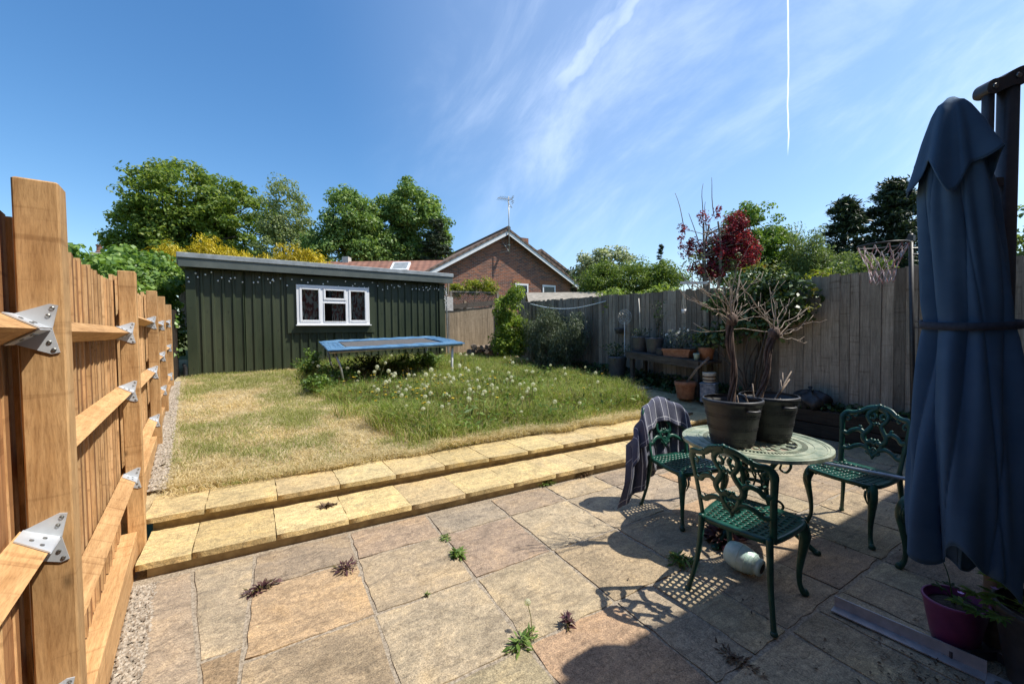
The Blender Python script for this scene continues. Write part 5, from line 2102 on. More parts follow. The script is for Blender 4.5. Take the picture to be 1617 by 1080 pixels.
# ------------------------------------------------------------------ small white board on the shed's corner
sg = empty('weathered_board', (4.33, 11.30, 2.33), R(4), 'small pale weathered board fixed beside the right corner of the shed', 'board')
m_ = MB()
m_.bbox((0, 0, 0), (0.27, 0.02, 0.42), 0.004)
m_.build('panel', pmat('peeling_white_board', (0.34, 0.32, 0.30), (0.62, 0.61, 0.58), 9, 0.85, 0.4, 0.003, stretch=(1, 1, 4)), sg)
m_ = MB()
m_.box((0.0, 0.03, -0.55), (0.05, 0.04, 2.35))
m_.build('post', M['oldboard'], sg)

# ------------------------------------------------------------------ log pile
rl = random.Random(31)
logs = []
for row, (n_, z0) in enumerate(((9, 0.0), (7, 0.15), (5, 0.29))):
    for k in range(n_):
        u = 4.78 + 0.09 * row + k * 0.17 + rl.uniform(-.03, .03)
        logs.append((u, 11.05 - 0.08 * row + rl.uniform(-.06, .06), lawn_z(u, 11) + 0.06 + z0))
lp = empty('log_pile', (0, 0, 0), 0, 'heap of split logs stacked against the rear fence beside the shed', 'log pile')
for (u, v, z) in logs:
    r_ = rl.uniform(.06, .095)
    m_ = MB()
    L = rl.uniform(.32, .5)
    n_ = 8
    rad = [r_ * rl.uniform(.75, 1.15) for _ in range(n_)]
    vs_ = []
    for yy in (-L / 2, 0, L / 2):
        for k in range(n_):
            a = 2 * pi * k / n_
            vs_.append((rad[k] * math.cos(a), yy, rad[k] * math.sin(a)))
    fs = [tuple(range(n_)), tuple(range(3 * n_ - 1, 2 * n_ - 1, -1))] + [(r2 * n_ + (k + 1) % n_, r2 * n_ + k, (r2 + 1) * n_ + k, (r2 + 1) * n_ + (k + 1) % n_) for r2 in range(2) for k in range(n_)]
    m_.add(vs_, fs)
    m_.build('log', M['log'], lp, False, (u, v, z), (rl.uniform(-.15, .15), rl.uniform(0, 6), rl.uniform(-1.4, -0.2)))

# ------------------------------------------------------------------ potting bench and what stands on it
bn = empty('potting_bench', (0, 0, 0), 0, 'weathered dark timber bench along the fence carrying plant pots', 'bench')


def bz(v):
    return 0.955 + (v - 4.12) * 0.066


for u0, u1 in ((5.97, 6.11), (6.115, 6.255), (6.26, 6.40)):
    m_ = MB()
    m_.beam(((u0 + u1) / 2, 3.98, bz(3.98) - .02), ((u0 + u1) / 2, 5.72, bz(5.72) - .02), u1 - u0, 0.04)
    m_.build('plank', M['bench'], bn)
m_ = MB()
m_.beam((5.955, 4.10, bz(4.10) - .068), (5.955, 5.70, bz(5.70) - .068), 0.026, 0.125)
m_.build('apron', M['bench'], bn)
for u, v in ((6.0, 4.16), (6.36, 4.16), (6.0, 5.58), (6.36, 5.58)):
    m_ = MB()
    zt = bz(v) - .04
    zb = lawn_z(u, v) - .02
    m_.box((u, v, (zt + zb) / 2), (0.07, 0.07, zt - zb))
    m_.build('leg', M['bench'], bn)

tub = [(0.125, 0), (0.13, 0.01), (0.150, 0.11), (0.166, 0.25), (0.172, 0.265), (0.176, 0.30), (0.169, 0.305)]
G1 = 'pots on the potting bench'
pot('plant_pot', 'left one of two matching dark grey tubs on the bench', (6.20, 5.57, bz(5.57) + .001), tub, M['darkgrey'], G1, 0.255, 32)
pot('plant_pot', 'right one of two matching dark grey tubs on the bench', (6.19, 5.20, bz(5.20) + .001), tub, M['darkgrey'], G1, 0.255, 32)
pot('plant_pot', 'tiny pale green pot beside the terracotta trough on the bench', (6.04, 4.20, bz(4.20) + .001), [(0.036, 0), (0.045, .07), (0.053, .10), (0.055, .115)], M['paleglaze'], G1, 0.09, 24)
pot('plant_pot', 'round terracotta pot at the right end of the bench', (6.22, 4.14, bz(4.14) + .001), [(0.095, 0), (0.12, .15), (0.128, .17), (0.132, .215), (0.126, .218)], M['terracotta'], G1, 0.17, 32)
ro = empty('trough', (6.14, 4.62, bz(4.62)), R(3.5), 'long terracotta coloured trough of flowers on the bench', 'trough', G1)
m_ = MB()
for z0, z1, k0, k1 in ((0.0, 0.115, .84, .96), (0.115, 0.15, 1.0, 1.0)):
    a = [(sx * .115 * k0, sy * .27 * (k0 + .06), z0) for sx, sy in ((-1, -1), (1, -1), (1, 1), (-1, 1))]
    b = [(sx * .115 * k1, sy * .27 * (k1 + .02 if k1 < 1 else 1.02), z1) for sx, sy in ((-1, -1), (1, -1), (1, 1), (-1, 1))]
    m_.add(a + b, [(3, 2, 1, 0), (4, 5, 6, 7)] + [(k, (k + 1) % 4, 4 + (k + 1) % 4, 4 + k) for k in range(4)])
m_.build('body', M['terracotta'], ro)
m_ = MB()
m_.box((0, 0, 0.152), (0.20, 0.50, 0.004))
m_.build('compost', M['compost'], ro)


def leafy(name, label, loc, h, r_, n_, leaf, lm, group=None, petal=None, npet=0, aspect=.5, seed=1, stemmat=None, flat=1.0):
    root = empty(name, loc, 0, label, 'plant', group)
    rg = np.random.default_rng(seed)
    P = np.stack([rg.normal(0, r_ * .55, n_), rg.normal(0, r_ * .55, n_), rg.uniform(0.05, 1, n_) * h], 1)
    P[:, :2] *= (0.5 + 0.7 * (P[:, 2:3] / h))
    N = rg.normal(size=(n_, 3)) * .6 + np.array([0, 0, .5])
    link_mesh('leaf', leaves_mesh('leaf', P, N, rg.uniform(.6, 1.3, n_) * leaf, lm, aspect), None, root)['kind'] = 'stuff'
    m2 = MB()
    for k in range(7):
        q = P[int(rg.integers(n_))]
        m2.tube([(rg.normal() * .02, rg.normal() * .02, 0), (q[0] * .5, q[1] * .5, q[2] * .6), tuple(q)], [0.005, 0.003], 5)
    m2.build('stem', stemmat or M['trunk'], root)
    if petal:
        Q = np.stack([rg.normal(0, r_ * .5, npet), rg.normal(0, r_ * .5, npet), h * rg.uniform(.75, 1.1, npet)], 1)
        k5 = np.repeat(Q, 6, 0) + rg.normal(0, .012, (npet * 6, 3))
        link_mesh('flower', leaves_mesh('flower', k5, rg.normal(size=(npet * 6, 3)) + np.array([0, 0, .8]), np.full(npet * 6, .035), petal, .8), None, root)['kind'] = 'stuff'
    return root


leafy('potted_plant', 'white flowering grey green plant in the terracotta trough', (6.14, 4.56, bz(4.56) + .155), .34, .22, 260, .05, LF['rosemary'], 'plants on the bench', M['petalwhite'], 9, .35, 3)
leafy('potted_plant', 'sprawling dark leafy plant in the round terracotta pot', (6.20, 4.12, bz(4.12) + .18), .30, .26, 260, .06, LF['camellia'], 'plants on the bench', M['petalwhite'], 4, .5, 4)
leafy('potted_plant', 'low green plant in the left dark grey tub', (6.20, 5.57, bz(5.57) + .26), .20, .17, 160, .04, LF['dkweed'], 'plants on the bench', None, 0, .5, 5)
leafy('potted_plant', 'thin dark climber rising from the right dark grey tub', (6.24, 5.14, bz(5.14) + .26), .75, .10, 170, .045, LF['dkweed'], 'plants on the bench', None, 0, .5, 6)
leafy('potted_plant', 'wispy green stems between the tubs and the trough', (6.25, 4.93, bz(4.93) + .01), .42, .12, 120, .05, LF['dkweed'], 'plants on the bench', None, 0, .3, 7)
# little black boxes between tub and trough
bx = empty('small_box', (6.08, 4.97, bz(4.97) + .001), R(8), 'small dark box standing on the bench beside the right grey tub', 'box')
m_ = MB()
m_.bbox((0, 0, .055), (.10, .13, .11), .006)
m_.build('case', M['blackplastic'], bx)
m_ = MB()
m_.bbox((0, 0, .117), (.106, .136, .014), .004)
m_.build('lid', M['darkgrey'], bx)

tall = [(0.15, 0), (0.155, 0.02), (0.172, 0.18), (0.19, 0.36), (0.2, 0.40), (0.203, 0.45), (0.195, 0.455)]
pot('plant_pot', 'tall ribbed black planter on the ground left of the bench', (6.12, 6.12, lawn_z(6.1, 6.1) + .05), tall, M['darkgrey'], 'pots on the ground by the fence', 0.38, 36, bands=(0.10, 0.18, 0.27))
leafy('potted_plant', 'dark bushy plant growing in the tall black planter', (6.12, 6.12, lawn_z(6.1, 6.1) + .43), .36, .26, 330, .055, LF['dkweed'], 'plants by the fence', None, 0, .45, 8)
wp = pot('wall_planter', 'small dark planter fixed high on the fence left of the bench', (6.42, 6.36, 1.40), [(0.075, 0), (0.10, .10), (0.105, .125), (0.10, .128)], M['darkgrey'], None, 0.11, 24, cat='planter')
orn = empty('garden_ornament', (6.30, 6.08, lawn_z(6.3, 6.1)), R(-70), 'round pierced white garden ornament on a stake before the fence', 'ornament')
m_ = MB()
m_.tube([(0, 0, .0), (0, 0, 1.22)], 0.010, 7)
m_.build('stake', M['white'], orn)
m_ = MB()
for r_ in (0.155, 0.105, 0.05):
    m_.tube([(r_ * math.cos(t), 0, 1.34 + r_ * math.sin(t)) for t in np.linspace(0, 2 * pi, 33)], 0.006, 5, False)
for k in range(10):
    a = 2 * pi * k / 10
    m_.tube(cr([(0.05 * math.cos(a), 0, 1.34 + .05 * math.sin(a)), (0.10 * math.cos(a + .25), 0, 1.34 + .10 * math.sin(a + .25)), (0.155 * math.cos(a), 0, 1.34 + .155 * math.sin(a))], 4), 0.005, 5)
    m_.tube([(0.130 * math.cos(a + .31) + .022 * math.cos(t), 0, 1.34 + .130 * math.sin(a + .31) + .022 * math.sin(t)) for t in np.linspace(0, 2 * pi, 9)], 0.004, 4, False)
m_.build('filigree', M['steel'], orn)
cn = tag(MB().tube([(6.28, 5.63, bz(5.6) + .25), (6.31, 5.67, 1.75), (6.33, 5.72, 2.13)], 0.011, 8).build('garden_cane', M['cream'], None, True), 'tall pale cane standing upright in the left grey tub', 'cane')

fp = [(0.125, 0), (0.13, .01), (0.155, .20), (0.163, .215), (0.170, .23), (0.172, .285), (0.163, .288)]
G2 = 'pots on the ground by the fence'
zf = lawn_z(5.8, 4.2)
pot('plant_pot', 'terracotta pot on the ground before the bench with leaning sticks', (5.80, 4.24, zf + .012), fp, M['terracotta'], G2, 0.23, 36)
m_ = MB()
for dx, dy in ((0, 0), (.02, .03), (-.02, .02)):
    m_.tube([(5.82 + dx, 4.25 + dy, zf + .22), (5.86 + dx, 4.05 + dy, zf + .52), (5.90 + dx, 3.87 + dy, zf + .70 + dx)], [0.008, 0.005], 6)
tag(m_.build('sticks', M['drytwig'], None, True), 'bundle of thin dry sticks leaning in the ground terracotta pot', 'sticks', kind='thing')
bbx = empty('ceramic_planter', (5.98, 3.93, lawn_z(5.95, 3.95) - .01), R(20), 'square mottled blue ceramic planter under the striped pot', 'planter', G2)
m_ = MB()
m_.bbox((0, 0, .15), (.23, .23, .30), .012)
m_.build('body', M['blueglaze'], bbx)
m_ = MB()
m_.bbox((0, 0, .306), (.245, .245, .022), .006)
m_.build('rim', M['blueglaze'], bbx)
sp_ = pot('plant_pot', 'small cream pot with brown stripes on the blue planter', (5.98, 3.93, lawn_z(5.95, 3.95) + .31), [(0.085, 0), (0.092, .02), (0.102, .14), (0.104, .165), (0.098, .168)], M['cream'], G2, 0.13, 28)
for z in (.045, .10):
    m_ = MB()
    r_ = 0.0935 + z * .07
    m_.lathe([(r_ + .0006, z - .014), (r_ + .0018, z), (r_ + .0022, z + .014)], 28)
    m_.build('stripe', M['brownband'], sp_, True)
pot('plant_pot', 'shallow wide terracotta bowl on the raised bed behind the bare trees', (6.38, 3.36, 0.352), [(0.14, 0), (0.175, .06), (0.19, .105), (0.192, .12), (0.183, .122)], M['terracotta'], G2, 0.10, 36)
leafy('potted_plant', 'dry straggly stems in the shallow terracotta bowl', (6.38, 3.36, .45), .22, .18, 60, .07, LF['dryleaf'], 'plants by the fence', None, 0, .12, 12, M['drytwig'])
bag = empty('rubbish_bag', (6.30, 2.62, 0.352), 0, 'crumpled black bag lying on the raised bed by the fence', 'bag')
m_ = MB()
rg = np.random.default_rng(4)
m_.grid(lambda a, b: ((0.16 + .03 * math.sin(a * 6.28 * 5 + b * 9) + .02 * math.sin(a * 6.28 * 9)) * math.cos(a * 2 * pi) * math.sin(b * pi * .93 + .05), (0.22 + .03 * math.sin(a * 6.28 * 4 + b * 11)) * math.sin(a * 2 * pi) * math.sin(b * pi * .93 + .05), 0.13 - .13 * math.cos(b * pi) + .02 * math.sin(a * 6.28 * 6 + b * 8)), 40, 20, True)
m_.build('sack', M['blackplastic'], bag, True)
m_ = MB()
m_.tube([(0, 0, .24), (.01, .02, .28), (.03, .03, .31)], [0.02, 0.012, 0.03], 8)
m_.build('knot', M['blackplastic'], bag, True)

# lantern on a bracket
lb = empty('lantern_bracket', (0, 0, 0), 0, 'white timber bracket arm projecting above the fence beside the camellia', 'bracket')
m_ = MB()
m_.beam((6.28, 4.70, 2.335), (6.49, 4.30, 2.30), 0.035, 0.045)
m_.build('arm', M['white'], lb)
m_ = MB()
m_.box((6.495, 4.29, 1.80), (0.035, 0.05, 1.03))
m_.build('post', M['oldboard'], lb)
ln = empty('hanging_lantern', (6.31, 4.645, 1.78), 0, 'small clear tealight lantern hanging on strings from the bracket arm', 'lantern')
m_ = MB()
m_.lathe([(0.001, 0.0), (0.035, 0.0), (0.043, .07), (0.040, .07), (0.032, .008), (0.001, .008)], 20)
m_.build('glass_cup', M['white'], ln, True)
m_ = MB()
for k in range(4):
    a = pi / 4 + k * pi / 2
    m_.tube([(0.042 * math.cos(a), 0.042 * math.sin(a), .06), (0.01 * math.cos(a), 0.01 * math.sin(a), .36), (0, 0, .53)], 0.0028, 5)
m_.build('string', M['cream'], ln)
m_ = MB()
m_.box((0, 0, -.006), (.13, .10, .010))
m_.build('tray', M['oldboard'], ln)

# washing line
pts = [Vector((6.0, 9.32, 2.24)) * (1 - t) + Vector((6.5, 6.85, 2.16)) * t + Vector((0, 0, -.16 * math.sin(pi * t))) for t in np.linspace(0, 1, 18)]
tag(MB().tube(pts, 0.014, 7).build('washing_line', M['rope'], None, True), 'pale slack washing line looped from the shrub to the fence', 'washing line')

# ------------------------------------------------------------------ basketball hoop
hp = empty('basketball_hoop', (6.15, 1.57, 0), 0, 'black basketball post and hoop with white and red net by the fence', 'basketball hoop')
m_ = MB()
m_.tube([(-.02, -.02, 0), (.08, .06, 2.55)], 0.022, 10)
m_.build('post', M['blackplastic'], hp, True)
hc_ = Vector((-.10, .25, 2.44))
m_ = MB()
RR = 0.225
m_.tube([hc_ + Vector((RR * math.cos(t), RR * math.sin(t), 0)) for t in np.linspace(0, 2 * pi, 41)], 0.010, 7, False)
m_.tube([(.075, .06, 2.47), hc_ + Vector((.13, -.18, 0))], 0.012, 7)
m_.tube([(.08, .06, 2.52), hc_ + Vector((.20, -.08, 0))], 0.008, 7)
m_.build('rim', M['blackplastic'], hp, True)
m_ = MB()
m_.box((.08, .055, 2.50), (.07, .05, .07))
m_.build('bracket', M['blackplastic'], hp)
m_ = MB()
for z in (2.38, 2.31, 1.55, 1.48):
    m_.tube([(.06, .04, z), (.12, -.02, z)], 0.008, 6)
tag(m_.build('bolt', M['screw'], hp), kind='stuff')
m_ = MB()
NN = 12
rows = [(1.0, 0.0), (0.80, -.10), (0.62, -.20), (0.52, -.29), (0.48, -.37), (0.47, -.43)]
rn = random.Random(9)
for r_ in range(len(rows) - 1):
    (k0, z0), (k1, z1) = rows[r_], rows[r_ + 1]
    for k in range(NN):
        a = 2 * pi * (k + .5 * (r_ % 2)) / NN
        for s in (-.5, .5):
            if r_ == 0 and s > 0 and False:
                continue
            a1 = a + s * 2 * pi / NN
            p = hc_ + Vector((RR * k0 * math.cos(a), RR * k0 * math.sin(a), z0 + rn.uniform(-.015, .015)))
            q = hc_ + Vector((RR * k1 * math.cos(a1), RR * k1 * math.sin(a1), z1 + rn.uniform(-.03, .02)))
            m_.tube([p, (p + q) / 2 + Vector((rn.uniform(-.008, .008), rn.uniform(-.008, .008), -.012)), q], 0.0042, 5)
tag(m_.build('net', M['net'], hp, True), kind='stuff')

# ================================================================== HOUSES BEYOND
bg_ = empty('brick_bungalow', (9.70, 17.4, 0), 0, 'red brick bungalow gable with white bargeboards and a tall aerial', 'house')
HW, ZE, ZA = 4.15, 4.10, 6.42
m_ = MB()
m_.prism([(-HW, 0, 1.2), (HW, 0, 1.2), (HW, 0, ZE), (0, 0, ZA), (-HW, 0, ZE)], (0, 10, 0))
m_.build('wall', M['brick'], bg_)
m_ = MB()
sl = (ZA - ZE) / HW
for s in (-1, 1):
    e = s * (HW + 0.32)
    ze = ZE - 0.32 * sl
    poly = [(e, -0.40, ze + .03), (0, -0.40, ZA + .03), (0, -0.40, ZA + .15), (e, -0.40, ze + .13)]
    if s > 0:
        poly = poly[::-1]
    m_.prism(poly, (0, 10.4, 0))
m_.tube([(0, -0.42, ZA + .15), (0, 10.2, ZA + .15)], 0.11, 8)
m_.build('roof', M['tilebrown'], bg_)
for s in (-1, 1):
    e = s * (HW + 0.32)
    ze = ZE - 0.32 * sl
    m_ = MB()
    poly = [(e, -0.365, ze - .17), (0.0, -0.365, ZA - .17), (0.0, -0.365, ZA + .025), (e, -0.365, ze + .025)]
    if s > 0:
        poly = poly[::-1]
    m_.prism(poly, (0, 0.03 + .001 * s, 0))
    m_.build('bargeboard', M['white'], bg_)
    m_ = MB()
    m_.tube([(e, -.1, ze + .02), (e, 10.1, ze + .02)], 0.06, 8)
    m_.build('gutter', M['white'], bg_)
for x0, x1 in ((0.55, 1.35), (2.25, 3.10)):
    f_ = MB()
    xc, w2 = (x0 + x1) / 2, x1 - x0
    for z in (2.72, 3.87):
        f_.box((xc, -0.01, z), (w2, 0.08, 0.09))
    for x in (x0 + .045, x1 - .045):
        f_.box((x, -0.012, 3.295), (0.07, 0.078, 1.06))
    wn_ = f_.build('window', M['upvc'], bg_)
    f_ = MB()
    f_.box((xc, -0.004, 3.295), (w2 - .1, 0.02, 1.06))
    f_.build('pane', M['glass'], wn_)
    f_ = MB()
    f_.box((xc, -0.008, 3.295), (w2 - .12, 0.01, 1.06))
    f_.build('dark_room_backing', M['dark'], wn_)  # dark sheet stands for the unlit room behind the glass
    nb_ = int((w2 + .3) / .078)
    sm_ = MB().bbox((0, 0, 0), (0.067, 0.03, 0.215), .004).mesh('lintel_brick', M['terracotta'])
    for k in range(nb_):
        link_mesh('lintel_brick', sm_, None, bg_, (x0 - .15 + (k + .5) * .078, -0.005, 4.03))
m_ = MB()
m_.box((4.3, 5.4, 6.9), (0.55, 0.9, 1.5))
m_.build('chimney', M['brick'], bg_)
ae = empty('tv_aerial', (9.70, 17.03, 5.35), 0, 'tall television aerial mast fixed to the peak of the brick gable', 'aerial')
m_ = MB()
m_.tube([(0, -.06, 0), (0, -.06, 2.75)], 0.025, 8)
m_.build('mast', M['steel'], ae, True)
m_ = MB()
m_.box((0, .16, .38), (.10, .44, .06))
m_.tube([(0.0, .0, .1), (-.20, .34, .65)], 0.018, 6)
m_.tube([(0.0, .0, .1), (-.3, .36, .05)], 0.015, 6)
m_.build('wall_bracket', M['steel'], ae)
m_ = MB()
d1 = Vector((-.93, -.25, -.12)).normalized()
p0, p1 = Vector((.22, -.06, 2.62)), Vector((.22, -.06, 2.62)) + d1 * 1.0
m_.tube([p0, p1], 0.014, 6)
for k in range(9):
    p = p0 + d1 * (.12 + .10 * k)
    m_.tube([p + Vector((.05, -.14, .06)), p - Vector((.05, -.14, .06))], 0.008, 5)
for s in (-1, 1):
    m_.tube([p0 + Vector((0, -.15, s * .08)), p0 + Vector((.0, .15, s * .08))], 0.012, 5)
    m_.tube([p0 + Vector((0, -.15, s * .16)), p0 + Vector((.06, .15, s * .16))], 0.010, 5)
m_.tube([p0 + Vector((0, 0, -.16)), p0 + Vector((0, 0, .2))], 0.010, 5)
m_.tube([Vector((0.0, -.06, 2.3)), Vector((.18, -.1, 2.2)), Vector((-.1, -.12, 2.5))], 0.012, 5)
m_.build('yagi', M['steel'], ae)

b2 = empty('second_bungalow', (14.6, 21.6, 0), 0, 'second bungalow with brown tiled gable roof behind the brick gable', 'house')
m_ = MB()
m_.prism([(-3.4, 0, 1.2), (3.4, 0, 1.2), (3.4, 0, 4.75), (0, 0, 6.6), (-3.4, 0, 4.75)], (0, 8, 0))
m_.build('wall', M['brick'], b2)
m_ = MB()
for s in (-1, 1):
    poly = [(s * 3.75, -.3, 4.58), (0, -.3, 6.63), (0, -.3, 6.8), (s * 3.75, -.3, 4.72)]
    m_.prism(poly[::-1] if s > 0 else poly, (0, 8.5, 0))
m_.build('roof', M['tilebrown'], b2)
for s in (-1, 1):
    m_ = MB()
    poly = [(s * 3.75, -.27, 4.42), (0, -.27, 6.47), (0, -.27, 6.62), (s * 3.75, -.27, 4.57)]
    m_.prism(poly[::-1] if s > 0 else poly, (0, .03 + .001 * s, 0))
    m_.build('bargeboard', M['tilebrown'], b2)
m_ = MB()
m_.box((0.0, -.01, 4.0), (1.2, .06, 1.0))
m_.build('window', M['upvc'], b2)

lr = empty('tiled_house', (4.6, 20.6, 0), R(-30), 'low house with red tiled roof and skylight between shed and gable', 'house')
m_ = MB()
m_.box((-.3, 0, 2.6), (6.0, 3.4, 2.2))
m_.build('wall', M['brick'], lr)
m_ = MB()
m_.prism([(-3.5, -2.0, 3.66), (-3.5, 0, 5.12), (-3.5, 2.0, 3.66)][::-1], (6.4, 0, 0))
m_.build('roof', M['tilered'], lr)
sk = MB()
rtm = Matrix.Rotation(math.atan2(1.46, 2.0), 3, 'X')
sc0 = Vector((.85, -.62, 4.67))
for dx, dy, sx, sy in ((-.40, 0, .08, .80), (.40, 0, .08, .80), (0, -.36, .72, .08), (0, .36, .72, .08)):
    sk.box(sc0 + rtm @ Vector((dx, dy, .05)), (sx, sy, .12), rtm)
sk_ = sk.build('skylight', M['upvc'], lr)
m_ = MB()
m_.box(sc0 + rtm @ Vector((0, 0, .06)), (.72, .64, .04), rtm)
m_.build('pane', M['rooftrim'], sk_)
m_ = MB()
m_.box((-2.1, 0.1, 5.1), (.3, .4, .5))
m_.build('chimney', M['plaster'], lr)

ch = empty('far_house', (-14.9, 49.5, 0), 0, 'distant house with white chimney stack and red pot above the fence', 'house')
m_ = MB()
m_.box((0, 2, 3.5), (7, 6, 4.6))
m_.build('wall', M['plaster'], ch)
m_ = MB()
m_.prism([(-3.8, -1.3, 5.8), (-3.8, 2, 7.5), (-3.8, 5.3, 5.8)][::-1], (7.6, 0, 0))
m_.build('roof', M['tilered'], ch)
m_ = MB()
m_.box((0, 2, 8.15), (.95, .7, 2.2))
sk_ = m_.build('chimney', M['plaster'], ch)
m_ = MB()
m_.lathe([(0.28, 9.25), (0.30, 9.35), (0.22, 9.42), (0.20, 9.85), (0.26, 9.9), (0.26, 10.0)], 14, (0, 2, 0))
m_.build('chimney_pot', M['tilered'], sk_)

ns = empty('neighbour_shed', (8.3, 10.4, 0), R(-29), 'neighbour timber shed with pale felt roof behind the grey fence', 'shed')
m_ = MB()
m_.prism([(-1.25, 0, .5), (-1.25, 0, 2.36), (-1.25, 1.3, 2.80), (-1.25, 2.6, 2.36), (-1.25, 2.6, .5)][::-1], (2.5, 0, 0))
m_.build('wall', M['sleeper'], ns)
m_ = MB()
for y0, y1 in ((-.18, 1.3), (2.78, 1.3)):
    poly = [(-1.42, y0, 2.32), (-1.42, y1, 2.83), (-1.42, y1, 2.88), (-1.42, y0, 2.36)]
    m_.prism(poly if y0 > 1 else poly[::-1], (2.84, 0, 0))
m_.build('roof', M['roofshed'], ns)

# ================================================================== TREES AND SHRUBS
GT = 'trees beyond the garden'
tree('large_tree', 'broad spreading olive green tree, the biggest, behind the left of shed', (-5.6, 34.4, 1.6), [(-5.7, 34.6, 9.9, 3.3, 3.0, 3.5), (-8.2, 36.0, 8.0, 2.2, 2.4, 2.7), (-2.9, 33.0, 9.0, 2.5, 2.4, 3.0), (-5.5, 34.4, 6.6, 3.8, 3.0, 2.2), (-5.2, 34.0, 8.6, 2.6, 2.2, 1.6), (-8.6, 36.2, 6.2, 1.9, 2.0, 1.8)], 720, 85, 0.25, LF['olive'], M['trunk'], 0.42, 0.70, GT, 4, 0.5, 0.5, 0.7, 0.55, 40, .15)
tree('pale_tree', 'pale loose tree between the biggest tree and the bushy pair', (0.45, 28.6, 1.6), [(0.35, 28.6, 8.9, 1.4, 1.3, 2.4), (0.3, 28.4, 6.6, 2.0, 1.6, 2.2), (1.6, 28.0, 6.2, 1.2, 1.2, 1.8)], 210, 80, 0.18, LF['pale'], M['trunk'], 0.22, 0.52, GT, 2, 0.7, 0.35, 0.4, 0.5, 26)
tree('bushy_tree', 'mid green rounded tree just left of the taller bushy one', (3.4, 24.6, 1.6), [(3.3, 24.7, 7.9, 1.5, 1.4, 1.9), (2.7, 24.9, 6.2, 1.6, 1.4, 1.8), (4.4, 24.2, 6.4, 1.4, 1.3, 1.9)], 270, 90, 0.18, LF['mid'], M['trunk'], 0.24, 0.5, GT, 2, 0.65, 0.4, 0.5, 0.55, 22)
tree('tall_tree', 'taller bushy tree with dense crown left of the brick gable', (6.6, 25.0, 1.6), [(7.0, 24.8, 9.2, 1.6, 1.6, 1.9), (5.6, 25.6, 8.0, 1.7, 1.5, 2.0), (7.9, 24.2, 7.5, 1.6, 1.5, 2.0), (6.4, 25.2, 6.2, 2.6, 1.8, 1.6)], 400, 90, 0.19, LF['mid'], M['trunk'], 0.28, 0.54, GT, 3, 0.6, 0.45, 0.55, 0.6, 26)


def conifer(name, label, base, h, r_, lm, n, per, leaf, group, zb=0.15, point=0.8, bent=0.6):
    reseed(label)
    base = np.array(base, float)
    root = empty(name, base, 0, label, 'conifer', group)
    P, N, out, C = [], [], [], []
    for k in range(n):
        t = RNG.uniform(zb, 1.0) ** 0.85
        a = RNG.uniform(0, 2 * pi)
        rr_ = r_ * ((1 - t) ** point * RNG.uniform(.7, 1.15) + .05)
        d = np.array([math.cos(a), math.sin(a), 0])
        s_ = RNG.uniform(.1, 1, per) ** .7
        lift = RNG.uniform(-.10, .30)
        q = d * (s_ * rr_)[:, None]
        q[:, 2] = t * h + rr_ * (lift * s_ * s_ - .15 * s_)
        q += RNG.normal(0, 1, (per, 3)) * (np.array([.20, .20, .09]) * r_ * (.55 + .5 * (1 - t))) * (1.15 - .75 * s_)[:, None]
        P.append(q)
        N.append(RNG.normal(size=(per, 3)) * .7 + np.array([0, 0, .6]))
        out.append(np.tile(d * 1.5 + np.array([0, 0, .35]), (per, 1)))
        C.append(np.array([math.cos(a) * rr_ * .8, math.sin(a) * rr_ * .8, t * h]))
    P, N, out = np.concatenate(P), np.concatenate(N), np.concatenate(out)
    me_ = leaves_mesh('crown', P, N, RNG.uniform(.6, 1.4, len(P)) * leaf, lm, .26, out)
    link_mesh('crown', me_, None, root)
    m2 = MB()
    m2.tube([(0, 0, -.1), (0.02, 0, h * .5), (0, 0, h * .96)], [r_ * .13, r_ * .02], 8)
    for k in range(14):
        c = C[k]
        m2.tube([(0, 0, c[2] + .1), (c[0] * .5, c[1] * .5, c[2] + .12), c], [r_ * .03, r_ * .01], 5)
    m2.build('trunk', M['trunk'], root, True)
    return root


conifer('conifer', 'dark narrow conifer standing beside the left slope of the gable', (7.75, 22.2, 1.6), 6.4, 1.15, LF['conifer'], 190, 80, .20, GT, .05, .30)
conifer('conifer', 'dark feathery conifer, the left of two above the grey fence', (27.1, 9.8, 1.5), 7.1, 2.1, LF['conifer'], 200, 90, .26, GT, .03, .60)
conifer('conifer', 'dark taller conifer partly hidden behind the furled parasol', (29.0, 8.3, 1.5), 7.9, 2.6, LF['conifer'], 230, 95, .28, GT, .03, .60)
conifer('conifer', 'tiny far conifer tip over the green hedge', (21.6, 17.6, 1.5), 5.5, .55, LF['conifer'], 50, 50, .2, GT, .1, .5)
tree('round_tree', 'fresh green round headed tree behind the crimson leaved tree', (20.7, 11.1, 1.5), [(20.4, 11.3, 5.9, 1.6, 1.4, 1.8), (21.3, 10.8, 5.0, 1.5, 1.4, 1.6), (19.9, 11.5, 4.8, 1.5, 1.3, 1.6), (22.0, 10.4, 4.2, 1.0, 1.0, 1.2)], 340, 85, 0.155, LF['round'], M['trunk'], 0.22, 0.42, GT, 2, 0.6, .5, .6, .6, 18)
tree('willow', 'soft grey green willowy tree between the round tree and conifers', (20.8, 8.75, 1.4), [(20.7, 8.85, 5.0, .8, .8, 1.2), (20.5, 9.0, 4.0, .9, .8, 1.3), (21.5, 8.4, 3.9, 1.0, .8, 1.1), (22.0, 8.1, 4.0, .8, .7, .8)], 230, 80, 0.13, LF['willow'], M['trunk'], 0.15, 0.36, GT, 2, 0.9, .3, .2, .3, 14, droop=np.array([0, 0, -1.2]))
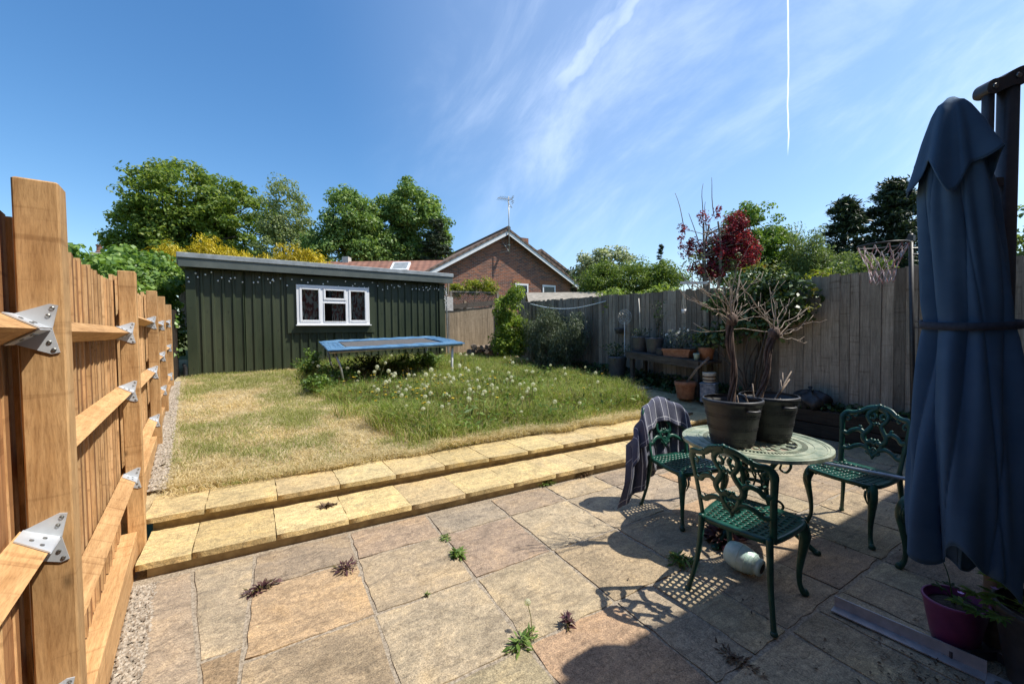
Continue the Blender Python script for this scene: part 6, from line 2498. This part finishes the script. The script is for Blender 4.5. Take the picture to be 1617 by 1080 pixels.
tree('edge_tree', 'green tree crown cut by the left edge above the fence', (-13.9, 33.4, 1.6), [(-15.2, 33.0, 9.4, 1.2, 1.2, 2.0), (-16.6, 33.0, 7.5, 1.7, 1.5, 3.0)], 70, 60, 0.3, LF['olive'], M['trunk'], .2, .6, GT, 1, .5, .4, .6, .55, 8)
tree('edge_tree', 'green tree showing right of the parasol mast', (25.6, 3.3, 1.3), [(25.7, 3.4, 4.8, 1.0, 1.0, 1.5), (24.6, 2.2, 4.0, 1.4, 1.2, 1.8)], 70, 60, 0.2, LF['willow'], M['trunk'], .15, .42, GT, 1, .6, .4, .5, .5, 8)
# crimson plum with bare tips
rp_ = tree('crimson_tree', 'crimson leaved plum with pale stems and bare whips above the fence', (10.3, 6.75, 0.9), [(10.90, 6.42, 3.95, .55, .42, .55), (11.10, 6.30, 3.55, .42, .40, .5), (10.45, 6.65, 3.5, .45, .35, .65), (9.90, 7.0, 3.70, .38, .32, .30), (9.64, 7.14, 4.15, .12, .12, .30), (10.12, 6.86, 4.58, .20, .16, .15), (10.46, 6.66, 4.66, .10, .10, .2), (10.95, 6.38, 4.40, .35, .3, .28), (10.2, 6.8, 3.1, .5, .4, .3)], 230, 42, 0.075, LF['red'], M['palebark'], 0.085, 0.15, GT, 3, 1.0, .15, .3, .5, 46, .3)
m_ = MB()
for a, b in (((9.7, 7.1, 4.1), (9.46, 7.24, 5.25)), ((10.12, 6.85, 4.5), (10.13, 6.85, 5.5)), ((10.4, 6.7, 4.6), (10.33, 6.73, 5.66)), ((10.2, 6.8, 4.2), (10.18, 6.82, 5.0)), ((10.0, 6.9, 3.9), (9.78, 7.05, 4.7)), ((10.6, 6.6, 3.9), (10.05, 6.9, 4.5)), ((10.5, 6.6, 3.5), (10.0, 6.9, 4.4))):
    o_ = np.array((10.3, 6.75, .9))
    limb(m_, np.array(a) - o_, np.array(b) - o_, .016, .006, .03, 5, 5)
m_.build('bare_whip', M['drytwig'], rp_, True)
GH = 'hedges and shrubs'
shrub('twiggy_shrub', 'half bare twiggy shrub under the crimson leaved tree', (10.2, 6.9, 1.0), [(9.9, 7.0, 3.1, .5, .4, .5), (10.7, 6.5, 3.0, .6, .5, .6), (11.6, 6.0, 3.0, .7, .5, .55)], 60, 26, .08, LF['pale'], M['palebark'], .22, GH, 26, r0=.03)
shrub('blossom_shrub', 'greyish white blossoming shrub above the green hedge', (12.0, 12.7, 1.4), [(11.5, 13.0, 4.25, .75, .7, .7), (12.4, 12.5, 4.4, .8, .7, .65)], 60, 80, .13, LF['white'], M['trunk'], .3, GH, 5, r0=.05)
shrub('hedge_shrub', 'wide mounded green hedge shrub behind the grey fence', (11.4, 10.8, 1.2), [(10.5, 11.3, 3.3, .9, .8, .8), (11.7, 10.6, 3.3, 1.0, .8, .85), (12.5, 10.1, 3.4, .8, .7, .75), (11.1, 10.9, 2.6, 1.4, .8, .6)], 330, 95, .09, LF['hedge'], M['trunk'], .32, GH, 7, r0=.05, flat=.65)
shrub('lime_shrub', 'bright lime green shrub leaning over the top of the fence', (7.5, 6.75, .6), [(6.95, 7.05, 2.15, .42, .34, .36), (7.45, 6.75, 2.1, .42, .34, .34), (7.95, 6.4, 2.2, .42, .34, .36)], 80, 70, .075, LF['lime'], M['trunk'], .16, GH, 8, flat=.7)
shrub('dark_bush', 'dark evergreen bush between the gable end and hedge', (14.6, 17.6, 1.4), [(14.6, 17.9, 4.1, 1.2, 1.0, 1.2), (15.8, 17.6, 4.6, 1.0, 1.0, .9)], 60, 70, .18, LF['conifer'], M['trunk'], .4, GH, 5, r0=.06)
shrub('low_bush', 'rounded grey green bush above the fence beside the hoop', (12.5, 4.35, .9), [(12.4, 4.4, 2.8, .55, .5, .5), (12.9, 4.1, 2.9, .45, .4, .45)], 45, 60, .09, LF['willow'], M['trunk'], .2, GH, 5, r0=.03)
shrub('yellow_bush', 'low yellow green bush peeping over the fence near the hoop', (11.2, 4.3, .8), [(11.2, 4.5, 2.5, .5, .4, .3), (11.9, 4.1, 2.45, .5, .4, .3)], 40, 50, .08, LF['climb'], M['trunk'], .16, GH, 5, r0=.03)
# broad leaved climber smothering the boundary left of the shed
shrub('ivy_hedge', 'big leaved green climber massed between the fence and shed', (-2.6, 10.2, .4), [(-2.85, 10.0, 2.3, .6, .9, .85), (-2.75, 11.4, 2.4, .7, 1.1, .95), (-3.0, 9.0, 2.2, .5, .7, .75), (-2.9, 12.8, 2.6, .8, 1.0, 1.0), (-2.5, 10.8, 1.5, .5, 1.4, .9)], 300, 75, .105, LF['ivy'], M['trunk'], .26, GH, 8, .85, .7, .5, .3, r0=.03)
# golden conifer hedge behind the shed
yh = [(a, b, c + .38 + .12 * math.sin(a * 5), d, e, f) for a, b, c, d, e, f in [(-3.3, 17.4, 3.4, .8, .6, .75), (-2.4, 17.0, 3.5, .8, .6, .75), (-1.5, 16.5, 3.45, .8, .6, .7), (-.6, 16.0, 3.35, .8, .6, .7), (.3, 15.5, 3.3, .8, .6, .65), (1.0, 15.1, 3.2, .6, .5, .6)]]
shrub('golden_hedge', 'golden yellow conifer hedge showing over the shed roof', (-1.2, 16.3, .8), yh, 260, 85, .15, LF['yellow'], M['trunk'], .26, GH, 8, .22, 1.1, .3, .15, np.array([0, 0, 1.5]), r0=.04)
shrub('roadside_shrub', 'thin green shrub tops between golden hedge and brick gable', (3.4, 16.2, .9), [(2.4, 15.6, 3.3, .7, .5, .4), (3.3, 15.9, 3.2, .8, .5, .4)], 50, 50, .12, LF['hedge'], M['trunk'], .25, GH, 6, r0=.03)
# climber on the trellis
shrub('trellis_climber', 'yellow green climber along the top of the trellis', (5.9, 13.1, .9), [(5.35, 13.2, 2.95, .38, .2, .25), (5.95, 13.1, 3.1, .42, .22, .27), (6.5, 13.0, 3.12, .38, .22, .30)], 60, 60, .08, LF['climb'], M['trunk'], .16, GH, 7, flat=.8)
# tall shrubs at the garden's far right corner
shrub('upright_shrub', 'bright green upright shrub at the rear corner by the fence', (5.55, 9.85, .62), [(5.55, 9.85, 2.15, .40, .40, .55), (5.6, 9.8, 1.5, .52, .52, .6), (5.5, 9.6, 1.05, .5, .5, .4), (5.7, 9.6, 2.55, .2, .2, .25)], 150, 75, .075, LF['lilacbush'], M['trunk'], .17, GH, 9, .6, .9)
shrub('rosemary', 'large dark upright rosemary bush against the grey fence', (6.0, 8.1, .5), [(6.0, 9.0, 1.5, .42, .45, .6), (5.95, 8.3, 1.5, .5, .5, .62), (6.0, 7.5, 1.3, .42, .45, .55), (5.85, 8.2, .9, .48, .9, .45)], 230, 100, .085, LF['rosemary'], M['trunk'], .16, GH, 14, .14, 1.6, .2, .3, np.array([0, 0, 1.6]))
# camellia by the fence
cam_root = shrub('camellia', 'glossy dark camellia with pale new tips over the grey fence', (6.32, 3.45, .36), [(6.25, 3.35, 2.08, .26, .52, .36), (6.22, 2.95, 1.9, .26, .42, .36), (6.28, 3.85, 1.85, .24, .40, .30), (6.25, 3.4, 1.55, .26, .55, .28), (6.25, 4.0, 1.30, .2, .32, .2)], 125, 34, .085, LF['camellia'], M['trunk'], .15, GH, 12, .55, .9, r0=.018)
P, N = clump_points(ellipsoid_centres([(6.25, 3.3, 2.28, .26, .55, .2), (6.22, 2.75, 2.0, .2, .3, .35)], 26, .5) - np.array((6.32, 3.45, .36)), np.full(26, .07), 7, .9, .6)
link_mesh('new_leaf', leaves_mesh('new_leaf', P, N, RNG.uniform(.6, 1.2, len(P)) * .075, LF['camtip'], .5), None, cam_root)['kind'] = 'stuff'

# ------------------------------------------------------------------ ground cover and weeds
n_ = 2600
gv = RNG.uniform(3.6, 9.6, n_)
gu = RNG.uniform(0, 1, n_) ** .7 * .62 + 5.90
gz = lawn_zv(gu, gv) + RNG.uniform(.0, .24, n_) * np.clip((gu - 5.85) * 2.2, .15, 1)
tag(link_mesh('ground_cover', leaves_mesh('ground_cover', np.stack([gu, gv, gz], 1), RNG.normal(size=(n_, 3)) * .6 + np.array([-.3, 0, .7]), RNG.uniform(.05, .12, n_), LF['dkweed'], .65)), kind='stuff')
n_ = 500
gv = RNG.uniform(0.6, 3.4, n_)
gu = RNG.uniform(6.2, 6.5, n_)
gz = .36 + RNG.uniform(0, .12, n_)
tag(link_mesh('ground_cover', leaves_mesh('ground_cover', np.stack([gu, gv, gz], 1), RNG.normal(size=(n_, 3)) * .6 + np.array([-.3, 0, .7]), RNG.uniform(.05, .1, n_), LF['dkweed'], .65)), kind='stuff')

GW_ = 'weed clumps under the trampoline'
for k, (u, v, h, r_, lab) in enumerate(((.45, 9.3, .62, .34, 'tall nettle like weed clump at the left leg of the trampoline'), (.85, 8.2, .42, .36, 'dense weed clump under the trampoline front corner'), (1.5, 8.9, .50, .42, 'dark weed clump under the left half of the trampoline mat'),
                                        (2.2, 8.9, .52, .40, 'dark weed clump under the middle of the trampoline mat'), (2.85, 8.9, .58, .36, 'leafy weed clump under the right half of the trampoline'), (.5, 7.7, .30, .30, 'low weed clump before the trampoline left corner'), (3.1, 9.6, .55, .35, 'pale topped weed clump beside the shed right corner'))):
    z0 = lawn_z(u, v)
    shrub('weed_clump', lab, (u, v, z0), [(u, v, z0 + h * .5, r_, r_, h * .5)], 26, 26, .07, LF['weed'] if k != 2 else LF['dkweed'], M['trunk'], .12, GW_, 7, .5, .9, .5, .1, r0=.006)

# grass --------------------------------------------------------------
vn = np.random.default_rng(3).uniform(size=(64, 64))


def vnoise(u, v, s):
    x, y = u * s + 20, v * s + 20
    i, j = np.floor(x).astype(int), np.floor(y).astype(int)
    fx, fy = x - i, y - j
    fx, fy = fx * fx * (3 - 2 * fx), fy * fy * (3 - 2 * fy)
    g = lambda a, b: vn[a % 64, b % 64]
    return (g(i, j) * (1 - fx) + g(i + 1, j) * fx) * (1 - fy) + (g(i, j + 1) * (1 - fx) + g(i + 1, j + 1) * fx) * fy


def tallness(u, v):
    ub = np.interp(v, [4.0, 4.3, 5.6, 6.5, 8.4, 10.5], [1.75, 1.15, .78, .55, .25, .20]) + (vnoise(u, v, 1.7) - .5) * .7
    a = np.clip((u - ub) / .45, 0, 1)
    vb = 4.12 + (vnoise(u + 9, v, 2.1) - .5) * .45
    b = np.clip((v - vb) / .35, 0, 1)
    return a * b


def lawn_sample(n, vmin=4.08, vmax=11.0, near=1.0):
    out = []
    tot = 0
    while tot < n:
        v = vmin + (vmax - vmin) * RNG.uniform(0, 1, n) ** near
        u = RNG.uniform(-2.1, 6.0, n)
        ok = (u > -.541 - .1615 * (v - 1.6) + .03 + .16 * RNG.uniform(0, 1, n)) & (u < np.interp(v, [3.6, 4.2, 5.0, 6.3, 8.0, 10.0, 11.4], [4.75, 5.05, 5.45, 5.80, 5.75, 5.35, 4.9]) + RNG.normal(0, .04, n))
        ok &= ~((v > 10.62 + .082 * (u + 1.786) - .02) & (u < 4.15))
        out.append(np.stack([u[ok], v[ok]], 1))
        tot += ok.sum()
    return np.concatenate(out)[:n]


def blades(name, uv_, h, w, lean, mat, two=True):
    n = len(uv_)
    u, v = uv_[:, 0], uv_[:, 1]
    z = lawn_zv(u, v) - .008
    a = RNG.uniform(0, 2 * pi, n)
    d = np.stack([np.cos(a), np.sin(a), np.zeros(n)], 1)
    b = RNG.uniform(0, 2 * pi, n)
    s = np.stack([np.cos(b), np.sin(b), np.zeros(n)], 1) * (w / 2)[:, None]
    base = np.stack([u, v, z], 1)
    L = h * lean
    mid = base + d * (L * .35)[:, None] + np.array([0, 0, 1.0]) * (h * .6)[:, None]
    tip = base + d * L[:, None] + np.array([0, 0, 1.0]) * (h * np.sqrt(np.clip(1 - .35 * lean, .12, 1)))[:, None]
    q1 = np.stack([base - s, base + s, mid + s * .8, mid - s * .8], 1)
    q2 = np.stack([mid - s * .8, mid + s * .8, tip + s * .12, tip - s * .12], 1)
    vv = np.concatenate([q1, q2], 1).reshape(-1, 3)
    return tag(link_mesh(name, np_mesh(name, vv, 4, 2 * n, mat)), kind='stuff')


LF['straw'] = leafmat('dry_straw_grass', (0.46, 0.35, 0.18), (0.64, 0.52, 0.30), (0.78, 0.67, 0.43), 0.3, .7, .2)
LF['mown'] = leafmat('thin_mown_grass', (0.20, 0.24, 0.06), (0.31, 0.34, 0.10), (0.46, 0.43, 0.19), 0.35, .6, .25)
LF['grass'] = leafmat('lush_long_grass', (0.13, 0.20, 0.035), (0.26, 0.34, 0.07), (0.44, 0.45, 0.15), 0.4, .55, .3)
p = lawn_sample(200000, near=1.35)
T_ = tallness(p[:, 0], p[:, 1])
g = vnoise(p[:, 0], p[:, 1], 1.35) * .6 + vnoise(p[:, 0] + 5, p[:, 1], 3.7) * .4
short = RNG.uniform(size=len(p)) > T_
green = (g + RNG.normal(0, .10, len(p)) > .53)
edge = p[:, 1] < 4.5
q = p[short & ~green]
q = q[RNG.uniform(size=len(q)) < .35 + .65 * vnoise(q[:, 0] + 3, q[:, 1], 6.5)]
blades('dry_grass', q, RNG.uniform(.012, .050, len(q)) * (.6 + .9 * vnoise(q[:, 0], q[:, 1] + 7, 5.0)), RNG.uniform(.003, .0075, len(q)), RNG.uniform(.8, 2.8, len(q)), LF['straw'])
q = p[short & green & ~(edge & (RNG.uniform(size=len(p)) < .5))]
blades('mown_grass', q, RNG.uniform(.02, .065, len(q)) * (.6 + .9 * vnoise(q[:, 0], q[:, 1] + 3, 4.0)), RNG.uniform(.003, .0055, len(q)), RNG.uniform(.3, 1.6, len(q)), LF['mown'])
q = p[~short]
hh = (.09 + .24 * vnoise(q[:, 0], q[:, 1], 1.9)) * RNG.uniform(.5, 1.35, len(q)) * np.clip(.45 + (q[:, 1] - 4.1) * .55, .4, 1)
mix_ = RNG.uniform(size=len(q)) < .63
blades('long_grass', q[mix_], hh[mix_], RNG.uniform(.004, .0115, mix_.sum()), RNG.uniform(.2, 1.1, mix_.sum()), LF['grass'])
blades('dry_grass', q[~mix_], hh[~mix_] * .9, RNG.uniform(.003, .006, (~mix_).sum()), RNG.uniform(.3, 1.5, (~mix_).sum()), LF['straw'])
q = lawn_sample(40000)
q = q[(tallness(q[:, 0], q[:, 1]) > .7) & (vnoise(q[:, 0], q[:, 1], 3.0) > .35)][:3600]
blades('seed_stems', q, RNG.uniform(.20, .42, len(q)), RNG.uniform(.003, .006, len(q)), RNG.uniform(.05, .5, len(q)), LF['dryleaf'])
# shaggy straw fringe behind the top tread
k = 9000
fu = RNG.uniform(-.9, 5.0, k)
fv = 4.16 - .034 * fu + np.abs(RNG.normal(0, .07, k)) - .03 + (vnoise(fu, fu * 0, 2.6) - .5) * .14
blades('dry_grass', np.stack([fu, fv], 1), RNG.uniform(.02, .07, k) * (1 + (fu > 1.4) * .9), RNG.uniform(.003, .006, k), RNG.uniform(.8, 2.2, k), LF['straw'])
# broad weed leaves through the long grass
k = 9500
p = lawn_sample(44000)
p = p[tallness(p[:, 0], p[:, 1]) > .6][:k]
pts = np.stack([p[:, 0], p[:, 1], lawn_zv(p[:, 0], p[:, 1]) + RNG.uniform(.01, .21, len(p))], 1)
tag(link_mesh('meadow_weeds', leaves_mesh('meadow_weeds', pts, RNG.normal(size=(len(p), 3)) * .5 + np.array([0, 0, .6]), RNG.uniform(.04, .125, len(p)), LF['weed'], .33)), kind='stuff')


# dandelions ----------------------------------------------------------
def dandelion_clock(h, lean, seed):
    r_ = random.Random(seed)
    m2 = MB()
    tip = Vector((lean, r_.uniform(-.02, .02), h))
    m2.tube([(0, 0, -.02), (lean * .35, 0, h * .55), tip], [0.0035, 0.0028], 5, False)
    nst = len(m2.f)
    m2.lathe([(0.001, -.005), (0.005, 0), (0.001, .005)], 6, tip)
    for k in range(90):
        zc = 1 - 2 * (k + .5) / 90
        a = k * 2.39996
        rxy = math.sqrt(max(0, 1 - zc * zc))
        d = Vector((rxy * math.cos(a), rxy * math.sin(a), zc))
        if zc < -.85:
            continue
        R_ = 0.0215 * r_.uniform(.9, 1.08)
        e = d.orthogonal().normalized()
        f = d.cross(e)
        c = tip + d * R_
        t = 0.0042
        m2.add([c + e * t, c + f * t, c - e * t, c - f * t], [(0, 1, 2, 3)])
        m2.add([tip, c + e * .0006, c - e * .0006], [(0, 1, 2)])
    me_ = m2.mesh('dandelion_clock', None)
    me_.materials.append(M['dstem'])
    me_.materials.append(M['fluff'])
    for i_, pl in enumerate(me_.polygons):
        pl.material_index = 0 if i_ < nst + 12 else 1
    return me_


def dandelion_flower(h, lean, seed):
    r_ = random.Random(seed)
    m2 = MB()
    tip = Vector((lean, r_.uniform(-.02, .02), h))
    m2.tube([(0, 0, -.02), (lean * .35, 0, h * .55), tip], [0.0035, 0.003], 5, False)
    m2.lathe([(0.003, -.012), (0.009, -.006), (0.008, 0)], 7, tip)
    nst = len(m2.f)
    for ring, (n2, L, up_) in enumerate(((16, .021, .25), (13, .016, .6), (8, .010, 1.2))):
        for k in range(n2):
            a = 2 * pi * (k + .37 * ring) / n2
            d = Vector((math.cos(a), math.sin(a), up_)).normalized()
            s = Vector((-math.sin(a), math.cos(a), 0)) * .0032
            m2.add([tip + s * .4, tip + d * L + s, tip + d * L - s, tip - s * .4], [(0, 1, 2, 3)])
    me_ = m2.mesh('dandelion_flower', None)
    me_.materials.append(M['dstem'])
    me_.materials.append(M['petalyellow'])
    for i_, pl in enumerate(me_.polygons):
        pl.material_index = 0 if i_ < nst else 1
    return me_


M['dstem'] = pmat('dandelion_stalk', (0.14, 0.17, 0.05), (0.24, 0.20, 0.09), 20, 0.6, 0.0)
M['fluff'] = leafmat('dandelion_fluff', (0.62, 0.61, 0.56), (0.75, 0.74, 0.69), (0.85, 0.84, 0.80), .5, .9, .1)
clk = [dandelion_clock(h, l_, i) for i, (h, l_) in enumerate(((.20, .02), (.27, -.03), (.33, .05), (.15, .03), (.24, -.05)))]
flw = [dandelion_flower(h, l_, i) for i, (h, l_) in enumerate(((.20, .02), (.26, -.03), (.31, .03)))]


def scatter(n, dens):
    out = []
    while len(out) < n:
        u, v = RNG.uniform(.0, 5.6), RNG.uniform(4.1, 10.4)
        if u > lawn_r(v) - .08 or (v > 10.4 + .08 * u):
            continue
        if tallness(np.array([u]), np.array([v]))[0] < .45:
            continue
        if RNG.uniform() < dens(u, v):
            out.append((u, v))
    return out


dens1 = lambda u, v: .12 + .88 * math.exp(-((u - 2.3) / 1.3) ** 2 - ((v - 5.9) / 1.3) ** 2) + .4 * math.exp(-((u - 1.2) / 1.0) ** 2 - ((v - 8.2) / 1.2) ** 2)
dens2 = lambda u, v: .05 + .95 * math.exp(-((u - 1.9) / 1.0) ** 2 - ((v - 6.4) / 1.1) ** 2)
for u, v in scatter(185, dens1):
    o = link_mesh('dandelion_clock', clk[int(RNG.integers(5))], None, None, (u, v, lawn_z(u, v)), (RNG.normal() * .08, RNG.normal() * .08, RNG.uniform(0, 6.28)))
    s = RNG.uniform(.8, 1.6)
    o.scale = (s, s, s * RNG.uniform(.8, 1.1))
    tag(o, 'white dandelion seed head on a thin stalk in the long grass', 'dandelion', 'dandelion clocks in the long grass')
for u, v in scatter(110, dens2):
    o = link_mesh('dandelion_flower', flw[int(RNG.integers(3))], None, None, (u, v, lawn_z(u, v)), (RNG.normal() * .1, RNG.normal() * .1, RNG.uniform(0, 6.28)))
    tag(o, 'yellow dandelion flower open in the long grass', 'dandelion', 'yellow dandelions in the long grass')


# weeds in the paving joints
def joint_weed(label, u, v, r_, n2, leaf, lm, h=.05, z=0.0, stretch=(1, 1), rot=0.0, name='paving_weed'):
    root = empty(name, (u, v, z), rot, label, 'weed', 'weeds growing in the paving joints')
    a = RNG.uniform(0, 2 * pi, n2)
    rr_ = RNG.uniform(.1, 1, n2) * r_
    P = np.stack([rr_ * np.cos(a) * stretch[0], rr_ * np.sin(a) * stretch[1], RNG.uniform(.004, 1, n2) * h * (1 - .5 * rr_ / r_)], 1)
    N = np.stack([np.cos(a) * -.3, np.sin(a) * -.3, np.ones(n2)], 1) + RNG.normal(size=(n2, 3)) * .35
    D_ = np.stack([np.cos(a) * 2, np.sin(a) * 2, np.ones(n2) * .5], 1)
    link_mesh('leaf', leaves_mesh('leaf', P, N, RNG.uniform(.6, 1.3, n2) * leaf, lm, .26, D_), None, root)['kind'] = 'stuff'
    m2 = MB()
    for k in range(6):
        q = P[k] * .8
        m2.tube([(0, 0, -.01), (q[0] * .5, q[1] * .5, q[2] * .5 + .008), tuple(q)], [0.002, 0.0012], 4)
    m2.build('stem', M['redbark'], root)
    return root


joint_weed('long purple leaved weed on the left joint beside the orange slab', -.16, 2.70, .055, 90, .045, LF['redweed'], .05, 0, (1.9, .8), .25)
joint_weed('purple weed clump at the far corner of the orange slab', .30, 2.66, .075, 75, .045, LF['redweed'], .06)
joint_weed('green grassy weed tuft at the joint below the rose slab', .965, 2.42, .055, 60, .06, LF['weed'], .05)
joint_weed('small green weed at the top joint beside the rose slab', .965, 2.68, .045, 40, .035, LF['weed'], .03)
joint_weed('leafy dandelion weed beside the shade edge with one seed head', .95, 1.585, .065, 60, .05, LF['weed'], .045, 0, (1.5, .8), .3)
joint_weed('thin pale weed in the joint right of the seed head', 1.21, 1.56, .035, 26, .05, LF['redweed'], .07)
joint_weed('green weed with a yellow flower behind the near chair', 2.16, 1.62, .09, 90, .06, LF['weed'], .06)
joint_weed('dark reddish grassy tuft beneath the garden table', 2.62, 1.60, .11, 160, .13, LF['redweed'], .16)
joint_weed('dry debris weed in the shaded joint near the bar', 1.73, 1.00, .06, 60, .04, LF['dryleaf'], .02, 0, (.7, 2.0))
joint_weed('tiny green weed in the joint of the centre slabs', .66, 2.15, .02, 18, .025, LF['weed'], .02)
joint_weed('straggly weed under the lip of the lower step', 2.15, 3.10, .06, 50, .045, LF['weed'], .05, 0, (2, .6))
joint_weed('dry straggly weed under the step near the towel', 2.62, 3.08, .06, 50, .045, LF['dryleaf'], .05, 0, (2, .6))
joint_weed('dry grass wisp lying on the lower step', .26, 3.47, .055, 40, .08, LF['dryleaf'], .01, .10, (1.4, .8))
for k, (u, v) in enumerate(((1.02, 1.60),)):
    o = link_mesh('dandelion_clock', clk[0], None, None, (u, v, 0), (.1, .1, 2))
    o.scale = (.75, .75, .75)
    tag(o, 'single dandelion clock rising from the patio joint in front', 'dandelion')
o = link_mesh('dandelion_flower', flw[0], None, None, (2.10, 1.66, 0), (.1, .3, 0))
o.scale = (.6, .6, .28)
tag(o, 'single yellow dandelion on the patio behind the near chair', 'dandelion')
# fallen leaf litter
n2 = 260
lu = np.concatenate([RNG.normal(2.36, .16, 130), RNG.uniform(1.7, 4.5, 130)])
lv = np.concatenate([RNG.normal(.55, .10, 130), RNG.uniform(.5, 2.6, 130)])
tag(link_mesh('leaf_litter', leaves_mesh('leaf_litter', np.stack([lu, lv, np.full(n2, .008)], 1), RNG.normal(size=(n2, 3)) * .3 + np.array([0, 0, 1]), RNG.uniform(.008, .028, n2), LF['dryleaf'], .5)), kind='stuff')
